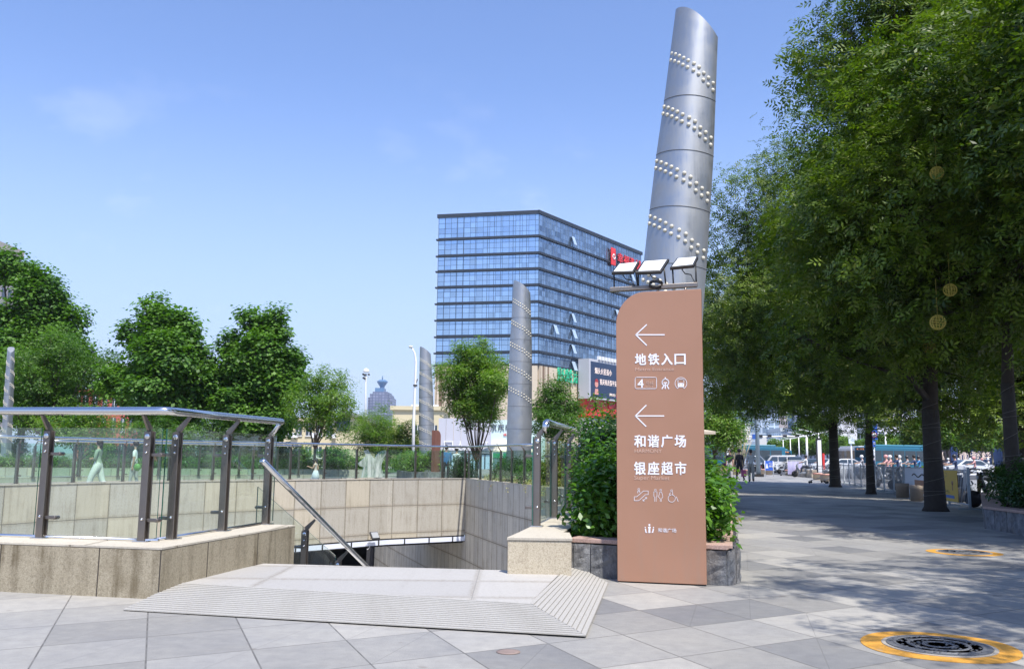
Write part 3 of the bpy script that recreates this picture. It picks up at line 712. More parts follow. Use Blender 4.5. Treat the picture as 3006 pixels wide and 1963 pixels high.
# ================================================================== railings
def post_mesh(h=.98):
    mb = MB()
    mb.box((-.034, -.040, 0), (.034, -.026, h)); mb.box((-.046, -.026, 0), (.010, .022, h - .01))
    mb.box((-.034, .024, 0), (.034, .038, h))
    return mb
def railing_post(p, x, out, parent, h=.98, reach=.12, rise=.15, detail=True, clamp=1, discs=-.042):
    """p base point, x = seen-across axis, out = direction of the arm, local frame"""
    M = frame(p, x); Mi = M.inverted()
    q = post_mesh(h); ob = q.build('post', M_brush, parent, bevel=.004 if detail else 0, seg=2); ob.matrix_world = M
    a = MB(); lo = Mi.to_3x3() @ Vector(out)
    st = Vector((0, 0, h - .14)); k1 = Vector((0, 0, h + .01)); en = lo * reach + Vector((0, 0, h + rise))
    side = lo.cross(Vector((0, 0, 1))).normalized() * .011
    def blade(pa, pb, wa, wb):
        d = (pb - pa).normalized(); n_ = d.cross(side).normalized()
        vs = [pa - n_ * wa - side, pa + n_ * wa - side, pb + n_ * wb - side, pb - n_ * wb - side, pa - n_ * wa + side, pa + n_ * wa + side, pb + n_ * wb + side, pb - n_ * wb + side]
        a.add(vs, [(0, 1, 2, 3), (7, 6, 5, 4), (0, 4, 5, 1), (1, 5, 6, 2), (2, 6, 7, 3), (3, 7, 4, 0)])
    blade(st, k1, .026, .030); blade(k1, en, .030, .013)
    arm = a.build('arm', M_brush, ob)
    if detail:
        for (zz_, r) in ((h - .045, .026), (h - .12, .011), (h - .19, .011), (h - .78, .012)):
            b = MB(); b.lathe([(r, 0), (r, .006), (r * .8, .012)], n=14, M=Matrix.Translation((.004, discs, zz_)) @ Matrix.Rotation(PI / 2, 4, 'X')); b.build('bolt', M_steel, ob)
        for zz_ in (h - .21, h - .79):
            b = MB(); b.box((.02 * clamp if clamp > 0 else -.13, -.018, zz_ - .014), (.13 if clamp > 0 else -.02, .052, zz_ + .014))
            b.lathe([(.017, 0), (.017, .07)], c=(.125 * clamp, 0, 0), n=12, M=Matrix.Translation((0, .055, zz_)) @ Matrix.Rotation(PI / 2, 4, 'X')); b.build('clamp', M_brush, ob, bevel=.003)
        b = MB(); b.box((-.075, -.06, 0), (.065, .07, .012)); b.build('base_plate', M_steel, ob, bevel=.003)
    return ob
def pane(name, a, b, z0, z1, mat, parent, th=.012, z0b=None, z1b=None):
    a, b = Vector(a), Vector(b); t = (b - a); t.z = 0; t.normalize(); n = Vector((-t.y, t.x, 0)) * th / 2
    z0b = z0 if z0b is None else z0b; z1b = z1 if z1b is None else z1b
    mb = MB()
    v = [(a - n, z0), (b - n, z0b), (b - n, z1b), (a - n, z1), (a + n, z0), (b + n, z0b), (b + n, z1b), (a + n, z1)]
    vs = [(p.x, p.y, z) for p, z in v]
    mb.cur = 0; mb.add(vs, [(0, 1, 2, 3)])
    mb.cur = 1; mb.add(vs, [(3, 2, 6, 7), (0, 3, 7, 4), (1, 5, 6, 2)])
    return mb.build(name, [mat, M_glass_edge], parent)
PL1 = Vector((K[0] + n1.x * .40, K[1] + n1.y * .40, 0)); PL2 = Vector((K[0] + n2.x * .33, K[1] + n2.y * .33, 0))
def onl(px, py, P, D):                       # point of a line seen at pixel (px,py) ; level .42
    return V(px, py, P, D)
e = empty('glass_railing', (0, 0, 0), 0, 'steel and clear glass railing with thick polished handrail on the left foreground wall', 'railing')
K_ = V(462, 1590, PL1, D1)
for i, (px, py) in enumerate(((121, 1572), (420, 1583))):
    p = V(px, py, PL1, D1); p.z = .42; railing_post(p, D1, -n1, e)
for i, (px, py) in enumerate(((504, 1577), (654, 1552), (781, 1534))):
    p = V(px, py, PL2, D2); p.z = .42; railing_post(p, -n2, -n2, e, clamp=-1)
def rail_tube(pts, r, parent, name='handrail', mat=None, n=16):
    mb = MB(); mb.tube(pts, r, n); return mb.build(name, mat or M_steel, parent)
RZ = 1.58
oc = Vector((-n1.x * .12, -n1.y * .12, 0)); oc2 = Vector((-n2.x * .12, -n2.y * .12, 0))
# corner of the handrail = where both offset lines meet
def meet(p, d, q, e_):
    m = Matrix(((d.x, -e_.x), (d.y, -e_.y))); s = m.inverted() @ Vector((q.x - p.x, q.y - p.y)); return p + d * s.x
kc = meet(PL1 + oc, D1, PL2 + oc2, D2)
endr = V(826, 1236, PL2 + oc2, D2); 
up = lambda v, z: Vector((v.x, v.y, z))
pts = [up(kc - D1 * 6, RZ), up(kc - D1 * .10, RZ), up(kc - D1 * .03, RZ), up(kc + D2 * .04, RZ), up(kc + D2 * .12, RZ), up(endr, RZ)]
rail_tube(pts, .036, e)
en2 = up(endr, RZ); mbx = MB(); mbx.ball(en2, .0365, 14, 8); mbx.tube([en2 - D2 * .06, en2 - D2 * .07 + Vector((0, 0, -.05)), en2 - D2 * .09 - Vector((0, 0, .16)) + n2 * .07], [.03, .026, .02], 10); mbx.build('rail_end', M_steel, e)
gl1 = [(-700, 1560), (98, 1572), (128, 1572), (458, 1584)]
for a, b in ((0, 1), (2, 3)):
    p, q = V(*gl1[a], PL1 + n1 * .035, D1), V(*gl1[b], PL1 + n1 * .035, D1); pane('glass_panel', up(p, 0), up(q, 0), .445, 1.43, M_glass, e)
for a, b in (((470, 1582), (655, 1552)), ((664, 1550), (800, 1532))):
    p, q = V(*a, PL2 + n2 * .05, D2), V(*b, PL2 + n2 * .05, D2); pane('glass_panel', up(p, 0), up(q, 0), .445, 1.43, M_glass, e)
mb = MB(); p, q = V(-700, 1560, PL1, D1), V(458, 1584, PL1, D1)
for u, v_ in ((up(p, .432) + n1 * .035, up(q, .432) + n1 * .035),): mb.tube([u, v_], .018, 6)
mb.tube([up(V(470, 1582, PL2, D2), .432) + n2 * .05, up(V(800, 1532, PL2, D2), .432) + n2 * .05], .018, 6)
mb.build('glass_channel', M_steel, e)

# stair handrail going down behind the last post
e = empty('stair_railing', (0, 0, 0), 0, 'sloping steel handrail with glass going down the stairs', 'railing')
a, b = V(770, 1352, PL2 + oc2, D2), V(1075, 1660, PL2 + oc2, D2)
b2 = a + (b - a) * 1.6
rail_tube([a - Vector((0, 0, .0)), b2], .034, e)
for (px, py) in ((897, 1560), (994, 1650)):
    p = V(px, py, PL2, D2); t = p.copy(); h = .98; p.z = t.z - h + .02
    railing_post(p, -n2, -n2, e, h=h, clamp=-1, rise=.13, reach=.12)
g0, g1, g2 = V(757, 1428, PL2 + n2 * .05, D2), V(890, 1545, PL2 + n2 * .05, D2), V(985, 1630, PL2 + n2 * .05, D2)
pane('glass_panel', up(g0, 0), up(g1, 0), g0.z - .75, g0.z, M_glass, e, z0b=g1.z - .9, z1b=g1.z)
g1b = V(897, 1552, PL2 + n2 * .05, D2)
pane('glass_panel', up(g1b, 0), up(g2, 0), g1b.z - .9, g1b.z, M_glass, e, z0b=g2.z - .9, z1b=g2.z)

# railing on the right-hand block
e = empty('parapet_railing', (0, 0, 0), 0, 'glass railing with round steel handrail on the right-hand granite block, disappearing into the shrubs', 'railing')
PR = Vector((.25, 8.95, 0)); DR = Vector((.1845, .983, 0)).normalized(); nR = Vector((DR.y, -DR.x, 0))
p1 = G(1577, 1545, .432); PR = p1.copy(); PR.z = 0
posts = [p1]
for s_ in (1.45, 2.95, 4.5, 6.0): posts.append(p1 + DR * s_)
for i, p in enumerate(posts):
    p = up(p, .432); railing_post(p, nR, nR, e, h=1.0, reach=.10, rise=.14, clamp=-1, detail=i < 4)
ro = nR * .10
z1 = .432 + 1.16
rail_tube([up(p1 - DR * .02 + ro * 1.0, z1 - .10), up(p1 - DR * .05 + ro, z1 - .03), up(p1 - DR * .02 + ro, z1 + .0), up(p1 + DR * .05 + ro, z1 + .01), up(p1 + DR * 6.5 + ro, z1 + .01)], [.04, .041, .041, .041, .041], e)
for a, b in ((-.02, 1.38), (1.42, 2.88), (2.92, 4.4)):
    pane('glass_panel', up(p1 - nR * .05 + DR * a, 0), up(p1 - nR * .05 + DR * b, 0), .45, 1.44, M_glass_far, e, th=.016)

# railing along the far wall
def far_railing(label, pts, ppx, end, zb=.425, glass=None, broken=None, detail=False, inw=.12, py=1405):
    e = empty('pit_railing', (0, 0, 0), 0, label, 'railing', 'railings round the sunken court')
    P = []
    for px in ppx:
        best = None
        for a, b in zip(pts[:-1], pts[1:]):
            d = Vector((b[0] - a[0], b[1] - a[1], 0)); L_ = d.length; d.normalize(); v = V(px, py, a, d); s_ = (v - Vector((a[0], a[1], v.z))).dot(d)
            if -.02 <= s_ <= L_ + .02: best = (v, d)
        if best: P.append((up(best[0], zb), best[1]))
    for i, (p, d) in enumerate(P):
        n_ = Vector((-d.y, d.x, 0))
        if n_.dot(Vector((0, 0, 0)) - p) < 0: n_ = -n_          # towards the viewer
        mb = MB(); M = frame(p, (d.x, d.y, 0))
        mb.box((-.032, -.035, 0), (-.006, .035, .98), M); mb.box((.006, -.035, 0), (.032, .035, .98), M); mb.box((-.07, -.06, 0), (.07, .06, .012), M)
        k1 = p + Vector((0, 0, .97)); mb.tube([k1, k1 + n_ * .12 + Vector((0, 0, .17))], [.024, .014], 6)
        mb.cbox((.05, 0, .2), (.14, .03, .03), M); mb.cbox((.05, 0, .78), (.14, .03, .03), M)
        mb.build('post', M_brush, e)
        if i < len(P) - 1:
            q, _ = P[i + 1]; t = (q - p).normalized()
            g_ = M_frost if broken is not None and i == broken else (glass or M_glass_far)
            if broken is not None and i == broken:
                L_ = (q - p).length; a = p + t * .08
                # crazed pane with a V-shaped bite out of its top
                prof = [(.18, 0), (.86, 0), (.90, .10), (.84, .30), (.82, .45), (.88, .62), (.97, .88), (.94, .97), (.78, .92), (.66, .82), (.60, .66), (.52, .72), (.44, .84), (.36, .97), (.22, .94), (.30, .75), (.16, .60), (.04, .48), (.10, .40), (.24, .36), (.20, .14)]
                mb = MB(); vs = []
                nn = Vector((-t.y, t.x, 0)) * .008
                for sg in (-1, 1): vs += [tuple(p + t * (u_ * L_) + Vector((0, 0, .04 + w_ * .98)) + nn * sg) for u_, w_ in prof]
                k = len(prof); tri = tessellate_polygon([[Vector((u_, w_, 0)) for u_, w_ in prof]])
                fs = [tuple(f) for f in tri] + [tuple(k + j for j in f)[::-1] for f in tri] + [(j, (j + 1) % k, k + (j + 1) % k, k + j) for j in range(k)]
                mb.add(vs, fs); mb.build('shattered_pane', M_frost, e)
                pane('glass_panel', up(p + t * .05 + Vector((-t.y, t.x, 0)) * .05, 0), up(q - t * .02 + Vector((-t.y, t.x, 0)) * .05, 0), zb + .03, zb + .95, M_glass_far, e)
            else:
                pane('glass_panel', up(p + t * .05, 0), up(q - t * .02, 0), zb + .03, zb + 1.0, g_, e)
    n0 = []
    for (p, d) in P:
        n_ = Vector((-d.y, d.x, 0))
        if n_.dot(Vector((0, 0, 0)) - p) < 0: n_ = -n_
        n0.append(up(p + n_ * .12, zb + 1.15))
    if end: n0 = [n0[0] + (n0[0] - n0[1]) * end] + n0
    mb = MB(); mb.tube(n0, .036, 12); mb.build('handrail', M_steel, e)
    return e
rp = offs(far_pts, -.12)[::-1]
far_railing('steel railing of green-tinted glass along the far wall of the sunken court, one pane shattered', rp,
            (-60, 47, 214, 360, 495, 623, 740, 850, 950, 1045, 1134, 1218, 1297, 1364), 0, broken=9)
sp = [(-1.56, 33.4), (2.2, 20.4)]
far_railing('green glass railing above the shaded side wall, in front of the round shrubs', sp, (1376, 1410, 1440, 1470, 1503, 1540, 1578), 0)
sec = [(p[0] - 3.4, p[1] + 5.4) for p in far_pts[1:]][::-1]
far_railing('second steel and glass railing further back, behind the people walking', sec[1:], (-40, 96, 232, 345, 465, 582, 700, 812, 875, 1000, 1075, 1155, 1216), 0, py=1398)
e = tag(wall_mesh([p for p in sec[::-1]], -.4, 0, .42, 'low_granite_wall', M_far), 'low pale granite wall carrying the second glass railing', 'wall')

# ================================================================== leaning studded pillars
PW = [(0, .84), (1.2, .86), (2.5, .86), (4.0, .82), (5.2, .77), (5.8, .72), (6.5, .64), (7.4, .55)]
def pw(z):
    for (a, wa), (b, wb) in zip(PW[:-1], PW[1:]):
        if z <= b: return wa + (wb - wa) * (z - a) / (b - a)
    return PW[-1][1]
RINGS = [6.83 - .775 * i for i in range(9)]
stud_me = None
def pillar(label, base, chord, lean, thick=.62, fine=True, faces=(-1,), maxst=100, H=7.45, zmin=0):
    e = empty('steel_pillar', (0, 0, 0), 0, label, 'pillar', 'leaning studded steel pillars')
    M = Matrix.Translation(base) @ Matrix.Rotation(lean, 4, 'Y') @ Matrix.Rotation(chord, 4, 'Z')
    mb = MB(); zs = sorted(set([0, .5] + [z for z in RINGS if z < 6.7])); n = 20
    def sec(z):
        w = pw(z); out = []
        for k in range(n): q = -1 + 2 * k / n; out.append((q * w / 2, -thick * w / 2 * (1 - abs(q) ** 2.0) ** .8))
        for k in range(n): q = 1 - 2 * k / n; out.append((q * w / 2, thick * w / 2 * (1 - abs(q) ** 2.0) ** .8))
        return out
    vs = []; 
    for z in zs: vs += [(x, y, z) for x, y in sec(z)]
    tp = sec(6.85); top = []
    for x, y in tp: t = x / (pw(6.85) / 2); top.append((x, y, H - .05 - .42 * ((t + 1) / 2) ** 1.5))
    vs += top; m = 2 * n; fs = []
    for i in range(len(zs)):
        for k in range(m): fs.append((i * m + k, i * m + (k + 1) % m, (i + 1) * m + (k + 1) % m, (i + 1) * m + k))
    fs.append(tuple(len(zs) * m + k for k in range(m)))
    mb.add(vs, fs, None, M, True); b = mb.build('shaft', M_zinc, e)
    b.data.polygons[len(fs) - 1].use_smooth = False
    # crisp long edges of the lens section
    se = b.data.attributes.new('sharp_edge', 'BOOLEAN', 'EDGE')
    for ed in b.data.edges:
        v0, v1 = ed.vertices
        if v0 % m == v1 % m and v0 % m in (0, n): se.data[ed.index].value = True
        if v0 >= len(zs) * m and v1 >= len(zs) * m: se.data[ed.index].value = True
    mb = MB()
    for z in RINGS:
        if z < .2: continue
        s0 = sec(z); p = [Vector((x * 1.004, y * 1.006 + (-.001 if y < 0 else .001), z)) for x, y in s0]
        mb.tube(p + [p[0]], .0045 if fine else .006, 5, False, M)
    mb.build('seam', M_seam, e)
    global stud_me
    if stud_me is None:
        q = MB(); q.lathe([(.027, 0), (.026, .010), (.019, .020), (.008, .025)], n=12); o = q.build('stud', M_stud); stud_me = o.data; bpy.data.objects.remove(o)
    cnt = 0; mb = MB(); mb.smooth = True
    for fc in faces:
        for z in RINGS:
            for row in (0, 1):
                for k in range(10):
                    t = -.93 + 1.80 * k / 9.0; t = math.copysign(abs(t) ** .9, t)
                    if fc > 0: t = -t
                    zz_ = z - .10 - .045 * k - .10 * row - .004 * k * (k > 6)
                    if zz_ < zmin + .1: continue
                    w = pw(zz_); x = t * w / 2; g_ = (1 - t * t)
                    y = fc * thick * w / 2 * g_ ** .8
                    nrm = Vector((t * thick * 1.6 / max(.25, g_ ** .2), fc, .02)).normalized()
                    P_ = M @ Vector((x, y, zz_)); N_ = (M.to_3x3() @ nrm).normalized()
                    Q = Matrix.Translation(P_) @ N_.to_track_quat('Z', 'Y').to_matrix().to_4x4()
                    if fine and cnt < maxst and zz_ > 1.6:
                        o = bpy.data.objects.new('stud', stud_me); COL.objects.link(o); o.parent = e; o.matrix_world = Q; cnt += 1
                    elif not fine:
                        mb.lathe([(.034, 0), (.03, .016), (.012, .028)], n=7, M=Q)
    if not fine and mb.v: tag(mb.build('studs', M_stud, e), kind='stuff')
    return e
pillar('tallest-looking steel pillar with rows of cream studs, right behind the brown sign', (1.76, 11.5, .0), R_(-14), R_(5.9), zmin=1.5)
pillar('mid-distance steel pillar with cream studs in front of the glass office block', (.27, 30.8, 0), R_(2), R_(.5))
pillar('slim-looking steel pillar standing beside the curved street lamp', (-4.63, 50, 0), R_(4), R_(-2.3), fine=False)
pillar('steel pillar at the far left before the dark trees, its sharp edge facing the plaza', (-29.3, 52, 0), R_(-62), R_(-2.3), fine=False, faces=(-1, 1))

# ================================================================== brown sign
SL, SR = Vector((1.062, 8.95, 0)), Vector((1.893, 8.74, 0))
SD = (SR - SL).normalized(); SW = (SR - SL).length
SM = frame(SL, SD)                            # local x along the face, y away from viewer
SMi = SM.inverted()
def sgn(px, py):                              # pixel -> sign face coordinates (u, height)
    p = SMi @ V(px, py, SL, SD); return p.x, p.z
e_sign = empty('wayfinding_sign', (0, 0, 0), 0, 'tall copper-brown metal signboard with white arrows and Chinese lettering, rounded upper left corner', 'sign')
ht = sgn(2062, 848)[1]; rr = .29
prof = [(0, .012), (SW, .012), (SW, ht)] + [(rr - rr * math.sin(a), ht - .01 - (rr + .04) + (rr + .04) * math.cos(a)) for a in [R_(x) for x in range(0, 91, 9)]]
mb = MB(); n = len(prof); th = .13
T_ = SM @ Matrix(((1, 0, 0, 0), (0, 0, 1, 0), (0, 1, 0, 0), (0, 0, 0, 1)))
vs = [(u, 0, z) for u, z in prof] + [(u, th, z) for u, z in prof]
mb.add(vs, [tuple(range(n)), tuple(range(n, 2 * n))[::-1]] + [(i, n + i, n + (i + 1) % n, (i + 1) % n) for i in range(n)], None, SM, False)
def sign_paint():
    m, n, b = newmat("sign_copper_paint"); g = NG(n); o = g.coord('Object'); w = g.noise(o, 1.3, 3, .5); d = g.noise(g.scale(o, (9, 9, 1.2)), 1.5, 6, .7); f = g.noise(o, 70, 3, .8)
    c = g.mix(g.maprange(w, .3, .7, 0, 1), (.36, .19, .118), (.395, .21, .135)); x, y, z = g.sep(o)
    c = g.mix(g.math('MULTIPLY', g.maprange(d, .5, .72, 0, .4), g.maprange(z, .0, .9, 1, .15)), c, (.30, .22, .17)); c = g.mix(g.maprange(f, .72, .76, 0, .3), c, (.45, .36, .3))
    n.links.new(c, b.inputs['Base Color']); b.inputs['Roughness'].default_value = .4; b.inputs['Metallic'].default_value = .12; g.bump(w, .35, .02, b); return m
M_signp = sign_paint()
mb.build('sign_body', M_signp, e_sign, bevel=.004)
M_letter = simple("white_lettering", (.80, .80, .86), .35, emit=None)
M_faint = simple("etched_lettering", (.60, .40, .31), .4)
def FM(u, z, off=.0005):                      # matrix placing XY art on the face
    return SM @ Matrix(((1, 0, 0, u), (0, 0, -1, -off), (0, 1, 0, z), (0, 0, 0, 1)))
def rg1(x, y): return 1780 + x / 3.7, 900 + y / 3.7
def rg2(x, y): return 1780 + x / 2.825, 1150 + y / 2.825
def stext(name, s, a, b, mat, bold=0.0, f=rg1):
    u0, z0 = sgn(*f(a[0], b[1])); u1, z1 = sgn(*f(b[0], a[1])); return text(name, s, u1 - u0, z1 - z0, mat, e_sign, FM(u0, z0), bold, .003)
def cjk(name, s, a, b, mat, bold, f=rg1):
    """row of characters, one box each, like square type"""
    N = len(s); w = (b[0] - a[0]); cw = w / (N * 1.0 + (N - 1) * .17)
    for i, c in enumerate(s):
        x0 = a[0] + i * cw * 1.17; k = .03 if c not in '口' else .06
        stext(name, c, (x0 + cw * .01, a[1] + (b[1] - a[1]) * k), (x0 + cw * .99, b[1] - (b[1] - a[1]) * (k * .6)), mat, bold, f)
cjk('lettering', '地铁入口', (310, 503), (862, 636), M_letter, .036)
cjk('lettering', '和谐广场', (302, 1388), (866, 1527), M_letter, .036)
cjk('lettering', '银座超市', (230, 575), (664, 688), M_letter, .034, rg2)
stext('small_lettering', 'Metro Entrance', (315, 657), (735, 698), M_faint, 0)
stext('small_lettering', 'HARMONY', (235, 474), (460, 503), M_faint, 0, rg2)
stext('small_lettering', 'Super Market', (232, 697), (524, 735), M_faint, 0, rg2)
stext('lettering', '4', (340, 787), (404, 880), M_letter, .03)
stext('small_lettering', '号线', (430, 806), (516, 850), M_faint, .0)
stext('small_lettering', 'Line 4', (430, 856), (508, 876), M_faint, .0)
stext('small_lettering', '和谐广场', (428, 1131), (580, 1161), M_letter, .004, rg2)
def strokes(name, lines, wd, f=rg1, mat=None, closed=False):
    mb = MB()
    for ln in lines:
        cl = closed or (ln[0] == ln[-1]); P_ = [Vector(sgn(*f(*p))) for p in ln]
        w = wd / (3.7 if f is rg1 else 2.825) * 8.85 / F / 2
        for a, b in zip(P_[:-1], P_[1:]):
            d = (b - a).normalized(); n_ = Vector((-d.y, d.x)) * w; a2, b2 = a - d * w * .6, b + d * w * .6
            q = [a2 - n_, b2 - n_, b2 + n_, a2 + n_]
            vs = [(p.x, p.y, 0) for p in q] + [(p.x, p.y, .003) for p in q]
            mb.add(vs, [(4, 5, 6, 7), (0, 1, 5, 4), (1, 2, 6, 5), (2, 3, 7, 6), (3, 0, 4, 7)], None, FM(0, 0), False)
    return mb.build(name, mat or M_letter, e_sign)
def fillp(name, polys, f=rg1, mat=None):
    mb = MB()
    for pl in polys:
        P_ = [sgn(*f(*p)) for p in pl]; mb.prism(P_, 0, .003, FM(0, 0))
    return mb.build(name, mat or M_letter, e_sign)
def arc(cx, cy, r, a0, a1, n=18, ry=None):
    return [(cx + r * math.cos(R_(a0 + (a1 - a0) * i / n)), cy + (ry or r) * math.sin(R_(a0 + (a1 - a0) * i / n))) for i in range(n + 1)]
strokes('arrow', [[(318, 305), (630, 305)], [(437, 196), (320, 305), (437, 418)]], 12)
strokes('arrow', [[(314, 1185), (625, 1185)], [(432, 1070), (316, 1185), (430, 1298)]], 12)
rr_ = lambda x0, y0, x1, y1, r: arc(x0 + r, y0 + r, r, 180, 270, 5) + arc(x1 - r, y0 + r, r, 270, 360, 5) + arc(x1 - r, y1 - r, r, 0, 90, 5) + arc(x0 + r, y1 - r, r, 90, 180, 5) + [(x0, y0 + r)]
strokes('line_number_frame', [rr_(313, 766, 546, 889, 18)], 5)
strokes('metro_emblem', [[(605, 890), (628, 852)] + arc(642, 822, 36, 140, 400, 16) + [(656, 852), (678, 890)], [(640, 770), (640, 785)], [(625, 825), (658, 825)], [(640, 825), (640, 888)]], 11)
strokes('train_icon', [arc(810, 832, 64, 130, 410, 22), [(772, 888), (790, 868)], [(848, 888), (830, 868)], rr_(778, 788, 842, 830, 8)], 5)
fillp('train_icon', [[(776, 830), (844, 830), (844, 862), (836, 872), (784, 872), (776, 862)]])
fillp('train_lamp', [arc(793, 845, 6, 0, 330, 9), arc(827, 845, 6, 0, 330, 9)], mat=M_signp)
strokes('escalator_icon', [[(232, 868), (252, 868), (308, 820), (347, 820), (347, 850), (325, 850), (268, 900), (232, 900), (232, 868)], arc(269, 806, 8, 0, 360, 12), [(261, 838), (261, 820), (277, 820), (277, 832)], [(304, 902), (334, 874)], [(322, 874), (335, 874), (335, 886)], [(304, 890), (304, 902), (316, 902)]], 3.2, rg2)
strokes('toilet_icon', [arc(407, 812, 7, 0, 360, 12), [(401, 908), (401, 868), (394, 866), (394, 826), (420, 826), (420, 866), (413, 868), (413, 908)],
        arc(451, 812, 7, 0, 360, 12), [(447, 908), (447, 885), (433, 870), (444, 828), (458, 828), (469, 870), (456, 885), (456, 908)]], 2.6, rg2)
strokes('wheelchair_icon', [arc(542, 882, 30, -110, 250, 24), arc(541, 817, 8, 0, 360, 12), [(532, 832), (521, 850), (532, 852), (548, 852), (551, 835), (545, 829)], [(580, 868), (596, 907)]], 3, rg2)
fillp('plaza_emblem', [arc(357, 1101, 8, 0, 330, 10), arc(323, 1122, 5, 0, 330, 8), arc(391, 1122, 5, 0, 330, 8),
        [(345, 1118), (357, 1112), (369, 1118), (364, 1132), (365, 1167), (349, 1167), (350, 1132)], [(318, 1132), (328, 1132), (334, 1160), (342, 1166), (326, 1166)], [(396, 1132), (386, 1132), (380, 1160), (372, 1166), (388, 1166)]], rg2)
# bar with three floodlights on top of the sign
e = empty('floodlight_bar', (0, 0, 0), 0, 'steel bar above the brown sign carrying three tilted floodlights', 'light fitting')
a, b = A(1790, 851, 8.98), A(2047, 836, 8.92)
mb = MB(); MM = frame(a, (b - a).normalized(), Vector((0, 0, 1))); L_ = (b - a).length
x_ = (b - a).normalized(); z_ = Vector((0, 0, 1)); y_ = z_.cross(x_).normalized(); z2 = x_.cross(y_)
MM = Matrix(((x_.x, y_.x, z2.x, a.x), (x_.y, y_.y, z2.y, a.y), (x_.z, y_.z, z2.z, a.z), (0, 0, 0, 1)))
mb.box((0, -.03, -.021), (L_, .045, .021), MM); mb.build('bar', M_brush, e, bevel=.003)
mb = MB(); p = V(1960, 850, SL, SD)
for u in (.42, .70): q = SM @ Vector((u, .06, ht - .02)); mb.tube([q, q + Vector((0, 0, .05))], .012, 6)
mb.build('bracket', M_brush, e)
M_lamp = simple("floodlight_glass", (.85, .88, .9), .12, spec=.8)
lamps = [((1795, 799), (1815, 774), (1877, 767), (1860, 797)), ((1866, 799), (1888, 765), (1965, 759), (1941, 796)), ((1966, 785), (1987, 757), (2050, 752), (2037, 778))]
for i, (bl_, tl, tr, br) in enumerate(lamps):
    yb, yt = (8.93, 9.08) if i != 1 else (8.86, 9.05)
    P_ = [A(*bl_, yb), A(*br, yb - .03), A(*tr, yt - .03), A(*tl, yt)]
    nrm = (P_[1] - P_[0]).cross(P_[3] - P_[0]).normalized()
    if nrm.z < 0: nrm = -nrm
    mb = MB(); vs = P_ + [q - nrm * .035 for q in P_]
    mb.add(vs, [(0, 1, 2, 3), (7, 6, 5, 4), (0, 4, 5, 1), (1, 5, 6, 2), (2, 6, 7, 3), (3, 7, 4, 0)], None, None, False)
    c = sum(P_, Vector()) / 4
    hb = mb.build('lamp_head', M_black, e, bevel=.006)
    Q = [c + (q - c) * .84 + nrm * .003 for q in P_]
    mb = MB(); mb.add(Q + [q - nrm * .002 for q in Q], [(0, 1, 2, 3), (0, 4, 5, 1), (1, 5, 6, 2), (2, 6, 7, 3), (3, 7, 4, 0)]); mb.build('lens', M_lamp, hb)
    for q in (P_[0], P_[1]):
        mb = MB()
        m_ = q.lerp(P_[3] if q == P_[0] else P_[2], .35) - nrm * .02; s_ = (m_ - MM.translation).dot(x_); ft = MM.translation + x_ * min(max(s_ + (-.01 if q == P_[0] else .01), .01), L_ - .01)
        mb.tube([m_, ft], .009, 6)
        mb.build('yoke', M_black, hb)
    mb = MB(); q = c - nrm * .04; ft = MM.translation + x_ * ((c - MM.translation).dot(x_) + .06)
    mb.tube([q, q + Vector((-.03, 0, -.05)), q + Vector((.0, 0, -.09)), q + Vector((.06, 0, -.10)), ft + Vector((.02, 0, .02))], .006, 6); mb.build('cable', M_black, hb)
mb = MB(); q = A(1925, 838, 8.9)
for k in range(3): mb.tube([q + Vector((.07 * math.cos(t), -.01 * k, .035 * math.sin(t) + .01 * k)) for t in [x * .7 for x in range(9)]], .006, 5)
mb.build('coiled_cable', M_black, e)

# ================================================================== planters
M_slate = granite_mat("slate_cladding", (.10, .105, .11), (.30, .305, .31), .26, 5, joint=(.03, .03, .03), stain=.25, v0=1, jt=.02, speck=.2)
M_redstone = granite_mat("red_coping", (.34, .22, .18), (.50, .36, .30), stain=.3)
M_soil = simple("soil", (.06, .045, .03), .95, vary=.4, scale=9, bump=.6)
def slate_wall(pts, z1, parent, seed=1):
    """cladding of rough upright slabs, each a little proud or set back"""
    rg = random.Random(seed); mb = MB()
    for a, b in zip(pts[:-1], pts[1:]):
        a, b = Vector((*a, 0)), Vector((*b, 0)); d = (b - a); L_ = d.length; d.normalize(); n_ = Vector((d.y, -d.x, 0)); s_ = 0
        while s_ < L_ - .02:
            w = min(rg.uniform(.16, .30), L_ - s_); k = rg.uniform(.0, .028); nx = 3; nz_ = 7; vs = []; fs = []
            for j in range(nz_ + 1):
                for i in range(nx + 1):
                    t = s_ + .006 + (w - .012) * i / nx; z = z1 * j / nz_
                    o_ = k + (rg.uniform(-.008, .012) if 0 < i < nx else -.006)
                    vs.append(a + d * t + n_ * o_ + Vector((0, 0, z)))
            for j in range(nz_):
                for i in range(nx): q = j * (nx + 1) + i; fs.append((q, q + 1, q + nx + 2, q + nx + 1))
            uo = rg.uniform(0, 9)
            mb.add(vs, fs, None, None, False)
            for (i0, i1) in ((0, 0), (nx, nx)):
                v0, v1 = vs[i0], vs[nz_ * (nx + 1) + i0]; mb.add([v0, v1, v1 - n_ * .06, v0 - n_ * .06], [(0, 1, 2, 3)], None, None, False)
            s_ += w
    return mb.build('cladding', M_rock, parent)
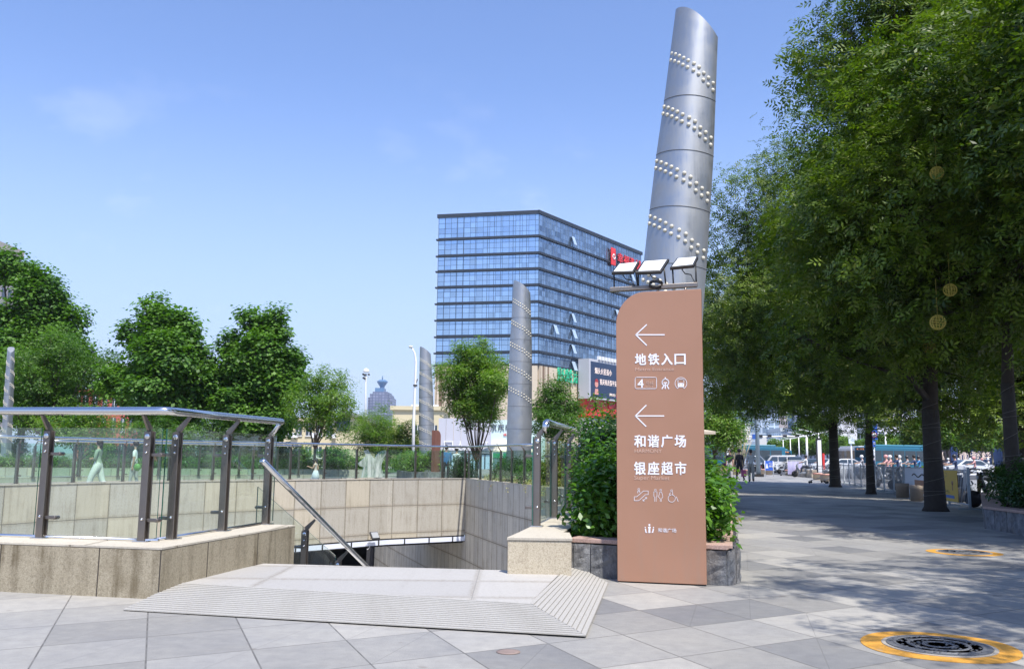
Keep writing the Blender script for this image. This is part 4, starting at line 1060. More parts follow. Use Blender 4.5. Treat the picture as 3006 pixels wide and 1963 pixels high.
def rockmat():
    m, n, b = newmat("split_slate"); g = NG(n); o = g.coord('Object')
    a = g.noise(g.scale(o, (1, 1, .6)), 7, 8, .7); f = g.noise(o, 60, 4, .7); w = g.noise(o, 2.3, 4)
    c = g.mix(g.maprange(a, .35, .7, 0, 1), (.075, .08, .09), (.27, .275, .28)); c = g.mix(g.maprange(f, .55, .75, 0, .6), c, (.42, .42, .40))
    c = g.mix(g.maprange(w, .5, .7, 0, .5), c, (.16, .12, .08)); n.links.new(c, b.inputs['Base Color']); b.inputs['Roughness'].default_value = .75
    g.bump(g.math('ADD', a, g.math('MULTIPLY', f, .3)), .9, .03, b); return m
M_rock = rockmat()
e = empty('stone_planter', (0, 0, 0), 0, 'raised bed clad in rough grey slate with red granite coping behind the brown sign', 'planter')
PF = [(.60, 9.44), (.66, 9.36), (1.3, 9.10), (2.10, 8.78), (2.26, 8.98), (3.3, 13.5), (8.2, 34.0)]
bed = PF + [(-.9, 34.6), (2.75, 21.0)]
slate_wall(PF, .33, e, 4)
inner = [(.66, 9.5), (1.33, 9.16), (2.08, 8.86), (2.2, 9.02), (3.24, 13.5), (8.1, 33.9), (-.85, 34.4), (2.7, 20.9)]
mb = MB(); mb.prism(inner, -.01, .30); mb.build('bed', M_soil, e)
mb = MB(); rg = random.Random(3)
def coping(mb, pts, w, z0, z1):
    for a, b in zip(pts[:-1], pts[1:]):
        a, b = Vector((*a, 0)), Vector((*b, 0)); d = b - a; L_ = d.length; d.normalize(); n_ = Vector((d.y, -d.x, 0)); k = max(1, round(L_ / .75))
        for i in range(k):
            p, q = a + d * (L_ * i / k + .003), a + d * (L_ * (i + 1) / k - .003); j = rg.uniform(-.006, .006)
            mb.prism([tuple((p + n_ * (.035 + j)).xy), tuple((q + n_ * (.035 + j)).xy), tuple((q - n_ * w).xy), tuple((p - n_ * w).xy)], z0, z1 + j * .4)
coping(mb, [(.62, 9.41), (2.12, 8.77)], .26, .34, .385); coping(mb, [(2.13, 8.80), (3.3, 13.5), (8.2, 34.0)], .26, .345, .388)
mb.build('coping', M_redstone, e, bevel=.008, seg=2)
SH = [  # x, y, z0, r(x,y,z), mat, leaf, clusters, label
    (1.10, 9.85, .30, (.38, .34, .42), M_leafS, .085, 150, 'broad-leaved glossy shrub behind the slate coping, left of the brown sign'),
    (1.35, 10.2, .30, (.50, .42, .62), M_leafS, .08, 170, 'dense glossy shrub directly behind the left half of the brown sign'),
    (1.28, 10.9, .30, (.38, .45, .78), M_leafH, .05, 240, 'tall small-leaved green shrub swallowing the end of the parapet handrail'),
    (1.32, 12.0, .30, (.55, .5, .84), M_leafS, .055, 220, 'upright feathery green shrub in the middle of the raised bed'),
    (1.85, 13.2, .30, (.55, .5, .76), M_leafP, .06, 170, 'shrub with cream and pink young leaves peeping out beside the sign'),
    (1.60, 15.5, .30, (.7, .7, .62), M_leafY, .06, 190, 'yellow-green shrub behind the parapet posts'),
    (1.86, 9.42, .30, (.27, .30, .40), M_leafS, .095, 130, 'large-leaved glossy shrub overhanging the coping to the right of the sign'),
    (2.02, 10.1, .30, (.33, .38, .50), M_leafS, .085, 150, 'glossy shrub second in the row right of the sign'),
    (2.25, 11.2, .30, (.36, .5, .52), M_leafH, .07, 150, 'dark glossy shrub third in the row right of the sign'),
    (2.5, 12.6, .30, (.5, .6, .52), M_leafY, .07, 150, 'olive shrub at the bend of the raised bed'),
]
for i, (x, y, z, r, m, ls, nc, lb) in enumerate(SH):
    shrub('shrub', lb, (x, y, z), r, m, ls, nc, 46, ls * 1.5, 30 + i, group='shrubs in the raised bed')
for i in range(11):
    y = 14.5 + i * 1.8; x = 2.26 + .235 * (y - 8.98) - .92
    shrub('hedge_shrub', ORD[i] + ' clipped shrub, counted from the sign, of the hedge running back along the promenade', (x, y, .3), (.6, 1.0, .5), M_leafH, .06, 90, 34, .1, 60 + i, group='hedge shrubs along the promenade bed')
# tall sprouts
e = empty('sapling', (1.22, 11.6, .3), 0, 'thin reddish-tipped sapling sticking up above the shrubs left of the sign', 'sapling')
mb = MB(); mb.tube([(0, 0, 0), (.02, 0, .9), (-.15, 0, 1.75)], [.012, .009, .004], 6); mb.tube([(.02, 0, .9), (.06, 0, 1.3), (.09, .02, 1.5)], [.008, .006, .003], 5); mb.build('stem', M_bark, e)
rgn = np.random.default_rng(5); t = rgn.random(260); pts = np.stack([.02 - .17 * np.clip(t - .5, 0, 1) * 2 + rgn.normal(0, .05, 260), rgn.normal(0, .05, 260), .5 + 1.25 * t], 1)
o = bpy.data.objects.new('foliage', leaf_mesh('foliage', pts, M_leafB, .07, .45, .3, 4)); COL.objects.link(o); o.parent = e

# shrubs behind the shaded side wall
def wallx(y): return -1.66 + (33.48 - y) * .328 * .875
for i, (y, dx, r, m, nc, lb) in enumerate([
    (34.6, .15, (.55, .55, .72), M_leafH, 220, 'rounded dark green bush at the corner of the sunken court'),
    (32.6, 1.25, (.55, .6, .70), M_leafH, 200, 'dark rounded bush behind the green glass, next to the corner bush'),
    (31.0, .9, (.6, .6, .66), M_leafS, 190, 'bright green bush behind the green glass railing left of the middle pillar'),
    (29.2, .8, (.65, .6, .66), M_leafH, 190, 'green bush behind the green glass in front of the middle pillar'),
    (27.4, .8, (.65, .6, .70), M_leafS, 190, 'green bush behind the green glass right of the middle pillar'),
    (25.4, .7, (.6, .6, .86), M_leafY, 240, 'ochre-leaved bush rising above the green glass railing'),
    (23.4, .9, (.7, .6, .74), M_leafH, 170, 'dark bush behind the parapet posts')]):
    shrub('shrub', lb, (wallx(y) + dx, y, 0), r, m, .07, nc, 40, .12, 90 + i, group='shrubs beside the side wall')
for i in range(5):
    y = 31.5 - i * 1.7
    shrub('shrub', 'low pale variegated shrub behind the green glass, ' + ORD[i] + ' from the court corner', (wallx(y) + .38, y, .02), (.34, .5, .30), M_leafP, .06, 50, 34, .1, 110 + i, group='pale low shrubs behind the green glass')
# pillar bed
e = empty('stone_planter', (0, 0, 0), 0, 'low curved bed edged in grey stone around the foot of the slim pillar', 'planter')
mb = MB(); mb.prism([(-5.7, 47), (-5.0, 45.2), (-4.1, 44.6), (-3.3, 45.3), (-3.1, 52), (-6.6, 52)], 0, .42); mb.build('stone_edge', M_rock, e)
for i, (x, y, r) in enumerate([(-5.3, 48.4, (.7, .7, .55)), (-4.9, 46.4, (.7, .6, .5)), (-4.0, 46.9, (.8, .6, .65)), (-5.8, 50.0, (.8, .8, .6))]):
    shrub('shrub', 'bright green shrub in the bed round the slim pillar, ' + ORD[i] + ' of four', (x, y, .4), r, M_leafB, .11, 90, 34, .18, 130 + i, group='shrubs round the slim pillar')
# back bed on the left: wall with a run of mounded shrubs
e = tag(wall_mesh([(-34, 43.3), (-27, 45.9), (-14, 50.2), (-8.0, 52.2)][::-1], -.5, 0, .42, 'low_granite_wall', M_far), 'furthest low pale wall in front of the mounded bushes on the left', 'wall')
for i in range(22):
    x = -33 + i * 1.25; y = 45.2 + (x + 34) * .34 + rnd.uniform(-.3, .5); k = rnd.uniform(.6, 1.15)
    shrub('mounded_bush', ORD[i] + ' mounded bush from the left beyond the railings on the far side', (x, y, .3), (.85 * k, .7, .5 * k), M_leafB if i % 3 else M_leafS, .12, 60, 30, .18, 150 + i, group='mounded bushes beyond the railings')

for i, (px, yt) in enumerate(((40, 1288), (310, 1290), (405, 1296), (545, 1282), (620, 1290), (690, 1278), (735, 1296), (830, 1300), (885, 1306), (985, 1300))):
    q = A(px, yt, 57 + (i % 3)); shrub('large_bush', 'large green bush below the trees on the far side, ' + ORD[i] + ' from the left', (q.x, q.y, 0), (1.05, 1.0, q.z * .56), (M_leafS, M_leafA, M_leafB)[i % 3], .15, 130, 34, .22, 400 + i, group='large bushes below the left trees')
# right-hand hedge bed
e = empty('hedge_planter', (0, 0, 0), 0, 'shaded planter with upright stone slabs holding a dark hedge at the right edge', 'planter')
hp = [(12.6, 24.0), (8.75, 16.6), (8.3, 12.0)]
slate_wall(hp, .36, e, 9)
mb = MB(); mb.prism([(12.65, 23.9), (8.83, 16.6), (8.38, 11.9), (13, 11.9), (13.8, 23.9)], 0, .33); mb.build('bed', M_soil, e)
mb = MB(); coping(mb, hp, .3, .365, .41); mb.build('coping', M_redstone, e)
k = 0
for (x, y) in ((9.2, 13.0), (9.3, 14.6), (9.6, 16.2), (10.5, 17.8), (11.3, 19.4), (12.0, 21.0), (10.8, 14.2), (11.2, 16.0), (11.8, 18.0)):
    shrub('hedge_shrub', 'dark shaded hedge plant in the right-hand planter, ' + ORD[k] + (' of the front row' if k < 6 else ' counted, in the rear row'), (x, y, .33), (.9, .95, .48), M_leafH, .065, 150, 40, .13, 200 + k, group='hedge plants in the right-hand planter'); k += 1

# ================================================================== manholes and drain marks
def worn_yellow():
    m, n, b = newmat("yellow_paint"); g = NG(n); o = g.coord('Object'); a = g.noise(o, 5, 8, .75); f = g.noise(o, 60, 3, .7)
    c = g.mix(g.maprange(f, .3, .7, 0, 1), (.52, .25, .035), (.70, .35, .05)); c = g.mix(g.maprange(a, .56, .66, 0, .75), c, (.33, .28, .20)); n.links.new(c, b.inputs['Base Color']); b.inputs['Roughness'].default_value = .6; return m
M_yel = worn_yellow()
M_iron = simple("cast_iron", (.13, .135, .145), .6, .2, vary=.3, scale=30, bump=.5)
def manhole(c, r1, r2, lb, rot, n_=1.8, sx=1.0):
    e = empty('manhole_cover', (c[0], c[1], 0), rot, lb, 'manhole')
    mb = MB(); pl = []
    for i in range(48):
        a = 2 * PI * i / 48; ca, sa = math.cos(a), math.sin(a); k = (abs(ca) ** n_ + abs(sa) ** n_) ** (-1 / n_); pl.append((r2 * k * ca * sx, r2 * k * sa))
    mb.prism(pl, .001, .004); mb.build('painted_surround', M_yel, e)
    mb = MB(); mb.lathe([(r1 + .025, .0045), (r1 + .025, .008), (r1, .009), (r1, .0055)], n=48, smooth=False); mb.build('ring', simple("ring_grey", (.35, .32, .27), .7), e)
    mb = MB(); mb.lathe([(r1 - .006, .0055), (r1 - .006, .012)], n=48, smooth=False)
    for rr0 in (.86, .60, .32):
        mb.lathe([(r1 * rr0, .012), (r1 * rr0 - .004, .017), (r1 * rr0 - .018, .017), (r1 * rr0 - .022, .012)], n=40, smooth=False)
    rg = random.Random(5)
    for i in range(150):
        a = rg.uniform(0, 2 * PI); q = r1 * math.sqrt(rg.uniform(.02, .8)); mb.box((q * math.cos(a) - .008, q * math.sin(a) - .006, .012), (q * math.cos(a) + .008, q * math.sin(a) + .006, .0165))
    mb.build('iron_lid', M_iron, e)
mc = (G(2616, 1893) + G(2897, 1900)) / 2
manhole((mc.x, mc.y), .325, .50, 'round black manhole lid with a painted yellow surround in the right foreground', R_(20))
mc = (G(2735, 1618) + G(2925, 1624)) / 2
manhole((mc.x, mc.y), .32, .47, 'second manhole further back in the tree shade, yellow paint worn', R_(-30))
mb = MB(); c = G(1492, 1913); mb.lathe([(.075, .001), (.075, .005), (.05, .006)], c=(c.x, c.y, 0), n=24); tag(mb.build('round_bolt_cover', simple("rust_cover", (.24, .18, .155), .7, vary=.3)), 'small rusty round cap set in the paving in front of the ramp', 'cap')

# ================================================================== trees
PT = 'plane and pagoda trees round the plaza'
M_leafG = leaf_mat('green_pagoda_leaf', (.026, .078, .010), (.115, .225, .026), .35, .5)
def crown_blobs(rx, ry, z0, z1, n, seed, lob=.5, cone=.0):
    """overlapping lobes filling an uneven ellipsoid between the heights z0 and z1"""
    rg = random.Random(seed); out = []; H_ = z1 - z0; lumpy = n >= 20
    for i in range(n):
        t = (i + .5) / n; z = z0 + H_ * (.12 + .80 * t); k = math.sin(PI * min(1, .16 + .84 * t) ** (1.0 - cone * .3)) ** .6; k = max(.28, k * (1 - cone * max(0, t - .15) * 1.15))
        a = i * 2.4 + rg.uniform(-.4, .4); q = lob * k * rg.uniform(.5, 1)
        r = (.66 - .2 * t * cone) * k * rg.uniform(.8, 1.1)
        if lumpy: q = .84 * k * rg.uniform(.2, 1.05); r = (.33 * k + .07) * rg.uniform(.65, 1.3)
        out.append((rx * q * math.cos(a), ry * q * math.sin(a), z, rx * r, ry * r, (H_ * .20 if not lumpy else H_ * .12) * rg.uniform(.8, 1.25)))
    return out
def tree_px(label, px, Y, x0, x1, ytop, ybot, mat, n=9, cone=.0, **k):
    c = A(px, 1300, Y); rx = (x1 - x0) / 2 / F * Y * (1.14 if n < 24 else 1.0); zt = A(px, ytop, Y).z; zb = A(px, ybot, Y).z
    cx = A((x0 + x1) / 2, 1300, Y).x - c.x
    bl = [(b[0] + cx,) + b[1:] for b in crown_blobs(rx, rx * .9, zb, zt, n, k.get('seed', 1), cone=cone)]
    for (ex, ey, er) in k.pop('peaks', ()):
        q = A(ex, ey, Y); er = er / F * Y; bl.append((q.x - c.x, 0, q.z, er, er, er * 1.25))
    return tree(k.pop('name', 'plane_tree'), label, (c.x, Y, 0), bl, mat, group=PT, **k)
tree_px('dense plane tree whose crown rises highest at the far left', 60, 66, -120, 262, 790, 1260, M_leafD, n=32, cone=.50, ncl=1800, per=40, sig=.40, size=.28, asp=.85, peaks=[(40, 765, 34), (10, 800, 40), (75, 810, 34), (150, 870, 34), (215, 945, 38), (245, 1040, 36)], seed=11, trunk_r=.3, fork=3.0)
tree_px('broad dark pagoda tree in front of the tall left plane tree', 150, 58, -40, 300, 965, 1290, M_leafG, name='pagoda_tree', n=22, ncl=800, per=50, sig=.42, size=.20, asp=.4, seed=12, fork=2.0)
tree_px('conical dense plane tree left of centre, between the two other plane trees', 478, 56, 312, 640, 905, 1290, M_leafD, n=34, cone=.22, ncl=1500, per=40, sig=.34, size=.25, asp=.85, peaks=[(455, 905, 30), (430, 945, 36), (542, 960, 36), (385, 985, 32), (600, 1060, 34), (345, 1110, 34)], seed=21, trunk_r=.25, fork=2.4)
tree_px('twin-topped plane tree right of the conical one, a little shorter', 765, 56, 632, 884, 945, 1310, M_leafD, n=30, cone=.16, ncl=1300, per=40, sig=.32, size=.24, asp=.85, peaks=[(735, 945, 30), (808, 935, 28), (815, 980, 30), (680, 1010, 32), (860, 1060, 30), (840, 1130, 34), (660, 1130, 30)], seed=33, trunk_r=.2, fork=2.0)
tree_px('dark pagoda tree filling the gap behind the two middle plane trees', 640, 76, 540, 760, 1130, 1330, M_leafG, name='pagoda_tree', n=9, ncl=300, per=50, sig=.4, size=.24, asp=.4, seed=45, trunk_r=.14, fork=1.5)
tree_px('loose airy pagoda tree with several thin stems right of the plane trees', 925, 50, 828, 1060, 1078, 1270, M_leafB, name='pagoda_tree', n=10, ncl=230, per=55, sig=.27, size=.17, asp=.4, seed=41, trunk_r=.09, fork=1.6, kind='leaf')
tree_px('young pagoda tree in front of the plane trees, low behind the handrail', 235, 40, 120, 372, 1196, 1320, M_leafB, name='pagoda_tree', n=7, ncl=200, per=50, sig=.22, size=.13, asp=.4, seed=43, trunk_r=.06, fork=.9)
tree_px('small pagoda tree behind the handrail corner', 470, 42, 372, 600, 1225, 1330, M_leafG, name='pagoda_tree', n=6, ncl=140, per=50, sig=.22, size=.14, asp=.4, seed=44, trunk_r=.06, fork=.9)
tree_px('fine-leaved willow-like tree below the distant tower', 1110, 66, 1010, 1190, 1205, 1340, M_leafB, name='willow_tree', n=9, ncl=230, per=60, sig=.3, size=.18, asp=.25, seed=51, trunk_r=.1, fork=1.3, droop=.6)
tree_px('round green tree left of the slim pillar', 1195, 62, 1140, 1240, 1245, 1350, M_leafA, name='pagoda_tree', n=6, ncl=140, per=50, sig=.3, size=.17, asp=.4, seed=52, trunk_r=.08, fork=1.3)
tree_px('bushy round tree with a forked trunk before the office block, between two pillars', 1400, 52, 1276, 1500, 998, 1262, M_leafB, name='pagoda_tree', n=22, ncl=600, per=60, sig=.28, size=.17, asp=.4, seed=61, trunk_r=.10, fork=.9)
tree_px('rounded tree between the middle pillar and the parapet handrail', 1630, 70, 1556, 1706, 1106, 1300, M_leafG, name='pagoda_tree', n=9, ncl=330, per=50, sig=.35, size=.22, asp=.4, seed=62, trunk_r=.12, fork=2)
tree_px('sunlit green tree just right of the brown sign', 2095, 62, 2030, 2192, 1140, 1330, M_leafB, name='pagoda_tree', n=9, ncl=300, per=50, sig=.35, size=.22, asp=.4, seed=63, trunk_r=.12, fork=1.5)
# bare bundled branches
e = empty('bare_shrub', (A(2165, 1300, 80).x, 80, 0), 0, 'tall leafless shrub with a bundle of pale upright stems near the pole', 'shrub'); mb = MB(); rg = random.Random(2)
for i in range(46):
    a = rg.uniform(0, 6.28); r = rg.uniform(.2, 1.5); mb.tube([(.2 * math.cos(a), .2 * math.sin(a), 0), (r * .6 * math.cos(a), r * .6 * math.sin(a), 2), (r * math.cos(a), r * math.sin(a), rg.uniform(3.2, 4.3))], [.035, .025, .012], 4)
mb.build('stems', simple("pale_twigs", (.42, .36, .24), .8), e)

# the avenue of big pagoda trees on the right
BARK_D = simple("dark_bark", (.045, .036, .028), .95, vary=.35, scale=10, bump=1.0)
M_wire = simple("light_wire", (.16, .15, .13), .5)
def wires(e, r0, h, lean=(0, 0), turns=9):
    mb = MB(); pts = []
    for i in range(turns * 10):
        t = i / (turns * 10); a = i * .628 + .5 * math.sin(i * .05); r = r0 * (1.25 - .45 * t) + .01; pts.append((r * math.cos(a) + lean[0] * t, r * math.sin(a) + lean[1] * t, .1 + h * t + .05 * math.sin(i * .23) + .08 * math.sin(i * .031 * 7)))
    mb.tube(pts, .004, 4, False); mb.build('wire_wrap', M_wire, e)
def avenue(label, base, h, r, zb, seed, tr, fork, n=16, ncl=900, per=26, size=.30, sx=0, lobes=None, lean=(0, 0), shell=.5):
    bl = crown_blobs(r, r, zb, h, n, seed, lob=.62)
    bl = [(b[0] + sx, b[1]) + b[2:] for b in bl] + (lobes or [])
    e = tree('pagoda_tree', label, (base[0], base[1], 0), bl, M_leafA, trunk_r=tr, fork=fork, ncl=int(ncl * 1.45), per=per, sig=.34, size=size * 1.1, kind='spray', seed=seed, bark=BARK_D, up=.42, droop=.35, flat=.85,
             twigs=12, lean=lean, group='big pagoda trees along the promenade', shell=shell)
    wires(e, tr * 1.15, min(fork, 2.6), lean)
    return e
avenue('big pagoda tree furthest along the promenade, its straight dark trunk beside the shopping trolley', (15.2, 42), 12.5, 5.6, 3.2, 71, .235, 3.0, sx=-1.2, ncl=1250, lobes=[(-5.2, -1, 4.9, 1.9, 2, 1.1), (-3, -2, 4.2, 2.0, 2, 1.0), (-4.6, 1.5, 6.6, 2.2, 2, 1.5), (-5.4, 0, 8.6, 1.8, 2, 1.5), (0, -1.5, 4.4, 2.2, 2, 1.0), (-1.5, -2, 5.6, 2.2, 2, 1.2)])
avenue('big pagoda tree with a slim forked trunk, second from the shopping trolley', (13.45, 33.5), 13.6, 5.0, 3.0, 72, .155, 2.1, sx=-.9, ncl=1000, lobes=[(-4.6, 1.0, 5.2, 1.8, 1.8, 1.0), (-5.0, 0, 7.4, 1.7, 1.8, 1.4), (-2.6, -1.5, 4.0, 1.8, 1.6, .8), (-.6, -1.6, 3.7, 1.8, 1.6, .8), (-3.6, 0, 6.2, 1.8, 1.8, 1.2), (1.8, -1, 4.0, 1.8, 1.6, .8), (-4.8, .6, 9.4, 1.7, 1.8, 1.4), (-4.4, 0, 11.2, 1.5, 1.6, 1.1), (-2.6, 0, 12.6, 1.9, 1.8, 1.2)])
avenue('thickest dark trunk of the avenue, wrapped in wire, beside the yellow banner', (10.53, 22.3), 14.2, 3.5, 3.6, 73, .24, 2.5, sx=.5, ncl=1200, lobes=[(-2.9, -1.6, 5.4, 1.3, 1.4, .8), (-3.5, -2.0, 6.6, 1.1, 1.3, .7), (-2.2, -.6, 11.4, 1.2, 1.4, 1.0), (-.9, -1, 13.2, 1.8, 1.6, 1.2), (-2.0, -1.8, 7.6, 1.3, 1.3, .7), (-1.4, -.8, 4.0, 1.6, 1.4, .6), (1.4, -.8, 4.0, 1.6, 1.4, .6), (-2.8, .8, 4.4, 1.3, 1.4, .7), (0, 1.4, 4.0, 1.8, 1.4, .7)])
avenue('slender pagoda tree growing out of the right-hand hedge planter', (10.1, 18.0), 11.5, 3.6, 3.7, 74, .15, 2.8, ncl=650, lobes=[(-1.5, .5, 9.5, 1.6, 1.6, 1.2), (.8, -.6, 3.9, 1.3, 1.2, .6), (-1.2, 0, 4.2, 1.2, 1.2, .6)])
avenue('pagoda tree overhanging the top right corner, trunk out of view', (11.4, 12.5), 12.0, 4.2, 4.4, 75, .22, 3.6, ncl=850, shell=.4)
avenue('nearest pagoda tree on the right, only its shade seen on the paving', (9.4, 3.2), 11.0, 4.2, 4.6, 76, .22, 3.4, ncl=520)
avenue('dark low-branched pagoda tree behind the hedge planter, filling the right edge', (17.5, 30.5), 11.5, 5.0, 2.6, 77, .22, 2.2, ncl=1000, lobes=[(-4.4, -1, 3.2, 1.6, 1.8, .9), (-2, -2, 3.0, 2.0, 1.8, .9), (-4.9, 0, 4.6, 1.6, 1.8, 1.0), (1.5, -2.5, 3.2, 2.2, 1.8, .9)])
# yellow wire balls hung in them
M_ball = simple("yellow_wire", (.62, .50, .10), .5)
balls = [(2750, 508, 20), (2753, 946, 22), (2727, 1019, 18), (2918, 895, 17), (2789, 851, 19), (2365, 923, 11), (2311, 985, 10), (2229, 1007, 10), (2311, 1132, 7.5), (2670, 1175, 11), (2447, 1048, 9), (2461, 1000, 10)]
names = ['highest yellow wire ball, alone in the upper crown', 'largest yellow wire ball near the thick trunk', 'yellow wire ball just below the largest one', 'yellow wire ball hanging furthest right', 'dim yellow wire ball above the largest one', 'yellow wire ball at the left crown edge, uppermost of three', 'yellow wire ball at the left crown edge, middle of three', 'leftmost yellow wire ball', 'smallest yellow wire ball, low over the promenade', 'yellow wire ball low between the two thick trunks', 'lower of two dim yellow wire balls in mid crown', 'upper of two dim yellow wire balls in mid crown']
proto = None
for (px, py, r), nm in zip(balls, names):
    Y = .145 * F / r; Y = min(Y, {0: 16, 4: 17, 10: 30, 11: 30}.get(names.index(nm), 99))
    p = A(px, py, Y); k = r / F * Y / .15
    if proto is None:
        mb = MB()
        for i in range(7):
            a = PI * i / 7; mb.tube([(.15 * math.cos(t) * math.cos(a), .15 * math.cos(t) * math.sin(a), .15 * math.sin(t)) for t in [2 * PI * j / 20 for j in range(21)]], .0045, 4, False)
        for i in range(-4, 5):
            z = i * .033; q = math.sqrt(.15 ** 2 - z * z); mb.tube([(q * math.cos(t), q * math.sin(t), z) for t in [2 * PI * j / 20 for j in range(21)]], .0045, 4, False)
        mb.tube([(0, 0, .15), (0, 0, .9)], .003, 4, False)
        proto = mb.build('wire_ball', M_ball); o = proto
    else: o = proto.copy(); COL.objects.link(o)
    o.location = p; o.scale = (k, k, k)
    tag(o, nm, 'hanging lantern', 'yellow wire balls hung in the trees')

# ================================================================== office block
OM, OL, OR_ = Vector((5.95, 200, 0)), Vector((-17.6, 204.7, 0)), Vector((35.6, 240.8, 0))
ROOF = 58.0
bandz = [52.0, 48.0, 44.3, 40.5, 36.6, 32.7, 28.8, 25.0, 22.1]
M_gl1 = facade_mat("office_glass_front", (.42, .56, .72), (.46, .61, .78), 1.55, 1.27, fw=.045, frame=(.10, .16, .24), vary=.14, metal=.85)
M_gl2 = facade_mat("office_glass_side", (.18, .25, .34), (.32, .43, .56), 1.3, 1.27, fw=.05, frame=(.16, .22, .30), vary=.2, metal=.8, vec=1.6)  # darker copy of the front glass, the dimmer face put into its colour
M_ledge = simple("dark_ledge", (.035, .045, .06), .5, .3)
e = empty('office_block', (0, 0, 0), 0, 'blue glass office block with dark ledges on every floor and a beige base', 'building')
BX = OL + (OR_ - OM); foot = [(OM.x, OM.y), (OR_.x, OR_.y), (BX.x, BX.y), (OL.x, OL.y)]
mb = MB(); mb.prism(foot, 0, ROOF - .3); mb.build('core', simple("core", (.10, .14, .2), .5), e)
def facewall(p, q, z0, z1, off, mat, name, th=.25, parent=None, u0=0.0):
    d = (q - p).normalized(); n_ = Vector((d.y, -d.x, 0)); a, b = p + n_ * off, q + n_ * off; L_ = (q - p).length; mb = MB()
    vs = [(a.x, a.y, z0), (b.x, b.y, z0), (b.x, b.y, z1), (a.x, a.y, z1)]; c, d_ = a - n_ * th, b - n_ * th
    mb.add(vs + [(c.x, c.y, z0), (d_.x, d_.y, z0), (d_.x, d_.y, z1), (c.x, c.y, z1)], [(0, 1, 2, 3), (3, 2, 6, 7), (0, 4, 5, 1), (0, 3, 7, 4), (1, 5, 6, 2)],
           [[(u0, z0 * 1.0), (u0 + L_, z0), (u0 + L_, z1), (u0, z1)], [(0, 0)] * 4, [(0, 0)] * 4, [(0, 0)] * 4, [(0, 0)] * 4])
    return mb.build(name, mat, parent)
tops = [ROOF] + bandz
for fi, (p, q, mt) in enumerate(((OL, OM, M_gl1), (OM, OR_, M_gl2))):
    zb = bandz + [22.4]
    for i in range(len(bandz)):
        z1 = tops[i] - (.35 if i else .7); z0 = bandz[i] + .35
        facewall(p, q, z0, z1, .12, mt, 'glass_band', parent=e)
    for i, z in enumerate(bandz):
        d = (q - p).normalized()
        facewall(p - d * (.5 if fi == 0 else 0), q + d * (.4 if fi == 1 else .4), z - .24, z + .10, .55, M_ledge, 'ledge', th=.9, parent=e)
        facewall(p, q, z + .14, z + .34, .35, M_ledge, 'sill', th=.5, parent=e)
    facewall(p - (q - p).normalized() * .4, q + (q - p).normalized() * .4, ROOF - .7, ROOF + .15, .35, M_ledge, 'roof_edge', th=.8, parent=e)
# mullions standing proud
for fi, (p, q) in enumerate(((OL, OM), (OM, OR_))):
    d = (q - p).normalized(); n_ = Vector((d.y, -d.x, 0)); L_ = (q - p).length; mb = MB(); rg = random.Random(3); s_ = 0
    M_ = Matrix(((d.x, n_.x, 0, p.x), (d.y, n_.y, 0, p.y), (0, 0, 1, 0), (0, 0, 0, 1)))
    while s_ < L_:
        for i in range(len(bandz)): mb.box((s_ - .03, .12, bandz[i] + .3), (s_ + .03, .20, tops[i] - .4), M_)
        s_ += (2.9, 1.6)[rg.random() < .5] if fi == 0 else (1.3, 2.0)[rg.random() < .3]
    tag(mb.build('mullions', M_ledge if fi == 0 else simple("steel_mullion", (.22, .30, .40), .4, .4), e), kind='stuff')
M_sash = simple("open_sash", (.36, .46, .56), .2, spec=.8)
dS_ = (OR_ - OM).normalized(); nS = Vector((dS_.y, -dS_.x, 0))
for (px, py, w) in ((1682, 708, 1.2), (1811, 922, 1.5), (1681, 934, 1.1), (1629, 968, 1.3), (1683, 981, 1.4), (1681, 1025, 1.2), (1683, 1075, 1.5), (1855, 815, 1.3)):
    p = V(px, py, OM + nS * .3, dS_); M_ = Matrix(((dS_.x, nS.x, 0, p.x), (dS_.y, nS.y, 0, p.y), (0, 0, 1, p.z), (0, 0, 0, 1)))
    mb = MB(); mb.add([(-w / 2, 0, 1.1), (w / 2, 0, 1.1), (w / 2, .8, -1.1), (-w / 2, .8, -1.1), (-w / 2, .05, 1.15), (w / 2, .05, 1.15), (w / 2, .88, -1.05), (-w / 2, .88, -1.05)], [(0, 1, 2, 3), (7, 6, 5, 4), (0, 4, 5, 1), (2, 6, 7, 3), (1, 5, 6, 2), (3, 7, 4, 0)], None, M_); mb.build('open_window', M_sash, e)
# beige base with brown upright stripes
def stripes():
    m, n, b = newmat("striped_cladding"); g = NG(n); x, y, z = g.sep(g.coord('UV'))
    w = g.white(g.comb(g.math('FLOOR', g.math('DIVIDE', x, .62)), 1.0)); c = g.mix(g.math('GREATER_THAN', w, .74), (.62, .52, .38), (.20, .13, .08))
    w2 = g.white(g.comb(g.math('FLOOR', g.math('DIVIDE', x, .25)), 7.0)); c = g.mix(g.math('GREATER_THAN', w2, .9), c, (.26, .18, .11))
    hl = g.math('LESS_THAN', g.math('FRACT', g.math('DIVIDE', y, 3.1)), .02); c = g.mix(g.math('MULTIPLY', hl, .3), c, (.3, .24, .18))
    n.links.new(c, b.inputs['Base Color']); b.inputs['Roughness'].default_value = .7; return m
M_str = stripes()
facewall(OL, OM, 0, 22.0, .55, M_str, 'podium_cladding', th=.6, parent=e); facewall(OM, OR_, 0, 22.0, .55, M_str, 'podium_cladding', th=.6, parent=e)
ORS = up(V(1692, 1180, OM, (OR_ - OM).normalized()), 0)
facewall(ORS, OR_, 10.8, 16.2, 3.0, M_red, 'red_cladding', th=2.5, parent=e)
facewall(ORS, OR_, 0, 10.79, 2.9, simple('shop_grey', (.42, .42, .44), .6, vary=.2, scale=.3), 'shopfront', th=2.4, parent=e)
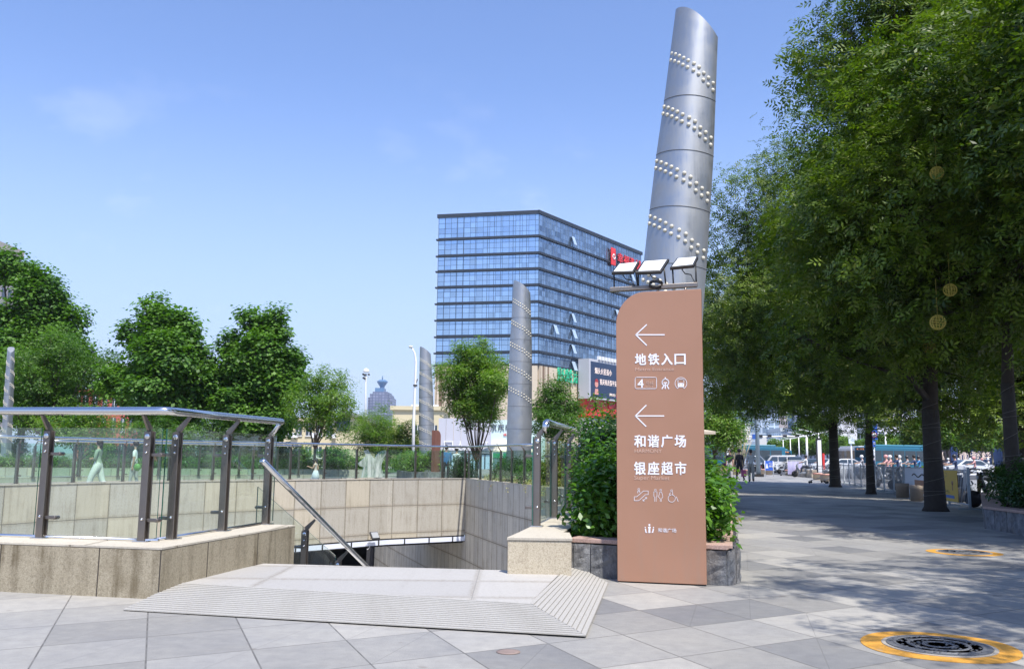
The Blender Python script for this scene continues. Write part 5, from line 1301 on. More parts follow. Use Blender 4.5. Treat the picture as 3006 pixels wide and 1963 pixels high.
facewall(ORS, OR_, 16.2, 17.0, 3.4, simple("white_ledge", (.8, .78, .76), .5), 'white_ledge', th=3.0, parent=e)
mb = MB(); rg = random.Random(8)
for i in range(26):
    s_ = (ORS - OM).length + 1 + i * 1.9 - (0 if i < 17 else 17 * 1.9 + .9); M_ = Matrix(((dS_.x, nS.x, 0, OM.x), (dS_.y, nS.y, 0, OM.y), (0, 0, 1, 0), (0, 0, 0, 1)))
    mb.box((s_, 3.0, (10.9, 13.6)[i >= 17]), (s_ + 1.8, 3.0 + rg.uniform(.1, .6), (13.4, 16.0)[i >= 17] - rg.choice((0, .5))), M_)
mb.build('red_relief_panels', M_red, e)
def roof_sign(name, s, a, b, mat, chars, bold=.03, off=.5, depth=.25):
    p0 = OM + nS * off; P0, P1 = V(*a, p0, dS_), V(*b, p0, dS_)
    s0, s1 = (P0 - p0).dot(dS_), (P1 - p0).dot(dS_); w = (s1 - s0) / len(s)
    for i, c in enumerate(s):
        t = (i + .0) / len(s); z0 = P0.z + (P1.z - P0.z) * 0
        q = p0 + dS_ * (s0 + w * i)
        M_ = Matrix(((dS_.x, 0, nS.x, q.x), (dS_.y, 0, nS.y, q.y), (0, 1, 0, z0), (0, 0, 0, 1)))
        text(name, c, w * .86, chars, mat, e, M_, bold, depth)
M_redl = simple("red_letter", (.75, .03, .03), .4)
roof_sign('red_lettering', '幸福连城', (1812, 770), (1882, 789), M_redl, 2.7)
p0 = OM + nS * .6; q = V(1792, 752, p0, dS_); M_ = Matrix(((dS_.x, nS.x, 0, q.x), (dS_.y, nS.y, 0, q.y), (0, 0, 1, q.z), (0, 0, 0, 1)))
mb = MB(); mb.box((0, 0, -2.3), (2.3, .35, 2.4), M_); ob = mb.build('red_emblem', M_redl, e, bevel=.2)
mb = MB()
for k in range(4):
    a = PI / 2 * k; mb.tube([(1.15 + .75 * math.cos(a), .4, .75 * math.sin(a)), (1.15 + .75 * math.cos(a + PI / 2), .4, .75 * math.sin(a + PI / 2))], .14, 4, True, M_)
mb.build('emblem_outline', M_white, e)
M_green = simple("green_letter", (.04, .50, .28), .4)
roof_sign('green_lettering', '贝乐购生活超市', (1635, 1118), (1716, 1136), M_green, 3.2, bold=.012, off=.7)
# LED billboard
pB = OM + nS * 4.2
a, b = V(1734, 1163, pB, dS_), V(1900, 1172, pB, dS_); s0, s1 = (a - pB).dot(dS_), (b - pB).dot(dS_); zt = V(1737, 1060, pB, dS_).z; zb = a.z
M_ = Matrix(((dS_.x, nS.x, 0, pB.x), (dS_.y, nS.y, 0, pB.y), (0, 0, 1, 0), (0, 0, 0, 1)))
bb = empty('led_billboard', (0, 0, 0), 0, 'large dark navy screen with pale Chinese slogan on the corner of the office block', 'billboard')
mb = MB(); mb.box((s0 - .7, -3, zb - .5), (s1, 0, zt + .6), M_); mb.build('frame', simple("frame_grey", (.5, .5, .52), .5), bb)
mb = MB(); mb.box((s0, -.1, zb), (s1 - .5, .06, zt), M_); mb.build('screen', simple("navy_screen", (.012, .028, .07), .35, emit=.25), bb)
mb = MB(); w = s1 - s0; mb.prism([(s0 + w * .42, zb + .1), (s1 - .6, zb + .1), (s1 - .6, zb + 3.4), (s0 + w * .58, zb + 2.5), (s0 + w * .42, zb + 1.6)], .07, .10, M_ @ Matrix(((1, 0, 0, 0), (0, 0, 1, 0), (0, 1, 0, 0), (0, 0, 0, 1)))); mb.build('red_panel', simple("dim_red", (.25, .02, .03), .5, emit=.4), bb)
M_pale = simple("pale_letter", (.75, .62, .55), .5, emit=.5)
def btext(s, u, z, w, h, nm='slogan'):
    q = M_ @ Vector((s0 + u, .08, z)); MM = Matrix(((dS_.x, 0, nS.x, q.x), (dS_.y, 0, nS.y, q.y), (0, 1, 0, q.z), (0, 0, 0, 1))); text(nm, s, w, h, M_pale, bb, MM, .01, .05)
btext('烟头火星虽小', 1.8, zb + 5.6, 8.2, 1.5); btext('掐灭再丢保平安', 4.2, zb + 3.1, 8.2, 1.4); btext('消防安全', 8.8, zb + .6, 3.0, .7)
mb = MB(); T2 = M_ @ Matrix(((1, 0, 0, s0 + 1.5), (0, 0, 1, .07), (0, 1, 0, zb + .6), (0, 0, 0, 1)))
mb.prism([(x, y) for x, y in arc(1.1, 2.5, .8, 0, 340, 14)], 0, .04, T2); mb.prism([(.2, 0), (2.0, 0), (1.8, 1.4), (.5, 1.4)], 0, .04, T2)
mb.build('portrait_disc', simple("portrait", (.55, .25, .2), .5, emit=.3), bb)
mb = MB(); mb.prism([(x, y) for x, y in arc(1.1, 3.0, .8, 0, 180, 10)], .05, .07, T2); mb.build('portrait_cap', simple("dark_red", (.4, .03, .03), .5), bb)
for i in range(6):
    mb = MB(); mb.cbox((s0 + 4.0 + i * 1.5, 0, zt + 1.1), (1.0, .6, .9), M_); mb.tube([M_ @ Vector((s0 + 4 + i * 1.5, 0, zt + .4)), M_ @ Vector((s0 + 4 + i * 1.5, .2, zt + 1.2))], .1, 5); mb.build('spotlight', M_white, bb)

# ================================================================== other buildings
M_cream = simple("cream_render", (.60, .52, .34), .8, vary=.08, scale=.3)
M_win = simple("dark_window", (.05, .07, .09), .12, spec=.8, vary=.3, scale=.5)
M_fr = simple("window_frame", (.7, .7, .7), .5)
M_roofg = simple("grey_roof", (.22, .22, .23), .7, vary=.2, scale=.5)
def bldg(name, label, p, q, z1, depth, wall, floors, bays, fh=3.0, z0w=1.0, win=(.6, .5), wmat=None, zoff=0, parapet=.5, roof=None, rows=None, cat='building', ac=False):
    """p,q: front foot corners left to right; windows built one by one when there are few, else one mesh per storey"""
    p, q = Vector((*p, 0)), Vector((*q, 0)); d = (q - p).normalized(); n_ = Vector((d.y, -d.x, 0)); L_ = (q - p).length
    e = empty(name, (0, 0, 0), 0, label, cat)
    M_ = Matrix(((d.x, -n_.x, 0, p.x), (d.y, -n_.y, 0, p.y), (0, 0, 1, 0), (0, 0, 0, 1)))
    mb = MB(); mb.box((0, 0, 0), (L_, depth, z1), M_); mb.build('wall', wall, e)
    mb = MB(); mb.box((-.3, -.3, z1 + .003), (L_ + .3, depth + .3, z1 + parapet), M_); mb.build('parapet', roof or wall, e)
    bw = L_ / bays; few = floors * bays <= 60
    for f in range(floors):
        mb = MB(); zc = z0w + fh * f
        for side in (0, 1):
            nb = bays if side == 0 else max(1, int(depth / bw))
            for i in range(nb):
                c = (i + .5) * (bw if side == 0 else depth / nb); w = bw * win[0] / 2
                if side == 0: bx = ((c - w, -.10, zc), (c + w, .05, zc + fh * win[1]))
                elif p.x > 0: bx = ((-.10, c - w, zc), (.05, c + w, zc + fh * win[1]))
                else: bx = ((L_ - .05, c - w, zc), (L_ + .10, c + w, zc + fh * win[1]))
                if zc + fh * win[1] > z1: continue
                if few and side == 0:
                    m2 = MB(); m2.box(*bx, M_); o = m2.build('window', wmat or M_win, e)
                    m3 = MB(); m3.box((c - .04, -.14, zc), (c + .04, -.105, zc + fh * win[1]), M_); m3.box((c - w - .08, -.16, zc - .12), (c + w + .08, -.0, zc - .003), M_); m3.build('frame', M_fr, o)
                    if ac and i % 2: m4 = MB(); m4.box((c + w + .1, -.6, zc - .3), (c + w + .9, -.05, zc + .35), M_); m4.build('air_conditioner', M_white, e)
                else: mb.box(*bx, M_)
        if mb.f: mb.build('window_row', wmat or M_win, e)
    return e, M_, L_
def bx(px0, px1, Y0, Y1=None): return (A(px0, 1300, Y0).x, Y0), (A(px1, 1300, Y1 or Y0).x, Y1 or Y0)
zt_ = lambda px, py, Y: A(px, py, Y).z
bldg('apartment_house', 'long cream apartment house behind the airy tree, air conditioners under its windows', *bx(740, 1012, 118), zt_(880, 1236, 118), 12, M_cream, 3, 9, 2.9, .9, ac=True)
e, M_, L_ = bldg('apartment_house', 'cream apartment house with solar heaters on its flat roof, left of the slim pillar', *bx(1150, 1300, 112), zt_(1200, 1203, 112), 12, M_cream, 3, 3, 2.9, 1.0, (.3, .42), ac=True)
for i in range(3):
    mb = MB(); mb.tube([(2.0 + i * 1.3, 3, zt_(1200, 1196, 112) + .3), (2.9 + i * 1.3, 3, zt_(1200, 1196, 112) + .3)], .28, 8, True, M_); mb.build('water_tank', M_white if i != 1 else M_black, e)
# gabled house
e = empty('gabled_house', (0, 0, 0), 0, 'cream house with a grey gable roof and a small attic window below the distant tower', 'building')
a, b = bx(985, 1100, 108); zr = zt_(1000, 1212, 108); ze = zt_(1080, 1250, 108)
mb = MB(); pr = [(a[0], 0), (b[0] + 1, 0), (b[0] + 1, ze), ((a[0] + b[0]) / 2 - 1.5, zr), (a[0], ze)]
T3 = Matrix(((1, 0, 0, 0), (0, 0, -1, 118), (0, 1, 0, 0), (0, 0, 0, 1)))
mb.prism(pr, 0, 10, T3); mb.build('wall', M_cream, e)
ap = ((a[0] + b[0]) / 2 - 1.5, zr)
for sx_ in (0, 1):
    ed = (a[0] - .4, ze - .2) if sx_ == 0 else (b[0] + 1.6, ze - .3); mb = MB()
    vs = [(ap[0], 107.3, ap[1] + .05), (ed[0], 107.3, ed[1]), (ed[0], 118.5, ed[1]), (ap[0], 118.5, ap[1] + .05)]; mb.add(vs + [(x, y, z + .35) for x, y, z in vs], [(0, 1, 2, 3), (7, 6, 5, 4), (0, 4, 5, 1), (1, 5, 6, 2), (2, 6, 7, 3)]); mb.build('roof_slope', M_roofg, e)
mb = MB(); mb.box((ap[0] - .8, 107.9, ze - .6), (ap[0] + .8, 108.05, ze + .9)); mb.build('window', M_win, e)
bldg('red_building', 'red-walled building with white window frames between the plane trees', *bx(228, 372, 135), zt_(300, 1152, 135), 14, simple("red_render", (.42, .10, .08), .8, vary=.1), 3, 5, 3.4, 1.0, (.5, .62), M_win)
bldg('tower_block', 'corner of a tall grey building with a projecting cornice at the left edge', *bx(-420, -164, 165), zt_(0, 690, 165), 20, simple("grey_render", (.36, .34, .32), .8), 12, 8, 3.3, 3, (.6, .6), parapet=1.5, roof=simple("cornice", (.42, .38, .34), .8))
bldg('apartment_house', 'pale apartment block showing through the gap left of the conical plane tree', *bx(262, 304, 240), zt_(290, 1066, 240), 14, simple("pale_render", (.62, .60, .60), .8), 8, 3, 3.2, 2)
# distant tower with a flared top
e = empty('skyscraper', (0, 0, 0), 0, 'distant hazy skyscraper with a flared bowl-shaped crown', 'building'); Y = 1150.
M_tw = facade_mat("tower_cladding", (.20, .22, .30), (.26, .28, .38), 4, 3.6, rough=.3, metal=.2, frame=(.12, .14, .22), fw=.6, vary=.2)
M_tb = simple("tower_blue", (.09, .19, .33), .4)
def pxbox(x0, x1, yt, yb, dep, mat, nm, inset=0):
    a, b = A(x0, yt, Y + inset), A(x1, yb, Y + inset); mb = MB(); mb.prism([(a.x, Y + inset), (b.x, Y + inset), (b.x, Y + dep), (a.x, Y + dep)], max(-1, b.z), a.z); mb.build(nm, mat, e)
pxbox(1080, 1146, 1166, 1350, 40, M_tw, 'lower_shaft'); pxbox(1086, 1139, 1155, 1300, 44, M_tw, 'middle_shaft', -3); pxbox(1094, 1133, 1149, 1300, 40, M_tw, 'upper_shaft', -6)
pxbox(1101, 1126, 1138, 1160, 20, M_tb, 'drum', 0)
c = A(1114, 1300, Y); mb = MB(); zz = [A(1114, y, Y).z for y in (1140, 1133, 1120, 1117, 1113)]; k = Y / F
mb.lathe([(6 * k, zz[0]), (7 * k, zz[1]), (16 * k, zz[2]), (16 * k, zz[3]), (9 * k, zz[4])], c=(c.x, Y + 9, 0), n=16, smooth=False); mb.tube([(c.x, Y + 9, zz[4]), (c.x, Y + 9, A(1114, 1101, Y).z)], .8, 5); mb.build('flared_crown', M_tb, e)

# hoarding and shopfront at the foot of the office block
e = empty('hoarding', (0, 0, 0), 0, 'tall pale grey site hoarding with white cut-out characters, seen behind the forked tree', 'hoarding'); Y = 92
a, b = bx(1286, 1442, Y); zt = zt_(1360, 1228, Y)
mb = MB(); w = (b[0] - a[0]) / 7
for i in range(7): mb.box((a[0] + i * w + .02, Y, 1.6), (a[0] + (i + 1) * w - .02, Y + .2, zt))
mb.build('panel', simple("hoarding_grey", (.50, .50, .56), .5), e)
mb = MB(); mb.box((a[0] + .5, Y - .05, 0), (b[0], Y + .2, 1.5)); mb.build('lit_glass', simple("pale_blue_glass", (.50, .68, .85), .2), e)
mb = MB()
for i in range(9): x = a[0] + .5 + i * (b[0] - a[0] - .5) / 8; mb.box((x - .05, Y - .12, 0), (x + .05, Y - .051, 1.5))
mb.box((a[0], Y - .15, 1.5), (b[0], Y, 1.62)); mb.build('glazing_bar', M_ledge, e)
for i, ch in enumerate('口人来逛'): text('cut_out_character', ch, .95, .85, M_white, e, Matrix(((1, 0, 0, a[0] + .6 + i * 1.22), (0, 0, -1, Y - .1), (0, 1, 0, 2.0), (0, 0, 0, 1))), .01, .05)
mb = MB(); mb.box((a[0] + .5, Y - .11, 1.9), (a[0] + 5.6, Y - .01, 1.98)); mb.build('character_rail', M_white, e)
e = empty('electrical_shop', (0, 0, 0), 0, 'pale green shopfront with dark lettering and a glazed entrance, left of the middle pillar', 'shop'); Y = 98
a, b = bx(1432, 1600, Y); zt = zt_(1460, 1232, Y)
mb = MB(); mb.box((a[0], Y, 0), (b[0], Y + 8, zt)); mb.build('wall', simple("mint_panel", (.58, .72, .70), .5), e)
mb = MB(); mb.box((a[0] + .6, Y - .3, 0), (b[0] - 1, Y - .003, 2.5)); mb.build('glazed_entrance', simple("shop_glass", (.16, .28, .30), .15), e)
mb = MB()
for x in (a[0] + .5, a[0] + 1.6, a[0] + 2.7, a[0] + 3.6): mb.box((x - .09, Y - .42, 0), (x + .09, Y - .302, 2.5))
mb.box((a[0] + .3, Y - .5, 2.5), (b[0] - 1, Y - .003, 2.85)); mb.build('white_frame', M_white, e)
mb = MB(); mb.box((a[0] + .6, Y - .36, 1.15), (b[0] - 1, Y - .301, 1.65)); mb.build('green_band', simple("green_band", (.03, .30, .14), .5), e)
text('dark_lettering', '京东电器', 3.2, .85, simple("ink", (.06, .06, .08), .5), e, Matrix(((1, 0, 0, a[0] + .25), (0, 0, -1, Y - .05), (0, 1, 0, zt - 1.25), (0, 0, 0, 1))), .012, .05)
text('small_red_lettering', '城市旗舰店', 1.7, .3, M_redl, e, Matrix(((1, 0, 0, a[0] + 1.7), (0, 0, -1, Y - .05), (0, 1, 0, zt - 1.75), (0, 0, 0, 1))), .01, .05)

# right-hand far buildings
M_t1 = facade_mat("pale_curtain_wall", (.42, .56, .70), (.58, .70, .82), 3.0, 3.4, rough=.15, metal=.6, frame=(.62, .70, .78), fw=.25, vary=.3)
M_t2 = facade_mat("deep_blue_curtain_wall", (.12, .22, .36), (.22, .34, .50), 2.4, 3.4, rough=.15, metal=.7, frame=(.10, .14, .2), fw=.25, vary=.4)
def slab(name, label, x0, x1, yt, Y, mat, dep=25, extra=None, z0=0):
    a, b = A(x0, 1300, Y).x, A(x1, 1300, Y).x; e = empty(name, (0, 0, 0), 0, label, 'building'); z = zt_((x0 + x1) / 2, yt, Y)
    mb = MB(); mb.prism([(a, Y), (b, Y), (b, Y + dep), (a, Y + dep)], z0, z); mb.build('glazed_shaft', mat, e)
    mb = MB(); mb.box((a - .5, Y - .5, z + .01), (b + .5, Y + dep, z + 1.5)); mb.build('roof_edge', simple("roof_edge", (.5, .56, .62), .6), e)
    mb = MB(); mb.box((a - .3, Y - .6, 0), (b + .3, Y - .003, 5)); mb.build('base', simple("base_stone", (.45, .45, .47), .7), e)
    return e
slab('glass_tower', 'pale blue glass tower behind the pole, lighter than its neighbour', 2200, 2288, 1130, 420, M_t1)
slab('glass_tower', 'deep blue glass tower right of the pale one', 2313, 2347, 1150, 440, M_t2)
slab('office_building', 'stepped glass building with a curved front at the foot of the deep blue tower', 2294, 2352, 1266, 400, M_t1, 20)
bldg('apartment_house', 'slim brown-grey apartment tower between the two glass towers', *bx(2286, 2314, 430), zt_(2300, 1140, 430), 15, simple("brown_render", (.38, .34, .34), .8), 18, 4, 3.3, 2)
bldg('apartment_house', 'grey slab building with small square windows left of the straight trunk', *bx(2372, 2450, 380), zt_(2400, 1150, 380), 18, simple("grey_blue_render", (.48, .50, .54), .8), 13, 6, 3.3, 2, (.35, .4))
bldg('apartment_house', 'white blank-walled building seen between the first two trunks', *bx(2450, 2556, 360), zt_(2500, 1180, 360), 18, simple("white_render", (.66, .67, .70), .8), 9, 3, 3.5, 2, (.25, .4))
bldg('apartment_house', 'white high-rise with balconies right of the blue sign tower', *bx(2578, 2680, 300), zt_(2600, 1120, 300), 18, simple("white_render2", (.62, .63, .66), .8), 9, 4, 3.6, 2, (.75, .55))
bldg('apartment_house', 'beige block showing between the thick trunk and the slender one', *bx(2760, 2900, 330), zt_(2800, 1180, 330), 18, simple("beige_render", (.50, .47, .42), .8), 8, 8, 3.4, 2)
bldg('apartment_house', 'pale building with dark windows at the right edge', *bx(2965, 3060, 260), zt_(3000, 1150, 260), 16, simple("pale_render2", (.55, .55, .55), .8), 7, 4, 3.4, 2, (.7, .5))
bldg('office_building', 'small white office building at the left of the pale glass tower', *bx(2180, 2204, 300), zt_(2190, 1246, 300), 14, simple("white_render3", (.64, .64, .64), .8), 4, 3, 3.0, 1, (.7, .35))
# dark park of young trees along the avenue, each with its own crown and trunk
yt = tree('street_tree', 'young pale-trunked street tree beyond the traffic, first from the left', (0, 0, 0), [(0, 0, 4.6, 1.7, 1.7, 1.3), (.6, .3, 5.6, 1.3, 1.3, 1.0), (-.8, -.2, 3.7, 1.2, 1.2, .9)], M_leafB, trunk_r=.14, fork=2.2, ncl=90, per=26, sig=.5, size=.5, asp=.5, seed=301, bark=M_bark_l, group='young street trees beyond the traffic', twigs=3)
first = True; SCNT = 0
for i in range(30):
    px = 2268 + i * 26 + rnd.uniform(-6, 6); Y = 225 - i * 3.0 + rnd.uniform(-5, 5); k = Y / 225 * rnd.uniform(.95, 1.2) * (1.0 + .012 * i)
    loc = (A(px, 1300, Y).x, Y, 0)
    if first: o = yt; o.location = loc; o.scale = (k, k, k * .9); first = False
    else: copy_tree(yt, loc, rnd.uniform(0, 6), scale=(k, k, k * .9), label='young pale-trunked street tree beyond the traffic, ' + ORD[i] + ' from the left')
for i in range(9):
    px = 2680 + i * 33; Y = 128 + rnd.uniform(-4, 4); k = rnd.uniform(1.0, 1.15)
    copy_tree(yt, (A(px, 1300, Y).x, Y, 0), rnd.uniform(0, 6), scale=k, label='street tree with forked pale trunk before the dark hoardings, ' + ORD[i] + ' from the left')
shr = [(2370, 330, 2.4), (2395, 340, 2.8), (2130, 110, .9)]
for px, Y, k in shr: copy_tree(yt, (A(px, 1300, Y).x, Y, 0), 1.0, label=('tall dark tree over the street trees near the lamp posts, the ' + ('left' if px < 2380 else 'right') + ' one of two') if k > 2 else 'young tree behind the bus at the left end of the road', scale=k)
# advertising hoardings over the road
M_navy = simple("navy_hoarding", (.02, .045, .14), .5, vary=.2, scale=.3)
for (x0, x1, y0, Y, m, lb, tx, tw) in ((2676, 2790, 1311, 146, simple("brown_hoarding", (.05, .045, .06), .5), 'dark brown hoarding with pale brush lettering behind the thick trunk', '诚人前北城', .7),
                               (2790, 2946, 1306, 144, M_navy, 'long navy hoarding with pale brush lettering between the two right-hand trunks', '看懂济南的繁华', .62),
                               (2984, 3080, 1304, 140, simple("green_hoarding", (.05, .30, .06), .5), 'green hoarding with large white figures at the right edge', '007', .45)):
    e = empty('advert_hoarding', (0, 0, 0), 0, lb, 'hoarding'); a, b = bx(x0, x1, Y); z = zt_((x0 + x1) / 2, y0, Y)
    mb = MB(); mb.box((a[0], Y, 0), (b[0], Y + .3, z)); mb.build('board', m, e)
    text('lettering', tx, (b[0] - a[0]) * tw, z * .36, M_pale if tx != '007' else M_white, e, Matrix(((1, 0, 0, a[0] + (b[0] - a[0]) * (.12 if tx != '007' else .0)), (0, 0, -1, Y - .02), (0, 1, 0, z * .42), (0, 0, 0, 1))), .01, .03)
    mb = MB(); mb.box((a[0], Y - .1, z), (b[0], Y + .3, z + .1)); mb.build('top_rail', M_ledge, e)

# ================================================================== poles and signs
e = empty('street_lamp', (0, 0, 0), 0, 'white curved-arm street lamp rising just left of the slim studded pillar', 'lamp post'); Y = 60.
P_ = [A(x, y, Y) for x, y in ((1213, 1380), (1214, 1240), (1219, 1120), (1221, 1060), (1217, 1035), (1208, 1019))]
mb = MB(); mb.tube([up(P_[0], 0)] + P_[1:], [.11, .10, .085, .075, .06, .05], 10); mb.build('pole', M_white, e)
mb = MB(); mb.ball(A(1206, 1018, Y), (.16, .2, .09)); mb.build('lamp_head', simple("lamp_glass", (.75, .75, .72), .3), e)
mb = MB(); q = A(1219, 1131, Y); mb.tube([q, A(1226, 1112, Y)], .035, 5); mb.cbox(q, (.26, .26, .1)); mb.build('bracket', M_dark_steel, e)
e = empty('floodlight_mast', (0, 0, 0), 0, 'tall white mast with domed cap and dark floodlights left of the distant tower', 'mast'); Y = 140.
mb = MB(); mb.tube([up(A(1073, 1340, Y), 0), A(1074, 1098, Y)], [.25, .14], 8); mb.build('pole', simple("pole_grey", (.42, .44, .46), .5), e)
mb = MB(); c = A(1075, 1092, Y); mb.lathe([(.50, 0), (.48, .25), (.3, .5), (.05, .62)], c=c, n=14); mb.build('cap', M_white, e)
for (x, y) in ((1066, 1098), (1070, 1101), (1067, 1109), (1071, 1111), (1083, 1099)):
    mb = MB(); mb.ball(A(x, y, Y - .3), .17, 8, 5); mb.build('floodlight', M_black, e)
mb = MB()
for y in (1097, 1107): mb.tube([A(1064, y, Y), A(1086, y, Y)], .05, 5)
mb.build('crossbar', M_white, e)
# copper totem behind the slim pillar
e = empty('wayfinding_sign', (0, 0, 0), 0, 'distant brown copper signboard seen edge-on beside the slim pillar', 'sign')
a = A(1272, 1300, 46); M_ = Matrix.Translation((a.x, 46, 0)) @ Matrix.Rotation(R_(62), 4, 'Z'); pr = [(0, 0), (.55, 0), (.55, 2.25)] + [(.55 - .3 + .3 * math.cos(R_(t)), 2.25 + .3 * math.sin(R_(t))) for t in range(0, 91, 15)] + [(0, 2.55)]
mb = MB(); mb.prism(pr, 0, .2, M_ @ Matrix(((1, 0, 0, 0), (0, 0, -1, .1), (0, 1, 0, 0), (0, 0, 0, 1)))); mb.build('sign_body', M_copper, e, bevel=.02); mb = MB(); mb.cbox((.4, 0, .05), (1.0, .4, .1), M_); mb.build('foot', M_dark_steel, e)
# pale column
e = empty('column_pole', (0, 0, 0), 0, 'thick pale blue-grey pole at the end of the promenade, in front of the glass tower', 'pole'); Y = 66.
c = up(A(2227, 1390, Y), 0); mb = MB(); mb.tube([c, up(A(2219, 1180, Y), A(2219, 1180, Y).z), A(2216, 1080, Y)], [.17, .14, .13], 12); mb.build('shaft', simple("grey_blue_paint", (.32, .40, .46), .5, vary=.1), e)
mb = MB(); mb.cbox((c.x, Y, .1), (.6, .6, .2)); mb.build('base_plate', M_dark_steel, e); mb = MB(); mb.cbox(A(2213, 1281, Y) , (.24, .1, .36)); mb.build('blue_plate', simple("sign_blue", (.03, .10, .40), .4), e)
# totems (slim information pillars)
for (px, yt, Y, w, lb) in ((2140, 1286, 74, .36, 'slim white and black information pillar left of the walkers'), (2408, 1285, 62, .34, 'slim white information pillar with a red band left of the straight trunk')):
    e = empty('information_pillar', (0, 0, 0), 0, lb, 'sign'); c = up(A(px, 1390, Y), 0); h = A(px, yt, Y).z
    mb = MB(); mb.box((c.x - w / 2, Y, 0), (c.x + w / 2, Y + .2, h)); mb.build('case', M_black, e)
    mb = MB(); mb.box((c.x - w * .38, Y - .02, .3), (c.x + w * .38, Y - .003, h - .15)); mb.build('face', M_white, e)
    if Y < 70: mb = MB(); mb.box((c.x + w * .55, Y - .02, .6), (c.x + w * 1.0, Y + .12, h * .62)); mb.build('red_band', M_red, e)
# gantry over the road
e = empty('road_gantry', (0, 0, 0), 0, 'long thin white gantry beam with cameras and a blank sign panel across the road', 'gantry'); Y = 150.
a, b = A(2116, 1283, Y), A(2370, 1280, Y)
mb = MB(); mb.tube([a, b], .14, 6); mb.build('beam', M_white, e)
for px in (2116, 2368): mb = MB(); q = A(px, 1282, Y); mb.tube([up(q, 0), q], .15, 8); mb.build('post', M_white, e)
mb = MB(); mb.cbox(A(2237, 1295, Y - .3), (1.5 * 1, .2, 1.2)); mb.cbox(A(2236, 1294, Y - .3), (1.45, .22, 1.25)); mb.build('blank_panel', simple("panel_grey", (.6, .6, .58), .6), e)
for px in (2180, 2233, 2259, 2304, 2340): mb = MB(); mb.cbox(A(px, 1279, Y - .3), (.55, .5, .4)); mb.build('camera_box', M_black, e)
# far street lamps
lp = None
for i, (px, yt, Y) in enumerate(((2262, 1298, 260), (2282, 1295, 230), (2299, 1290, 200), (2320, 1287, 190), (2345, 1283, 170), (2367, 1277, 150), (2404, 1270, 135), (2600, 1260, 120), (2995, 1250, 100))):
    h = A(px, yt, Y).z; x = A(px, 1300, Y).x
    if lp is None:
        lp = empty('street_lamp', (x, Y, 0), 0, 'slim double-armed white street lamp over the road, first from the left', 'lamp post', 'double-armed street lamps along the road'); H0 = h
        mb = MB(); mb.tube([(0, 0, 0), (0, 0, h)], [.16, .08], 6); mb.build('pole', M_white, lp)
        mb = MB(); mb.tube([(0, 0, h - .1), (-2.4, 0, h + .5)], .06, 5); mb.tube([(0, 0, h - .1), (2.4, 0, h + .5)], .06, 5); mb.build('arm', M_white, lp)
        for s_ in (-1, 1): mb = MB(); mb.cbox((2.6 * s_, 0, h + .52), (.9, .3, .12)); mb.build('lamp_head', M_white, lp)
    else: copy_tree(lp, (x, Y, 0), scale=(1, 1, h / H0), label='slim double-armed white street lamp over the road, ' + ORD[i] + ' from the left')
# parking / traffic signs
def post_sign(name, label, px, ytop, ybot, wpx, Y, mat, cat='sign', strips=None, tx=None):
    e = empty(name, (0, 0, 0), 0, label, cat); a, b = A(px - wpx / 2, ytop, Y), A(px + wpx / 2, ybot, Y); mb = MB(); mb.box((a.x, Y, b.z), (b.x, Y + .06, a.z)); mb.build('plate', mat, e)
    mb = MB(); mb.tube([((a.x + b.x) / 2, Y + .12, 0), ((a.x + b.x) / 2, Y + .12, a.z)], .05, 6); mb.build('post', M_white, e)
    if tx: text('lettering', tx, (b.x - a.x) * .8, (a.z - b.z) * .5, M_white, e, Matrix(((1, 0, 0, a.x + (b.x - a.x) * .1), (0, 0, -1, Y - .01), (0, 1, 0, b.z + (a.z - b.z) * .25), (0, 0, 0, 1))), .01, .01)
    return e
M_sblue = simple("road_sign_blue", (.03, .12, .55), .4)
post_sign('bus_stop_sign', 'white and pale blue bus stop plate on a post between the first two trunks', 2500, 1286, 1302, 17, 58, simple("pale_sign", (.65, .75, .85), .4))
e = post_sign('road_sign', 'tall blue road sign with a red-ringed disc right of the second trunk', 2566, 1245, 1290, 22, 90, M_sblue)
c = A(2566, 1276, 89.9); mb = MB(); mb.lathe([(.30, 0), (.30, .03)], n=20, M=Matrix.Translation((c.x, 89.95, c.z)) @ Matrix.Rotation(PI / 2, 4, 'X')); mb.build('red_ring', M_red, e)
mb = MB(); mb.lathe([(.22, 0), (.22, .02)], n=20, M=Matrix.Translation((c.x, 89.92, c.z)) @ Matrix.Rotation(PI / 2, 4, 'X')); mb.build('white_disc', M_white, e)
post_sign('blue_strip_sign', 'narrow vertical blue sign with white marks under the red-ringed sign', 2566, 1292, 1311, 9, 88, M_sblue, tx='停')
e = empty('notice_board', (0, 0, 0), 0, 'bright blue notice board with white characters and a walking symbol, standing among the scooters', 'sign'); Y = 67.
a, b = A(2245, 1352, Y), A(2270, 1380, Y)
mb = MB(); mb.box((a.x, Y, b.z), (b.x, Y + .05, a.z)); mb.build('board', M_sblue, e)
mb = MB(); mb.tube([(a.x, Y, 0), (a.x, Y, a.z)], .025, 5); mb.tube([(b.x, Y, 0), (b.x, Y, a.z)], .025, 5); mb.build('leg', M_white, e)
for i, s in enumerate(('行人', '通道')): text('lettering', s, .32, .16, M_white, e, Matrix(((1, 0, 0, a.x + .29), (0, 0, -1, Y - .01), (0, 1, 0, a.z - .27 - .2 * i), (0, 0, 0, 1))), .01, .01)
mb = MB(); mb.prism([(a.x + .05, a.z - .55), (a.x + .25, a.z - .55), (a.x + .17, a.z - .2), (a.x + .13, a.z - .2)], 0, .01, Matrix(((1, 0, 0, 0), (0, 0, -1, Y - .002), (0, 1, 0, 0), (0, 0, 0, 1)))); mb.build('symbol', M_white, e)
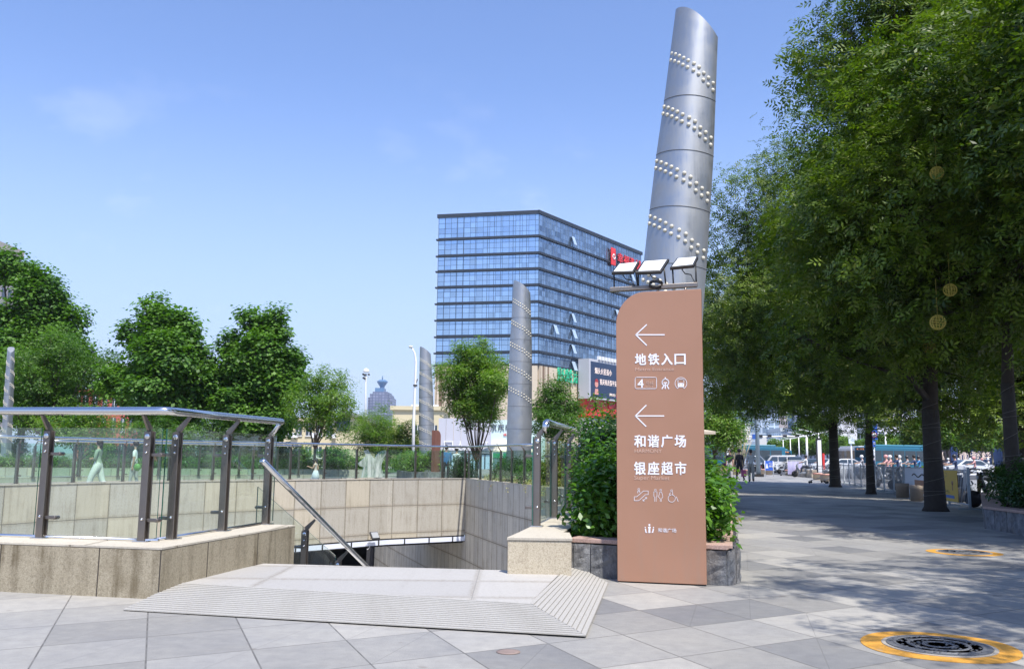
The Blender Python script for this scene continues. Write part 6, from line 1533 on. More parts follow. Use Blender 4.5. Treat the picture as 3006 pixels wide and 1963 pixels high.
# bleached canopy showing behind the hedge
e = empty('parasol', (2.82, 19.5, .0), 0.03, 'flat beige parasol whose corner sticks out to the right of the brown sign', 'parasol'); M_cloth = simple("beige_cloth", (.55, .48, .38), .85)
mb = MB(); h = A(2098, 1266, 18.5).z
mb.add([(-1.36, -1.2, h - .0), (1.36, -1.2, h), (1.36, 1.2, h), (-1.36, 1.2, h), (0, 0, h + .25), (-1.36, -1.2, h - .06), (1.36, -1.2, h - .06), (1.36, 1.2, h - .06), (-1.36, 1.2, h - .06)], [(0, 1, 4), (1, 2, 4), (2, 3, 4), (3, 0, 4), (5, 6, 1, 0), (6, 7, 2, 1), (7, 8, 3, 2), (8, 5, 0, 3)]); mb.build('canopy', M_cloth, e)
mb = MB(); mb.tube([(0, 0, 0), (0, 0, h + .2)], .03, 8); mb.build('pole', M_white, e)
e = empty('parasol', (A(1492, 1300, 56).x, 56, 0), 0, 'large cream parasol with a sloping side behind the far railing, left of the middle pillar', 'parasol')
h = A(1490, 1289, 56).z; mb = MB(); lo_ = A(1430, 1330, 56).z
mb.add([(-1.9, -1.5, lo_ + .1), (1.9, -1.5, lo_ + .1), (1.9, 1.5, lo_ + .1), (-1.9, 1.5, lo_ + .1), (0, 0, h)], [(0, 1, 4), (1, 2, 4), (2, 3, 4), (3, 0, 4)]); mb.build('canopy', simple("cream_cloth", (.72, .68, .52), .85), e)
mb = MB(); mb.tube([(0, 0, 0), (0, 0, h)], .04, 8); mb.build('pole', M_white, e)

# ================================================================== barrier fence, drums, trolley
F0, F1 = Vector((11.85, 23.2, 0)), Vector((18.9, 51.5, 0)); fd = (F1 - F0).normalized(); fl = (F1 - F0).length; npn = 13
M_fence = simple("fence_white", (.50, .53, .56), .5)
fp = None
for i in range(npn):
    p = F0 + fd * (fl * i / npn); M_ = frame(p, fd); w = fl / npn
    if fp is None:
        fp = empty('barrier_panel', p, math.atan2(fd.y, fd.x), 'white steel barrier panel with upright bars, first from the near end', 'barrier', 'white barrier panels along the avenue')
        mb = MB(); mb.tube([(.03, 0, .12), (.03, 0, 1.0), (w - .05, 0, 1.0), (w - .05, 0, .12), (.03, 0, .12)], .022, 6); mb.build('frame', M_fence, fp)
        mb = MB()
        for k in range(1, 13): mb.tube([(.03 + (w - .08) * k / 13, 0, .12), (.03 + (w - .08) * k / 13, 0, 1.0)], .0065, 5)
        mb.build('bars', M_fence, fp)
        mb = MB(); mb.box((-.03, -.03, .02), (.02, .03, 1.08)); mb.box((-.03, -.28, 0), (.03, .28, .03)); mb.build('post', simple("fence_post", (.30, .36, .40), .5), fp)
    else: copy_tree(fp, p, label='white steel barrier panel with upright bars, ' + ORD[i] + ' from the near end')
nf = F0 + fd * .3
def on_fence(s, t, z=0): q = F0 + fd * s; n_ = Vector((-fd.y, fd.x, 0)); return (q.x + n_.x * t, q.y + n_.y * t, z)
def banner(label, px0, px1, mat, art):
    a, b = V(px0, 1400, F0, fd), V(px1, 1400, F0, fd); s0, s1 = (up(a, 0) - F0).dot(fd), (up(b, 0) - F0).dot(fd)
    if s0 > s1: s0, s1 = s1, s0
    e = empty('banner', (0, 0, 0), 0, label, 'banner'); M_ = Matrix(((fd.x, 0, -(-fd.y), 0), (fd.y, 0, -fd.x, 0), (0, 1, 0, 0), (0, 0, 0, 1)))
    n_ = Vector((-fd.y, fd.x, 0)); p = F0 + fd * s1 + n_ * .05; M_ = Matrix(((-fd.x, 0, n_.x, p.x), (-fd.y, 0, n_.y, p.y), (0, 1, 0, 0), (0, 0, 0, 1)))
    w = s1 - s0; mb = MB(); mb.box((0, .14, 0), (w, .98, .012), M_); mb.build('sheet', mat, e); art(e, M_, w); return e
M_bw, M_byl = simple("banner_white", (.62, .66, .74), .6), simple("banner_yellow", (.62, .40, .06), .6)
M_bb = simple("banner_blue", (.06, .16, .45), .6); M_bbr = simple("banner_brown", (.32, .16, .10), .6)
def art1(e, M_, w):
    mb = MB(); mb.box((w * .5, .2, .012), (w * .95, .62, .016), M_); mb.build('photo_patch', M_bbr, e)
    mb = MB(); mb.tube([M_ @ Vector((w * (.40 + .55 * t), .76 + .05 * math.sin(t * 9), .02)) for t in [i / 12 for i in range(13)]], .018, 5); mb.build('wavy_line', M_black, e)
def art2(e, M_, w):
    mb = MB(); mb.box((w * .2, .22, .012), (w * .8, .30, .016), M_); mb.build('blue_strip', M_bb, e)
    for k in (.22, .72):
        mb = MB(); T_2 = M_ @ Matrix.Translation((w * k, .44, .012)); mb.prism([(-.06, 0), (.06, 0), (.05, .14), (-.05, .14)], 0, .004, T_2)
        mb.lathe([(.06, 0), (.06, .004)], c=(-.045, .2, 0), n=12, M=T_2); mb.lathe([(.06, 0), (.06, .004)], c=(.045, .2, 0), n=12, M=T_2); mb.build('cup_picture', M_bbr, e)
banner('white banner with a wavy line and brown picture, left of the thick trunk', 2662, 2722, M_bw, art1)
banner('yellow banner with a blue strip and two cup pictures, right of the thick trunk', 2768, 2816, M_byl, art2)
M_conc = simple("drum_concrete", (.30, .24, .18), .85, vary=.15, scale=6)
for (px, py, d, lb) in ((2650, 1460, 38, 'round beige drum planter in the shade, the left one of the near pair'), (2692, 1470, 38, 'round beige drum planter in the shade, the right one of the near pair')):
    c = G(px, py); r = d / 2 / F * c.y; e = empty('drum_planter', (c.x, c.y, 0), 0, lb, 'planter', 'round drum planters')
    mb = MB(); mb.lathe([(r * .93, 0), (r * .96, .36), (r, .37), (r, .48), (r * .88, .48), (r * .86, .40)], n=24); mb.build('drum', M_conc, e)
    mb = MB(); mb.lathe([(r * .86, .38), (r * .86, .41)], n=20); mb.build('soil', M_soil, e)
dm = None
for i, (px, py) in enumerate(((2126, 1394), (2160, 1393), (2192, 1394), (2258, 1393), (2240, 1391), (2315, 1394), (2400, 1408), (2422, 1412))):
    c = G(px, py)
    if dm is None:
        dm = empty('drum_planter', (c.x, c.y, 0), 0, 'round beige drum planter in the sunlit row, first from the left', 'planter', 'round drum planters in the sun')
        mb = MB(); mb.lathe([(.26, 0), (.27, .34), (.30, .35), (.30, .45), (.24, .45), (.24, .4)], n=20); mb.build('drum', simple("drum_pale", (.46, .38, .29), .85), dm)
        mb = MB(); mb.lathe([(.305, .36), (.305, .44)], n=20); mb.build('red_band', simple("red_white_band", (.55, .25, .2), .6), dm)
    else: copy_tree(dm, (c.x, c.y, 0), label='round beige drum planter in the sunlit row, ' + ('the sixth', 'second', 'third', 'fifth', 'fourth', 'sixth', 'seventh', 'eighth')[i] + ' from the left')
# row of low stone blocks
a, b = G(2320, 1395), G(2392, 1402); d = (b - a); n_ = 9
for i in range(n_):
    p = a + d * (i / n_); q = a + d * ((i + .88) / n_); M_ = frame(p, (q - p)); mb = MB(); mb.box((0, -.2, 0), ((q - p).length, .2, .55), M_)
    tag(mb.build('stone_block', MATS["drum_pale"], bevel=.03), 'low beige stone block beside the parked scooters, ' + ORD[i] + ' from the left', 'block', 'low stone blocks in a row')

# ================================================================== people
M_skin = simple("skin", (.48, .29, .20), .55); M_hair = simple("hair", (.02, .016, .014), .6)
def cl(name, c): return simple(name, c, .85, vary=.12, scale=6)
def person(label, loc, face, h=1.7, arms=None, legs=None, top=None, low=None, shoe=None, sleeve=.5, longhair=False, cap=None, wide=1.0, skirt=None, build_=1.0, head_turn=0, group=None, sit=False, helmet=None, lean=0.0, cat='person', fingers=True):
    """one continuous skinned body posed by its joints; face = heading angle (0 = +X)"""
    k = h / 1.70
    J = {}
    def P(n, x, y, z): J[n] = Vector((x, y, z))        # x forward, y left, z up
    hipz = .92 if not sit else .86
    P('pel', 0, 0, hipz); P('wai', .01 + lean * .12, 0, hipz + .14); P('che', .0 + lean * .36, 0, hipz + .36); P('nb', -.01 + lean * .5, 0, hipz + .53); P('nt', .01 + lean * .56, 0, hipz + .60)
    P('hd', .02 + lean * .60, 0, hipz + .69); P('ht', .01 + lean * .62, 0, hipz + .755)
    legs = legs or {'L': (.10, .02), 'R': (-.10, -.25)}
    arms = arms or {'L': (-.25, .15), 'R': (.2, .2)}
    def limb(o, a, L_, side=0):
        return o + Vector((math.sin(a), side, -math.cos(a))).normalized() * L_
    edges = [('pel', 'wai'), ('wai', 'che'), ('che', 'nb'), ('nb', 'nt'), ('nt', 'hd'), ('hd', 'ht')]
    R = {'pel': .125, 'wai': .115, 'che': .135, 'nb': .062, 'nt': .05, 'hd': .098, 'ht': .075}
    for s_, sy in (('L', 1), ('R', -1)):
        P('h' + s_, 0, .085 * sy, hipz - .03); a, b = legs[s_]
        J['k' + s_] = limb(J['h' + s_], a, .43, .03 * sy); J['a' + s_] = limb(J['k' + s_], b, .41)
        J['t' + s_] = J['a' + s_] + Vector((.15, .02 * sy, -.035))
        edges += [('pel', 'h' + s_), ('h' + s_, 'k' + s_), ('k' + s_, 'a' + s_), ('a' + s_, 't' + s_)]
        R.update({'h' + s_: .098 * wide, 'k' + s_: .062 * wide, 'a' + s_: .044 * (1 + (wide - 1) * 1.5), 't' + s_: .034})
        P('s' + s_, lean * .42, .175 * sy, hipz + .47); a, b = arms[s_][:2]; q = arms[s_][2] if len(arms[s_]) > 2 else .12; q2 = arms[s_][3] if len(arms[s_]) > 3 else .0
        J['e' + s_] = limb(J['s' + s_], a, .28, q * sy); J['w' + s_] = limb(J['e' + s_], b, .25, q2 * sy)
        dw = (J['w' + s_] - J['e' + s_]).normalized(); J['m' + s_] = J['w' + s_] + dw * .075
        edges += [('che', 's' + s_), ('s' + s_, 'e' + s_), ('e' + s_, 'w' + s_), ('w' + s_, 'm' + s_)]
        R.update({'s' + s_: .066, 'e' + s_: .046, 'w' + s_: .031, 'm' + s_: .030})
        if fingers:
            ac = dw.cross(Vector((0, 1, 0))); ac = ac.normalized() if ac.length > .1 else Vector((1, 0, 0)); inn = Vector((0, -sy, 0))
            for i, (o_, l_) in enumerate(((-.026, .062), (-.009, .074), (.009, .070), (.026, .055))):
                n1_, n2_ = 'f%d%s' % (i, s_), 'g%d%s' % (i, s_); J[n1_] = J['m' + s_] + dw * l_ * .5 + ac * o_; J[n2_] = J[n1_] + dw * l_ * .5 + inn * .018
                edges += [('m' + s_, n1_), (n1_, n2_)]; R[n1_] = .0095; R[n2_] = .008
            J['th' + s_] = J['w' + s_] + dw * .05 + ac * .045 + inn * .01; edges.append(('w' + s_, 'th' + s_)); R['th' + s_] = .011
    low_z = min(J['aL'].z, J['aR'].z) - .075 if not sit else 0
    J['no'] = J['hd'] + Vector((.105, 0, -.01)); edges.append(('hd', 'no')); R['no'] = .018
    names = list(J); idx = {n: i for i, n in enumerate(names)}
    me = bpy.data.meshes.new('b'); me.from_pydata([tuple(J[n]) for n in names], [(idx[a], idx[b]) for a, b in edges], [])
    ob = bpy.data.objects.new('b', me); COL.objects.link(ob)
    m1 = ob.modifiers.new('s', 'SKIN'); m1.use_smooth_shade = True; m1.branch_smoothing = .6
    sv = me.skin_vertices[0].data
    for n in names:
        r = R[n] * (build_ if n in ('pel', 'wai', 'che') else 1); sv[idx[n]].radius = (r, r * (.82 if n in ('wai', 'che', 'pel') else 1))
    if 'pel' in idx: sv[idx['pel']].use_root = True
    m2 = ob.modifiers.new('d', 'SUBSURF'); m2.levels = 1; m2.render_levels = 1
    dg = bpy.context.evaluated_depsgraph_get(); dg.update(); nm = bpy.data.meshes.new_from_object(ob.evaluated_get(dg)); bpy.data.objects.remove(ob)
    # cloth zones by nearest bone
    mats = [M_skin, top, low, shoe or M_black]; nm.materials.clear()
    for m in mats: nm.materials.append(m)
    segs = [(J[a], J[b], a, b) for a, b in edges]
    for p in nm.polygons:
        c = p.center; best = None
        for a, b, na, nb_ in segs:
            ab = b - a; t = max(0, min(1, (c - a).dot(ab) / max(1e-6, ab.length_squared))); d = (a + ab * t - c).length / (.6 * R[na] + .4 * R[nb_] + .02)
            if best is None or d < best[0]: best = (d, na, nb_, t)
        _, na, nb_, t = best; z = 0
        if nb_ in ('che', 'wai') or (na, nb_) == ('che', 'nb'): z = 1
        if na == 'che' and nb_[0] == 's': z = 1
        if (na, nb_) == ('pel', 'wai') and t < .35: z = 2
        if nb_[0] == 'e' and na[0] == 's': z = 1 if t < sleeve * 2 else 0
        if nb_[0] == 'w' and na[0] == 'e': z = 1 if sleeve > .5 and t < (sleeve - .5) * 2 else 0
        if nb_ in ('hL', 'hR', 'kL', 'kR'): z = 2
        if nb_ in ('aL', 'aR'): z = 2 if t < .9 else 3
        if nb_ in ('tL', 'tR'): z = 3
        if (na, nb_) == ('che', 'nb') and t > .8: z = 0
        p.material_index = z; p.use_smooth = True
    nm.name = 'body'; e = empty('person', loc, face, label, cat, group); e.scale = (k, k, k)
    off_ = Vector((0, 0, -low_z)) if not sit else Vector((0, 0, 0))
    b = bpy.data.objects.new('body', nm); COL.objects.link(b); b.parent = e; b.location = off_
    hd = J['hd'] + off_; mb = MB()
    if helmet is not None:
        mb.ball(hd + Vector((-.01, 0, .035)), (.135, .12, .12), 12, 7); mb.build('helmet', helmet, e)
    else:
        mb.ball(hd + Vector((-.028, 0, .025)), (.108, .098, .105), 12, 7)
        if longhair: mb.ball(hd + Vector((-.07, 0, -.07)), (.055, .085, .15), 10, 6)
        mb.build('hair', M_hair, e)
        if cap is not None: mb = MB(); mb.ball(hd + Vector((-.015, 0, .055)), (.118, .106, .075), 12, 6); mb.cbox(hd + Vector((.12, 0, .04)), (.09, .13, .015)); mb.build('cap', cap, e)
    for sy in (-1, 1): mb = MB(); mb.ball(hd + Vector((.088, .034 * sy, .012)), (.010, .014, .008), 6, 4); mb.build('eye', M_black, e)
    if skirt is not None:
        mb = MB(); z0, z1, r0_, r1_ = skirt[1:]; mb.lathe([(r1_, z0), (r1_ * .8 + r0_ * .2, (z0 + z1) / 2), (r0_, z1)], c=(0, 0, 0), n=16); mb.build('skirt', skirt[0], e)
    return e
def feet(px, py): return G(px, py)
def pp(px, Y): return (A(px, 1300, Y).x, Y, 0)
W_ = cl("pale_linen", (.66, .66, .62)); 
person('woman with crossed arms, long dark hair and wide pale trousers walking left behind the glass', pp(293, 27), PI + .1, 1.60, {'L': (.15, 1.45, .1, -1.9), 'R': (.15, 1.6, .1, -1.9)}, {'L': (.42, .18), 'R': (-.25, -.42)}, cl("sage_top", (.30, .36, .27)), W_, M_white, .9, longhair=True, wide=1.55)
person('woman in a white T-shirt and grey shorts carrying a green bag behind the glass', pp(399, 28), PI + .2, 1.56, {'L': (-.05, .1, .1, 0), 'R': (.0, .15)}, {'L': (.2, .05), 'R': (-.15, -.25)}, cl("white_tee", (.78, .78, .74)), cl("grey_shorts", (.38, .38, .38)), M_white, .35, build_=1.25)
o = A(404, 1385, 27.8); mb = MB(); mb.ball((0, 0, 0), (.11, .08, .12), 12, 7); mb.tube([(-.08, 0, .12), (-.03, 0, .25), (.05, 0, .25), (.08, 0, .12)], .012, 5); tag(mb.build('hand_bag', simple("green_bag", (.10, .28, .05), .6)), 'small bright green bag held by the woman in shorts', 'bag').location = (o.x, 27.75, .78)
person('little girl with a ponytail running left beside the shattered pane', pp(930, 34.5), PI - .1, 1.10, {'L': (.4, 1.9), 'R': (-.3, .4)}, {'L': (.5, .1), 'R': (-.3, -.7)}, cl("girl_top", (.62, .50, .46)), cl("girl_skirt", (.45, .47, .50)), M_white, .1, longhair=True, skirt=(cl("striped_skirt", (.52, .55, .60)), .42, .98, .13, .24))
person('person in a loose blue jacket seen from behind, next to the white-capped one', pp(1311, 38.5), PI / 2 + .2, 1.66, {'L': (.05, .2), 'R': (-.05, .3)}, {'L': (.12, .0), 'R': (-.1, -.15)}, cl("blue_jacket", (.035, .12, .26)), cl("black_trousers", (.02, .02, .025)), M_black, 1.0, build_=1.3)
person('person in a white shirt and white cap beside the blue jacket', pp(1341, 38.0), PI / 2 - .5, 1.58, {'L': (.3, .9), 'R': (-.1, .3)}, {'L': (.1, .0), 'R': (-.12, -.2)}, cl("white_shirt", (.72, .74, .74)), MATS["black_trousers"], M_black, 1.0, cap=M_white, build_=1.1)
DK = cl("black_shirt", (.015, .016, .022)); LG = cl("light_trousers", (.48, .46, .43)); SG = cl("khaki_trousers", (.33, .31, .26)); ST = cl("striped_shirt", (.55, .55, .52))
person('man in a black T-shirt and light trousers at the left of the three walkers', feet(2144, 1409), -2.2, 1.78, {'L': (.1, .3), 'R': (-.15, .15)}, {'L': (.12, .0), 'R': (-.10, -.12)}, DK, LG, M_black, .45, wide=1.25, build_=1.15)
person('man dressed all in black in the middle of the three walkers', feet(2172, 1413), 1.9, 1.80, {'L': (.1, .2), 'R': (-.15, .0)}, {'L': (.25, .1), 'R': (-.22, -.45)}, DK, DK, M_black, .95, build_=1.2)
person('person in a pale shirt and khaki trousers at the right of the three walkers', feet(2206, 1415), 1.3, 1.75, {'L': (.1, .3), 'R': (-.1, 1.2)}, {'L': (.2, .1), 'R': (-.3, -.4)}, ST, SG, simple("brown_shoe", (.10, .06, .04), .5), .45, wide=1.3)
for (px, py, Y, c, lb, w) in ((2183, 1387, 50.2, (.42, .10, .20), 'pink shopping bag held by the man in black', .13), (2125, 1367, 50, (.20, .03, .10), 'dark red bag at the side of the man in light trousers', .10), (2204, 1353, 49.6, (.30, .08, .035), 'brown shoulder bag on the back of the person in the pale shirt', .09)):
    c_ = A(px, py, Y); mb = MB(); mb.box((-w, -.06, -.22), (w, .06, .16)); mb.tube([(-w * .5, 0, .15), (-w * .3, 0, .30), (w * .3, 0, .30), (w * .5, 0, .15)], .008, 5); o = mb.build('shopping_bag', simple("bag_%d" % px, c, .6), bevel=.03); tag(o, lb, 'bag'); o.location = c_

# ================================================================== vehicles
M_carw = simple("car_white", (.58, .59, .60), .2, coat=.6); M_card = simple("car_dark_blue", (.03, .05, .09), .2, coat=.6); M_cars = simple("car_silver", (.40, .43, .46), .25, .5, coat=.5)
M_cg = simple("car_glass", (.03, .045, .055), .06, spec=.9); M_teal = simple("bus_teal", (.02, .13, .20), .3, coat=.3); M_tl = simple("bus_light_teal", (.06, .21, .27), .35)
M_lampw = simple("headlamp", (.7, .72, .75), .1); M_lampr = simple("tail_lamp", (.45, .02, .02), .2)
def car(label, loc, rz, kind, mat, group='cars on the road'):
    e = empty(kind, loc, rz, label, 'car' if kind != 'van' else 'van', group)
    if kind == 'van': pr = [(-2.2, .35), (2.2, .35), (2.25, .9), (1.75, 1.1), (1.1, 1.85), (-2.1, 1.9), (-2.25, 1.0)]; w = .84; gl = [((-1.95, 1.15), (-1.05, 1.15), (-1.05, 1.68), (-1.95, 1.68)), ((-.9, 1.15), (.15, 1.15), (.15, 1.68), (-.9, 1.68)), ((.3, 1.15), (1.45, 1.15), (1.0, 1.68), (.3, 1.68))]; ws = (1.72, 1.15, 1.12, 1.80)
    else:
        hh = 1.48 if kind == 'car' else 1.75
        pr = [(-2.25, .35), (2.2, .35), (2.28, .62), (2.1, .82), (1.05, .98), (.35, hh - .04), (-.3, hh), (-1.1, hh - .05), (-1.85, 1.05), (-2.25, .98)]; w = .88; gl = [((-1.55, 1.02), (-.45, 1.02), (-.45, hh - .12), (-1.1, hh - .14)), ((-.35, 1.02), (.75, 1.02), (.28, hh - .12), (-.35, hh - .12))]; ws = (1.02, 1.0, .38, hh - .06)
    mb = MB(); n = len(pr); vs = []
    for sy in (-1, 1):
        for x, z in pr: vs.append((x, sy * w * (1 if z < 1.05 else .84), z))
    mb.add(vs, [tuple(range(n)), tuple(range(n, 2 * n))[::-1]] + [(i, n + i, n + (i + 1) % n, (i + 1) % n) for i in range(n)], None, None, False)
    mb.build('body', mat, e, bevel=.06, seg=2)
    for sy in (-1, 1):
        for g_ in gl:
            mb = MB(); q = [(x, sy * (w * (.98 if z < 1.06 + .1 else .865) + .012), z) for x, z in g_]; q2 = [(x, y - sy * .03, z) for x, y, z in q]
            mb.add(q + q2, [(0, 1, 2, 3) if sy < 0 else (3, 2, 1, 0)] + [(i, 4 + i, 4 + (i + 1) % 4, (i + 1) % 4) for i in range(4)]); mb.build('side_window', M_cg, e)
    for (xa, za, xb, zb_), nm in ((ws, 'windscreen'), ((-1.88, 1.05, -1.15, pr[7][1] - .06) if kind != 'van' else (-2.26, 1.15, -2.14, 1.75), 'rear_window')):
        sg = 1 if xa > 0 else -1; y0, y1 = w * .82, w * .74; mb = MB()
        v = [(xa + .03 * sg, -y0, za + .03), (xa + .03 * sg, y0, za + .03), (xb + .03 * sg, y1, zb_ + .0), (xb + .03 * sg, -y1, zb_ + .0)]; v2 = [(x - .04 * sg, y, z - .03) for x, y, z in v]
        mb.add(v + v2, [(0, 1, 2, 3) if sg > 0 else (3, 2, 1, 0)] + [(i, 4 + i, 4 + (i + 1) % 4, (i + 1) % 4) for i in range(4)]); mb.build(nm, M_cg, e)
    for x in (-1.35, 1.4):
        for sy in (-1, 1): mb = MB(); mb.lathe([(.32, -.1), (.33, 0), (.31, .1)], n=18, M=Matrix.Translation((x, sy * (w - .08), .33)) @ Matrix.Rotation(PI / 2, 4, 'X')); mb.lathe([(.18, -.115), (.18, .115)], n=12, M=Matrix.Translation((x, sy * (w - .08), .33)) @ Matrix.Rotation(PI / 2, 4, 'X')); mb.build('wheel', M_rubber, e)
    for sy in (-1, 1):
        mb = MB(); mb.cbox((2.2, sy * .62, .72), (.16, .36, .13)); mb.build('headlight', M_lampw, e)
        mb = MB(); mb.cbox((-2.24, sy * .66, .85), (.08, .28, .16)); mb.build('tail_light', M_lampr, e)
    return e
def at_(px, Y): return (A(px, 1300, Y).x, Y, .005)
car('white van with three dark side windows behind the blue notice board', at_(2283, 120), PI, 'van', M_carw)
car('dark blue car facing the plaza, to the right of the white van', at_(2334, 118), -1.9, 'suv', M_card)
car('white car partly hidden between the two dark cars', at_(2362, 124), -1.8, 'car', M_carw)
car('second dark car with a pale windscreen beside the slim red-banded pillar', at_(2382, 112), -1.9, 'car', M_card)
car('white car behind the straight dark trunk', at_(2425, 104), -2.6, 'car', M_carw)
car('white car with its side turned to the plaza, right of the straight trunk', at_(2470, 98), 3.0, 'car', M_carw)
car('small white car low behind the white van', at_(2318, 135), -2.4, 'car', M_carw)
car('silver car in front of the teal bus at the left', at_(2200, 108), 3.1, 'suv', M_cars)
car('silver car between the coach and the straight trunk, far off', at_(2470, 150), -1.8, 'suv', M_cars)
car('distant white car under the street lamps', at_(2400, 160), -1.7, 'car', M_carw)
car('white car at the right edge below the green hoarding', at_(3000, 95), 2.9, 'car', M_carw)
car('white car behind the hedge right of the thick trunk', at_(2830, 84), 3.1, 'car', M_carw)
def bus(label, loc, rz, L_, body, roofm, name='bus', Ht=3.0, dest=None, wrap=True):
    e = empty(name, loc, rz, label, 'bus'); w = 1.25
    mb = MB(); mb.box((-L_ / 2, -w, .35), (L_ / 2, w, Ht)); mb.build('body', body, e, bevel=.14, seg=3)
    mb = MB(); mb.box((-L_ / 2 + 1.2, -w * .8, Ht + .002), (L_ / 2 - 2, w * .8, Ht + .28)); mb.build('roof_unit', roofm, e, bevel=.1)
    nb = max(4, int(L_ / 1.7))
    for sy in (-1, 1):
        for i in range(nb):
            x0 = -L_ / 2 + .5 + (L_ - 1.0) * i / nb; x1 = x0 + (L_ - 1.0) / nb - .10; dr = sy > 0 and i in (nb - 1, nb // 2)
            mb = MB(); mb.box((x0, sy * w - .02 if sy > 0 else -w - .02, .5 if dr else 1.25), (x1, sy * w + .02, Ht - .45)); mb.build('door' if dr else 'side_window', M_cg, e)
    mb = MB(); mb.box((L_ / 2 - .03, -w * .88, 1.05), (L_ / 2 + .025, w * .88, Ht - .5)); mb.build('windscreen', M_cg, e)
    mb = MB(); mb.box((-L_ / 2 - .025, -w * .8, 1.7), (-L_ / 2 + .03, w * .8, Ht - .5)); mb.build('rear_window', M_cg, e)
    mb = MB(); mb.box((L_ / 2 - .03, -w * .7, Ht - .42), (L_ / 2 + .03, w * .7, Ht - .16)); db = mb.build('destination_board', M_black, e)
    if dest:
        for sgn_, xx, rr_2 in ((1, L_ / 2 + .032, 1), (-1, -L_ / 2 - .032, -1)):
            if sgn_ < 0: mb = MB(); mb.box((-L_ / 2 - .03, -w * .7, Ht - .42), (-L_ / 2 + .03, w * .7, Ht - .16)); mb.build('rear_board', M_black, e)
            text('route_lettering', dest, 1.3, .2, simple("amber", (.9, .35, .12), .5, emit=.8), e, Matrix(((0, 0, sgn_, xx), (sgn_, 0, 0, -.65 * sgn_), (0, 1, 0, Ht - .39), (0, 0, 0, 1))), .01, .005)
    for x in (-L_ / 2 + 2.2, L_ / 2 - 2.4):
        for sy in (-1, 1): mb = MB(); mb.lathe([(.46, -.13), (.48, 0), (.46, .13)], n=20, M=Matrix.Translation((x, sy * (w - .1), .48)) @ Matrix.Rotation(PI / 2, 4, 'X')); mb.lathe([(.25, -.15), (.25, .15)], n=12, M=Matrix.Translation((x, sy * (w - .1), .48)) @ Matrix.Rotation(PI / 2, 4, 'X')); mb.build('wheel', M_rubber, e)
    for sy in (-1, 1):
        mb = MB(); mb.cbox((L_ / 2, sy * .95, .75), (.08, .32, .2)); mb.build('headlight', M_lampw, e)
        mb = MB(); mb.cbox((-L_ / 2, sy * 1.05, .9), (.08, .2, .4)); mb.build('tail_light', M_lampr, e)
        mb = MB(); mb.cbox((L_ / 2 + .25, sy * 1.35, 2.2), (.12, .2, .45)); mb.build('mirror', M_black, e)
    return e
bus('long teal city bus seen from the side, behind the three walkers', at_(2168, 122), 3.10, 12, M_teal, M_tl)
bus('dark teal city bus coming towards the plaza, destination board lit', at_(2282, 165), -1.62, 10.5, M_teal, M_tl, dest='K 56')
bus('teal city bus behind the avenue trunks, rear end turned to the plaza', at_(2635, 112), .28, 11, M_teal, M_tl, dest='K 115')
bus('white coach with a big windscreen left of the second trunk', at_(2512, 142), -1.5, 10, M_carw, M_carw, name='coach', Ht=3.3)
# scooters
def scooter(label, loc, rz, mat, group='scooters by the road', src=None):
    e = empty('scooter', loc, rz, label, 'scooter', group)
    mb = MB(); mb.tube([(-.55, 0, .45), (-.2, 0, .32), (.25, 0, .30), (.42, 0, .75), (.38, 0, .95)], [.10, .10, .08, .07, .04], 8); mb.box((-.25, -.14, .26), (.28, .14, .33)); mb.ball((-.45, 0, .52), (.36, .14, .16), 10, 6); mb.build('body', mat, e)
    mb = MB(); mb.ball((-.35, 0, .72), (.36, .14, .07), 10, 5); mb.build('seat', M_black, e)
    mb = MB(); mb.add([(.47, -.2, .38), (.52, 0, .36), (.47, .2, .38), (.42, .2, .85), (.50, 0, .98), (.42, -.2, .85)], [(0, 1, 4, 5), (1, 2, 3, 4), (5, 4, 1, 0), (4, 3, 2, 1)]); mb.build('front_shield', mat, e)
    mb = MB(); mb.tube([(.30, -.33, 1.02), (.37, 0, .98), (.30, .33, 1.02)], .018, 6); mb.build('handlebar', M_black, e)
    for x in (-.62, .62): mb = MB(); mb.lathe([(.21, -.045), (.23, 0), (.21, .045)], n=16, M=Matrix.Translation((x, 0, .23)) @ Matrix.Rotation(PI / 2, 4, 'X')); mb.build('wheel', M_rubber, e)
    mb = MB(); mb.cbox((.50, 0, .80), (.06, .14, .09)); mb.build('headlight', M_lampw, e)
    return e
sc = {}
cols = dict(white=M_carw, black=simple("scooter_black", (.02, .02, .025), .3), red=simple("scooter_red", (.45, .02, .02), .3), grey=simple("scooter_grey", (.25, .27, .3), .3), yellow=simple("scooter_yellow", (.6, .42, .04), .4))
def put_scooter(px, py, rz, c, lb, Y=None, grp='scooters by the road'):
    p = G(px, py) if Y is None else Vector(at_(px, Y)); p.z = 0
    if c in sc: o = copy_tree(sc[c], p, rz, label=lb)
    else: o = sc[c] = scooter(lb, p, rz, cols[c])
    o['group'] = grp; return o
order = ['black', 'grey', 'red', 'white', 'grey', 'black', 'white', 'white', 'black', 'grey', 'white', 'black']
for i, px in enumerate((2150, 2190, 2240, 2270, 2293, 2306, 2325, 2340, 2356, 2370, 2388, 2230)):
    c = order[i]; lb = {'red': 'red scooter parked right of the blue notice board', 'white': 'white scooter parked in the sunlit scooter cluster', 'black': 'black scooter parked in the sunlit scooter cluster', 'grey': 'grey scooter parked in the sunlit scooter cluster'}[c]
    lb = lb.replace('parked', ORD[sorted((2150, 2190, 2240, 2270, 2293, 2306, 2325, 2340, 2356, 2370, 2388, 2230)).index(px)] + ' from the left, parked') if c != 'red' else lb
    put_scooter(px, 1390 - (i % 3) * 3, rnd.uniform(-1.4, 1.2), c, lb, grp=c + ' scooters parked in the sunlit cluster')
sitl = {'L': (1.35, .1), 'R': (1.35, .1)}; sita = {'L': (.9, 1.3, .25, -.1), 'R': (.9, 1.3, .25, -.1)}
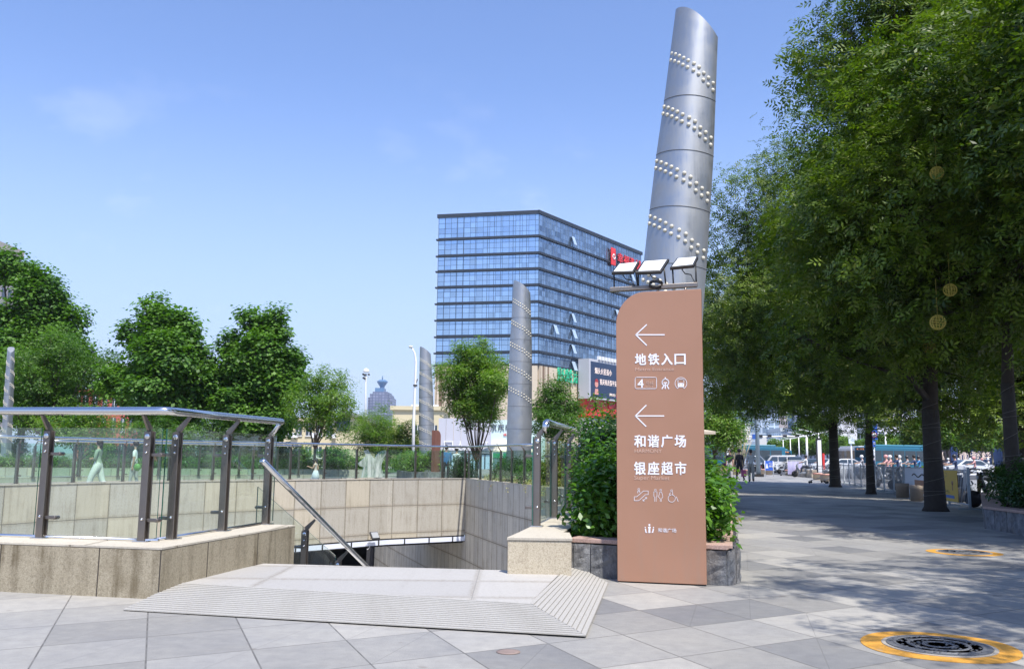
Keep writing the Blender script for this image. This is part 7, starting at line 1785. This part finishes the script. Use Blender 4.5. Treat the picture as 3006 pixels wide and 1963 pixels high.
hel = [simple("helmet_white", (.75, .75, .75), .3), simple("helmet_pink", (.65, .30, .28), .3), simple("helmet_black", (.03, .03, .035), .3), simple("helmet_yellow", (.65, .5, .06), .3)]
topc = [cl("t_white", (.66, .66, .66)), cl("t_pink", (.60, .32, .30)), cl("t_navy", (.03, .05, .12)), cl("t_blue", (.06, .20, .42)), cl("t_grey", (.3, .3, .32))]
lowc = cl("dark_jeans", (.04, .05, .08))
riders = [(2588, 57, 1, 1, 'rider in pink with a pink helmet in front of the teal bus', 3.0), (2600, 59, 0, 1, 'rider with a white helmet right beside the pink-helmeted one', 3.0), (2617, 50, 2, 2, 'dark-haired rider in a navy top close behind the barrier', 2.9),
          (2628, 60, 0, 0, 'rider in white with a white helmet in the middle of the barrier line', 3.0), (2668, 52, 2, 2, 'rider in a dark top looking down, left of the white banner', 2.7), (2684, 62, 2, 3, 'rider in a bright blue top behind the white banner', 3.0),
          (2650, 61, 2, 4, 'rider in grey between the two dark-topped ones', 3.0), (2550, 60, 2, 2, 'rider in navy just right of the second trunk', 3.0), (2355, 66, 2, 0, 'rider in a white shirt beside the sunlit scooters', 2.6), (2398, 66, 3, 0, 'rider with a yellow helmet at the slim pillar', 2.8),
          (2518, 62, 0, 4, 'rider with a white helmet left of the second trunk', 3.0), (2786, 48, 2, 2, 'rider with a black helmet above the yellow banner', 2.9), (2846, 66, 1, 1, 'rider in pink right of the thick trunk over the hedge', 3.0),
          (2838, 88, 0, 0, 'small rider in white far behind the hedge', 3.0), (2852, 90, 2, 2, 'standing-looking rider in black far behind the hedge', 3.0), (2872, 86, 1, 1, 'rider in pale pink further right behind the hedge', 3.0), (2774, 92, 0, 0, 'small white-clad rider left of the thick trunk gap', 3.0),
          (2804, 94, 0, 4, 'small rider leaning forward on the far side of the road', 2.9), (2890, 84, 0, 0, 'rider in white nearest the slender trunk', 3.0), (2992, 60, 0, 0, 'rider in white at the right edge', 3.0), (2735, 95, 2, 4, 'small far rider left of the thick trunk', 3.0)]
for i, (px, Y, hh, tt, lb, rz) in enumerate(riders):
    p = Vector(at_(px, Y)); d = Vector((math.cos(rz), math.sin(rz), 0))
    person(lb, tuple(p - d * .3 - Vector((0, 0, .02))), rz, 1.66, sita, sitl, topc[tt], lowc, M_black, .5, helmet=hel[hh] if i not in (2, 4) else None, sit=True, lean=.12, group=None, fingers=False)
    put_scooter(px, 0, rz, ('white', 'black', 'grey')[i % 3], 'scooter under the ' + ' '.join(lb.split()[:12]), Y=Y, grp='scooters being ridden')
for i, (s_, c) in enumerate(((1.2, 'black'), (4.0, 'grey'), (7.2, 'black'), (9.6, 'black'), (12.4, 'grey'), (15.5, 'black'), (18.5, 'grey'), (21.5, 'black'))):
    n_ = Vector((fd.y, -fd.x, 0)); p = F0 + fd * s_ + n_ * (1.0 + .3 * (i % 2)); o = copy_tree(sc[c], p, math.atan2(fd.y, fd.x) + rnd.uniform(.9, 1.6), label=c + ' scooter in the shade behind the barrier, ' + ORD[i] + ' from the near end'); o['group'] = 'scooters parked behind the barrier'
p = F0 + fd * 1.0 + Vector((fd.y, -fd.x, 0)) * 1.7
mb = MB(); mb.box((-.28, -.25, 0), (.28, .25, .55)); o = mb.build('delivery_box', simple("box_black", (.02, .02, .025), .6), bevel=.04); o.location = (p.x, p.y, .80); tag(o, 'black delivery box on the scooter just right of the yellow banner', 'box')
# shopping trolley
def trolley(label, c, rz):
    e = empty('shopping_trolley', c, rz, label, 'trolley'); M_cart = simple("cart_steel", (.32, .32, .33), .4, .6)
    mb = MB(); lo = [(-.40, -.20, .62), (.35, -.16, .55), (.35, .16, .55), (-.40, .20, .62)]; hi = [(-.50, -.27, .98), (.45, -.20, .88), (.45, .20, .88), (-.50, .27, .98)]
    for a in (lo, hi): mb.tube([*a, a[0]], .010, 5)
    for i in range(4):
        a, b, c_, d = lo[i], lo[(i + 1) % 4], hi[i], hi[(i + 1) % 4]; k = 12 if i in (0, 2) else 6
        for j in range(k + 1): t = j / k; mb.tube([Vector(a).lerp(Vector(b), t), Vector(c_).lerp(Vector(d), t)], .004, 4)
        mb.tube([Vector(a).lerp(Vector(c_), .5), Vector(b).lerp(Vector(d), .5)], .004, 4)
    for j in range(9): t = j / 8; mb.tube([Vector(lo[0]).lerp(Vector(lo[3]), t), Vector(lo[1]).lerp(Vector(lo[2]), t)], .004, 4)
    mb.build('basket', M_cart, e)
    mb = MB()
    for sy in (-1, 1): mb.tube([(-.52, .25 * sy, 1.0), (-.38, .22 * sy, .62), (-.10, .22 * sy, .30), (-.42, .24 * sy, .14)], .013, 6); mb.tube([(-.10, .22 * sy, .30), (.45, .18 * sy, .14)], .013, 6)
    mb.tube([(-.1, -.22, .3), (-.1, .22, .3)], .012, 5); mb.build('frame', M_cart, e)
    mb = MB(); mb.tube([(-.56, -.27, 1.02), (-.56, .27, 1.02)], .02, 8); mb.build('handle', M_black, e)
    for x in (-.42, .45):
        for sy in (-1, 1): mb = MB(); mb.lathe([(.06, -.015), (.065, 0), (.06, .015)], n=12, M=Matrix.Translation((x, .22 * sy, .065)) @ Matrix.Rotation(PI / 2, 4, 'X')); mb.build('wheel', M_rubber, e)
trolley('wire shopping trolley parked against the straight dark trunk', G(2404, 1418), 2.6)
trolley('second wire trolley nested behind the first', G(2424, 1416) + Vector((.2, -.3, 0)), 2.5)
trolley('sunlit wire trolley left of the stone blocks', G(2310, 1396), 2.9)
# purple-white barrier behind the scooters
e = empty('barrier_panel', at_(2310, 70), 0, 'sunlit pale barrier with lilac panels behind the parked scooters', 'barrier')
mb = MB(); mb.box((0, 0, .15), (1.1, .03, 1.15)); mb.build('lilac_panel', simple("lilac", (.48, .44, .70), .6), e)
mb = MB()
for i in range(12): mb.tube([(.1 * i, -.03, .1), (.1 * i, -.03, 1.2)], .012, 4)
mb.tube([(0, -.03, 1.2), (1.2, -.03, 1.2)], .02, 5); mb.build('bars', M_white, e)
# road kerb and hedge strip beyond
mb = MB(); mb.prism([(60, 128), (150, 150), (150, 151.5), (60, 129.5)], 0, .9)
a, b = at_(2690, 96), at_(2960, 90)
rgn = np.random.default_rng(9); n_ = 14000; t = rgn.random(n_); pts = np.stack([a[0] + (b[0] - a[0]) * t, a[1] + (b[1] - a[1]) * t + rgn.normal(0, .3, n_), rgn.random(n_) * .75], 1)
o = bpy.data.objects.new('road_hedge', leaf_mesh('road_hedge', pts, M_leafB, .22, .6, .4, 8)); COL.objects.link(o); tag(o, 'low clipped hedge along the far side of the road on the right', 'hedge')

HAZE = .00013
mb = MB(); mb.box((-420, -40, -6), (420, 1260, 150)); hz = mb.build('haze', None); hz.data.materials.clear()
hm = bpy.data.materials.new('haze_air'); hm.use_nodes = True; hm.node_tree.nodes.clear()
ho = hm.node_tree.nodes.new('ShaderNodeOutputMaterial'); hv = hm.node_tree.nodes.new('ShaderNodeVolumePrincipled'); hv.inputs['Color'].default_value = (.86, .92, 1, 1); hv.inputs['Density'].default_value = HAZE; hv.inputs['Anisotropy'].default_value = .2
hm.node_tree.links.new(hv.outputs[0], ho.inputs['Volume']); hz.data.materials.append(hm); tag(hz, kind='stuff')
for o in list(bpy.data.objects):
    if o.type == 'MESH' and o.data.users == 0: bpy.data.objects.remove(o)
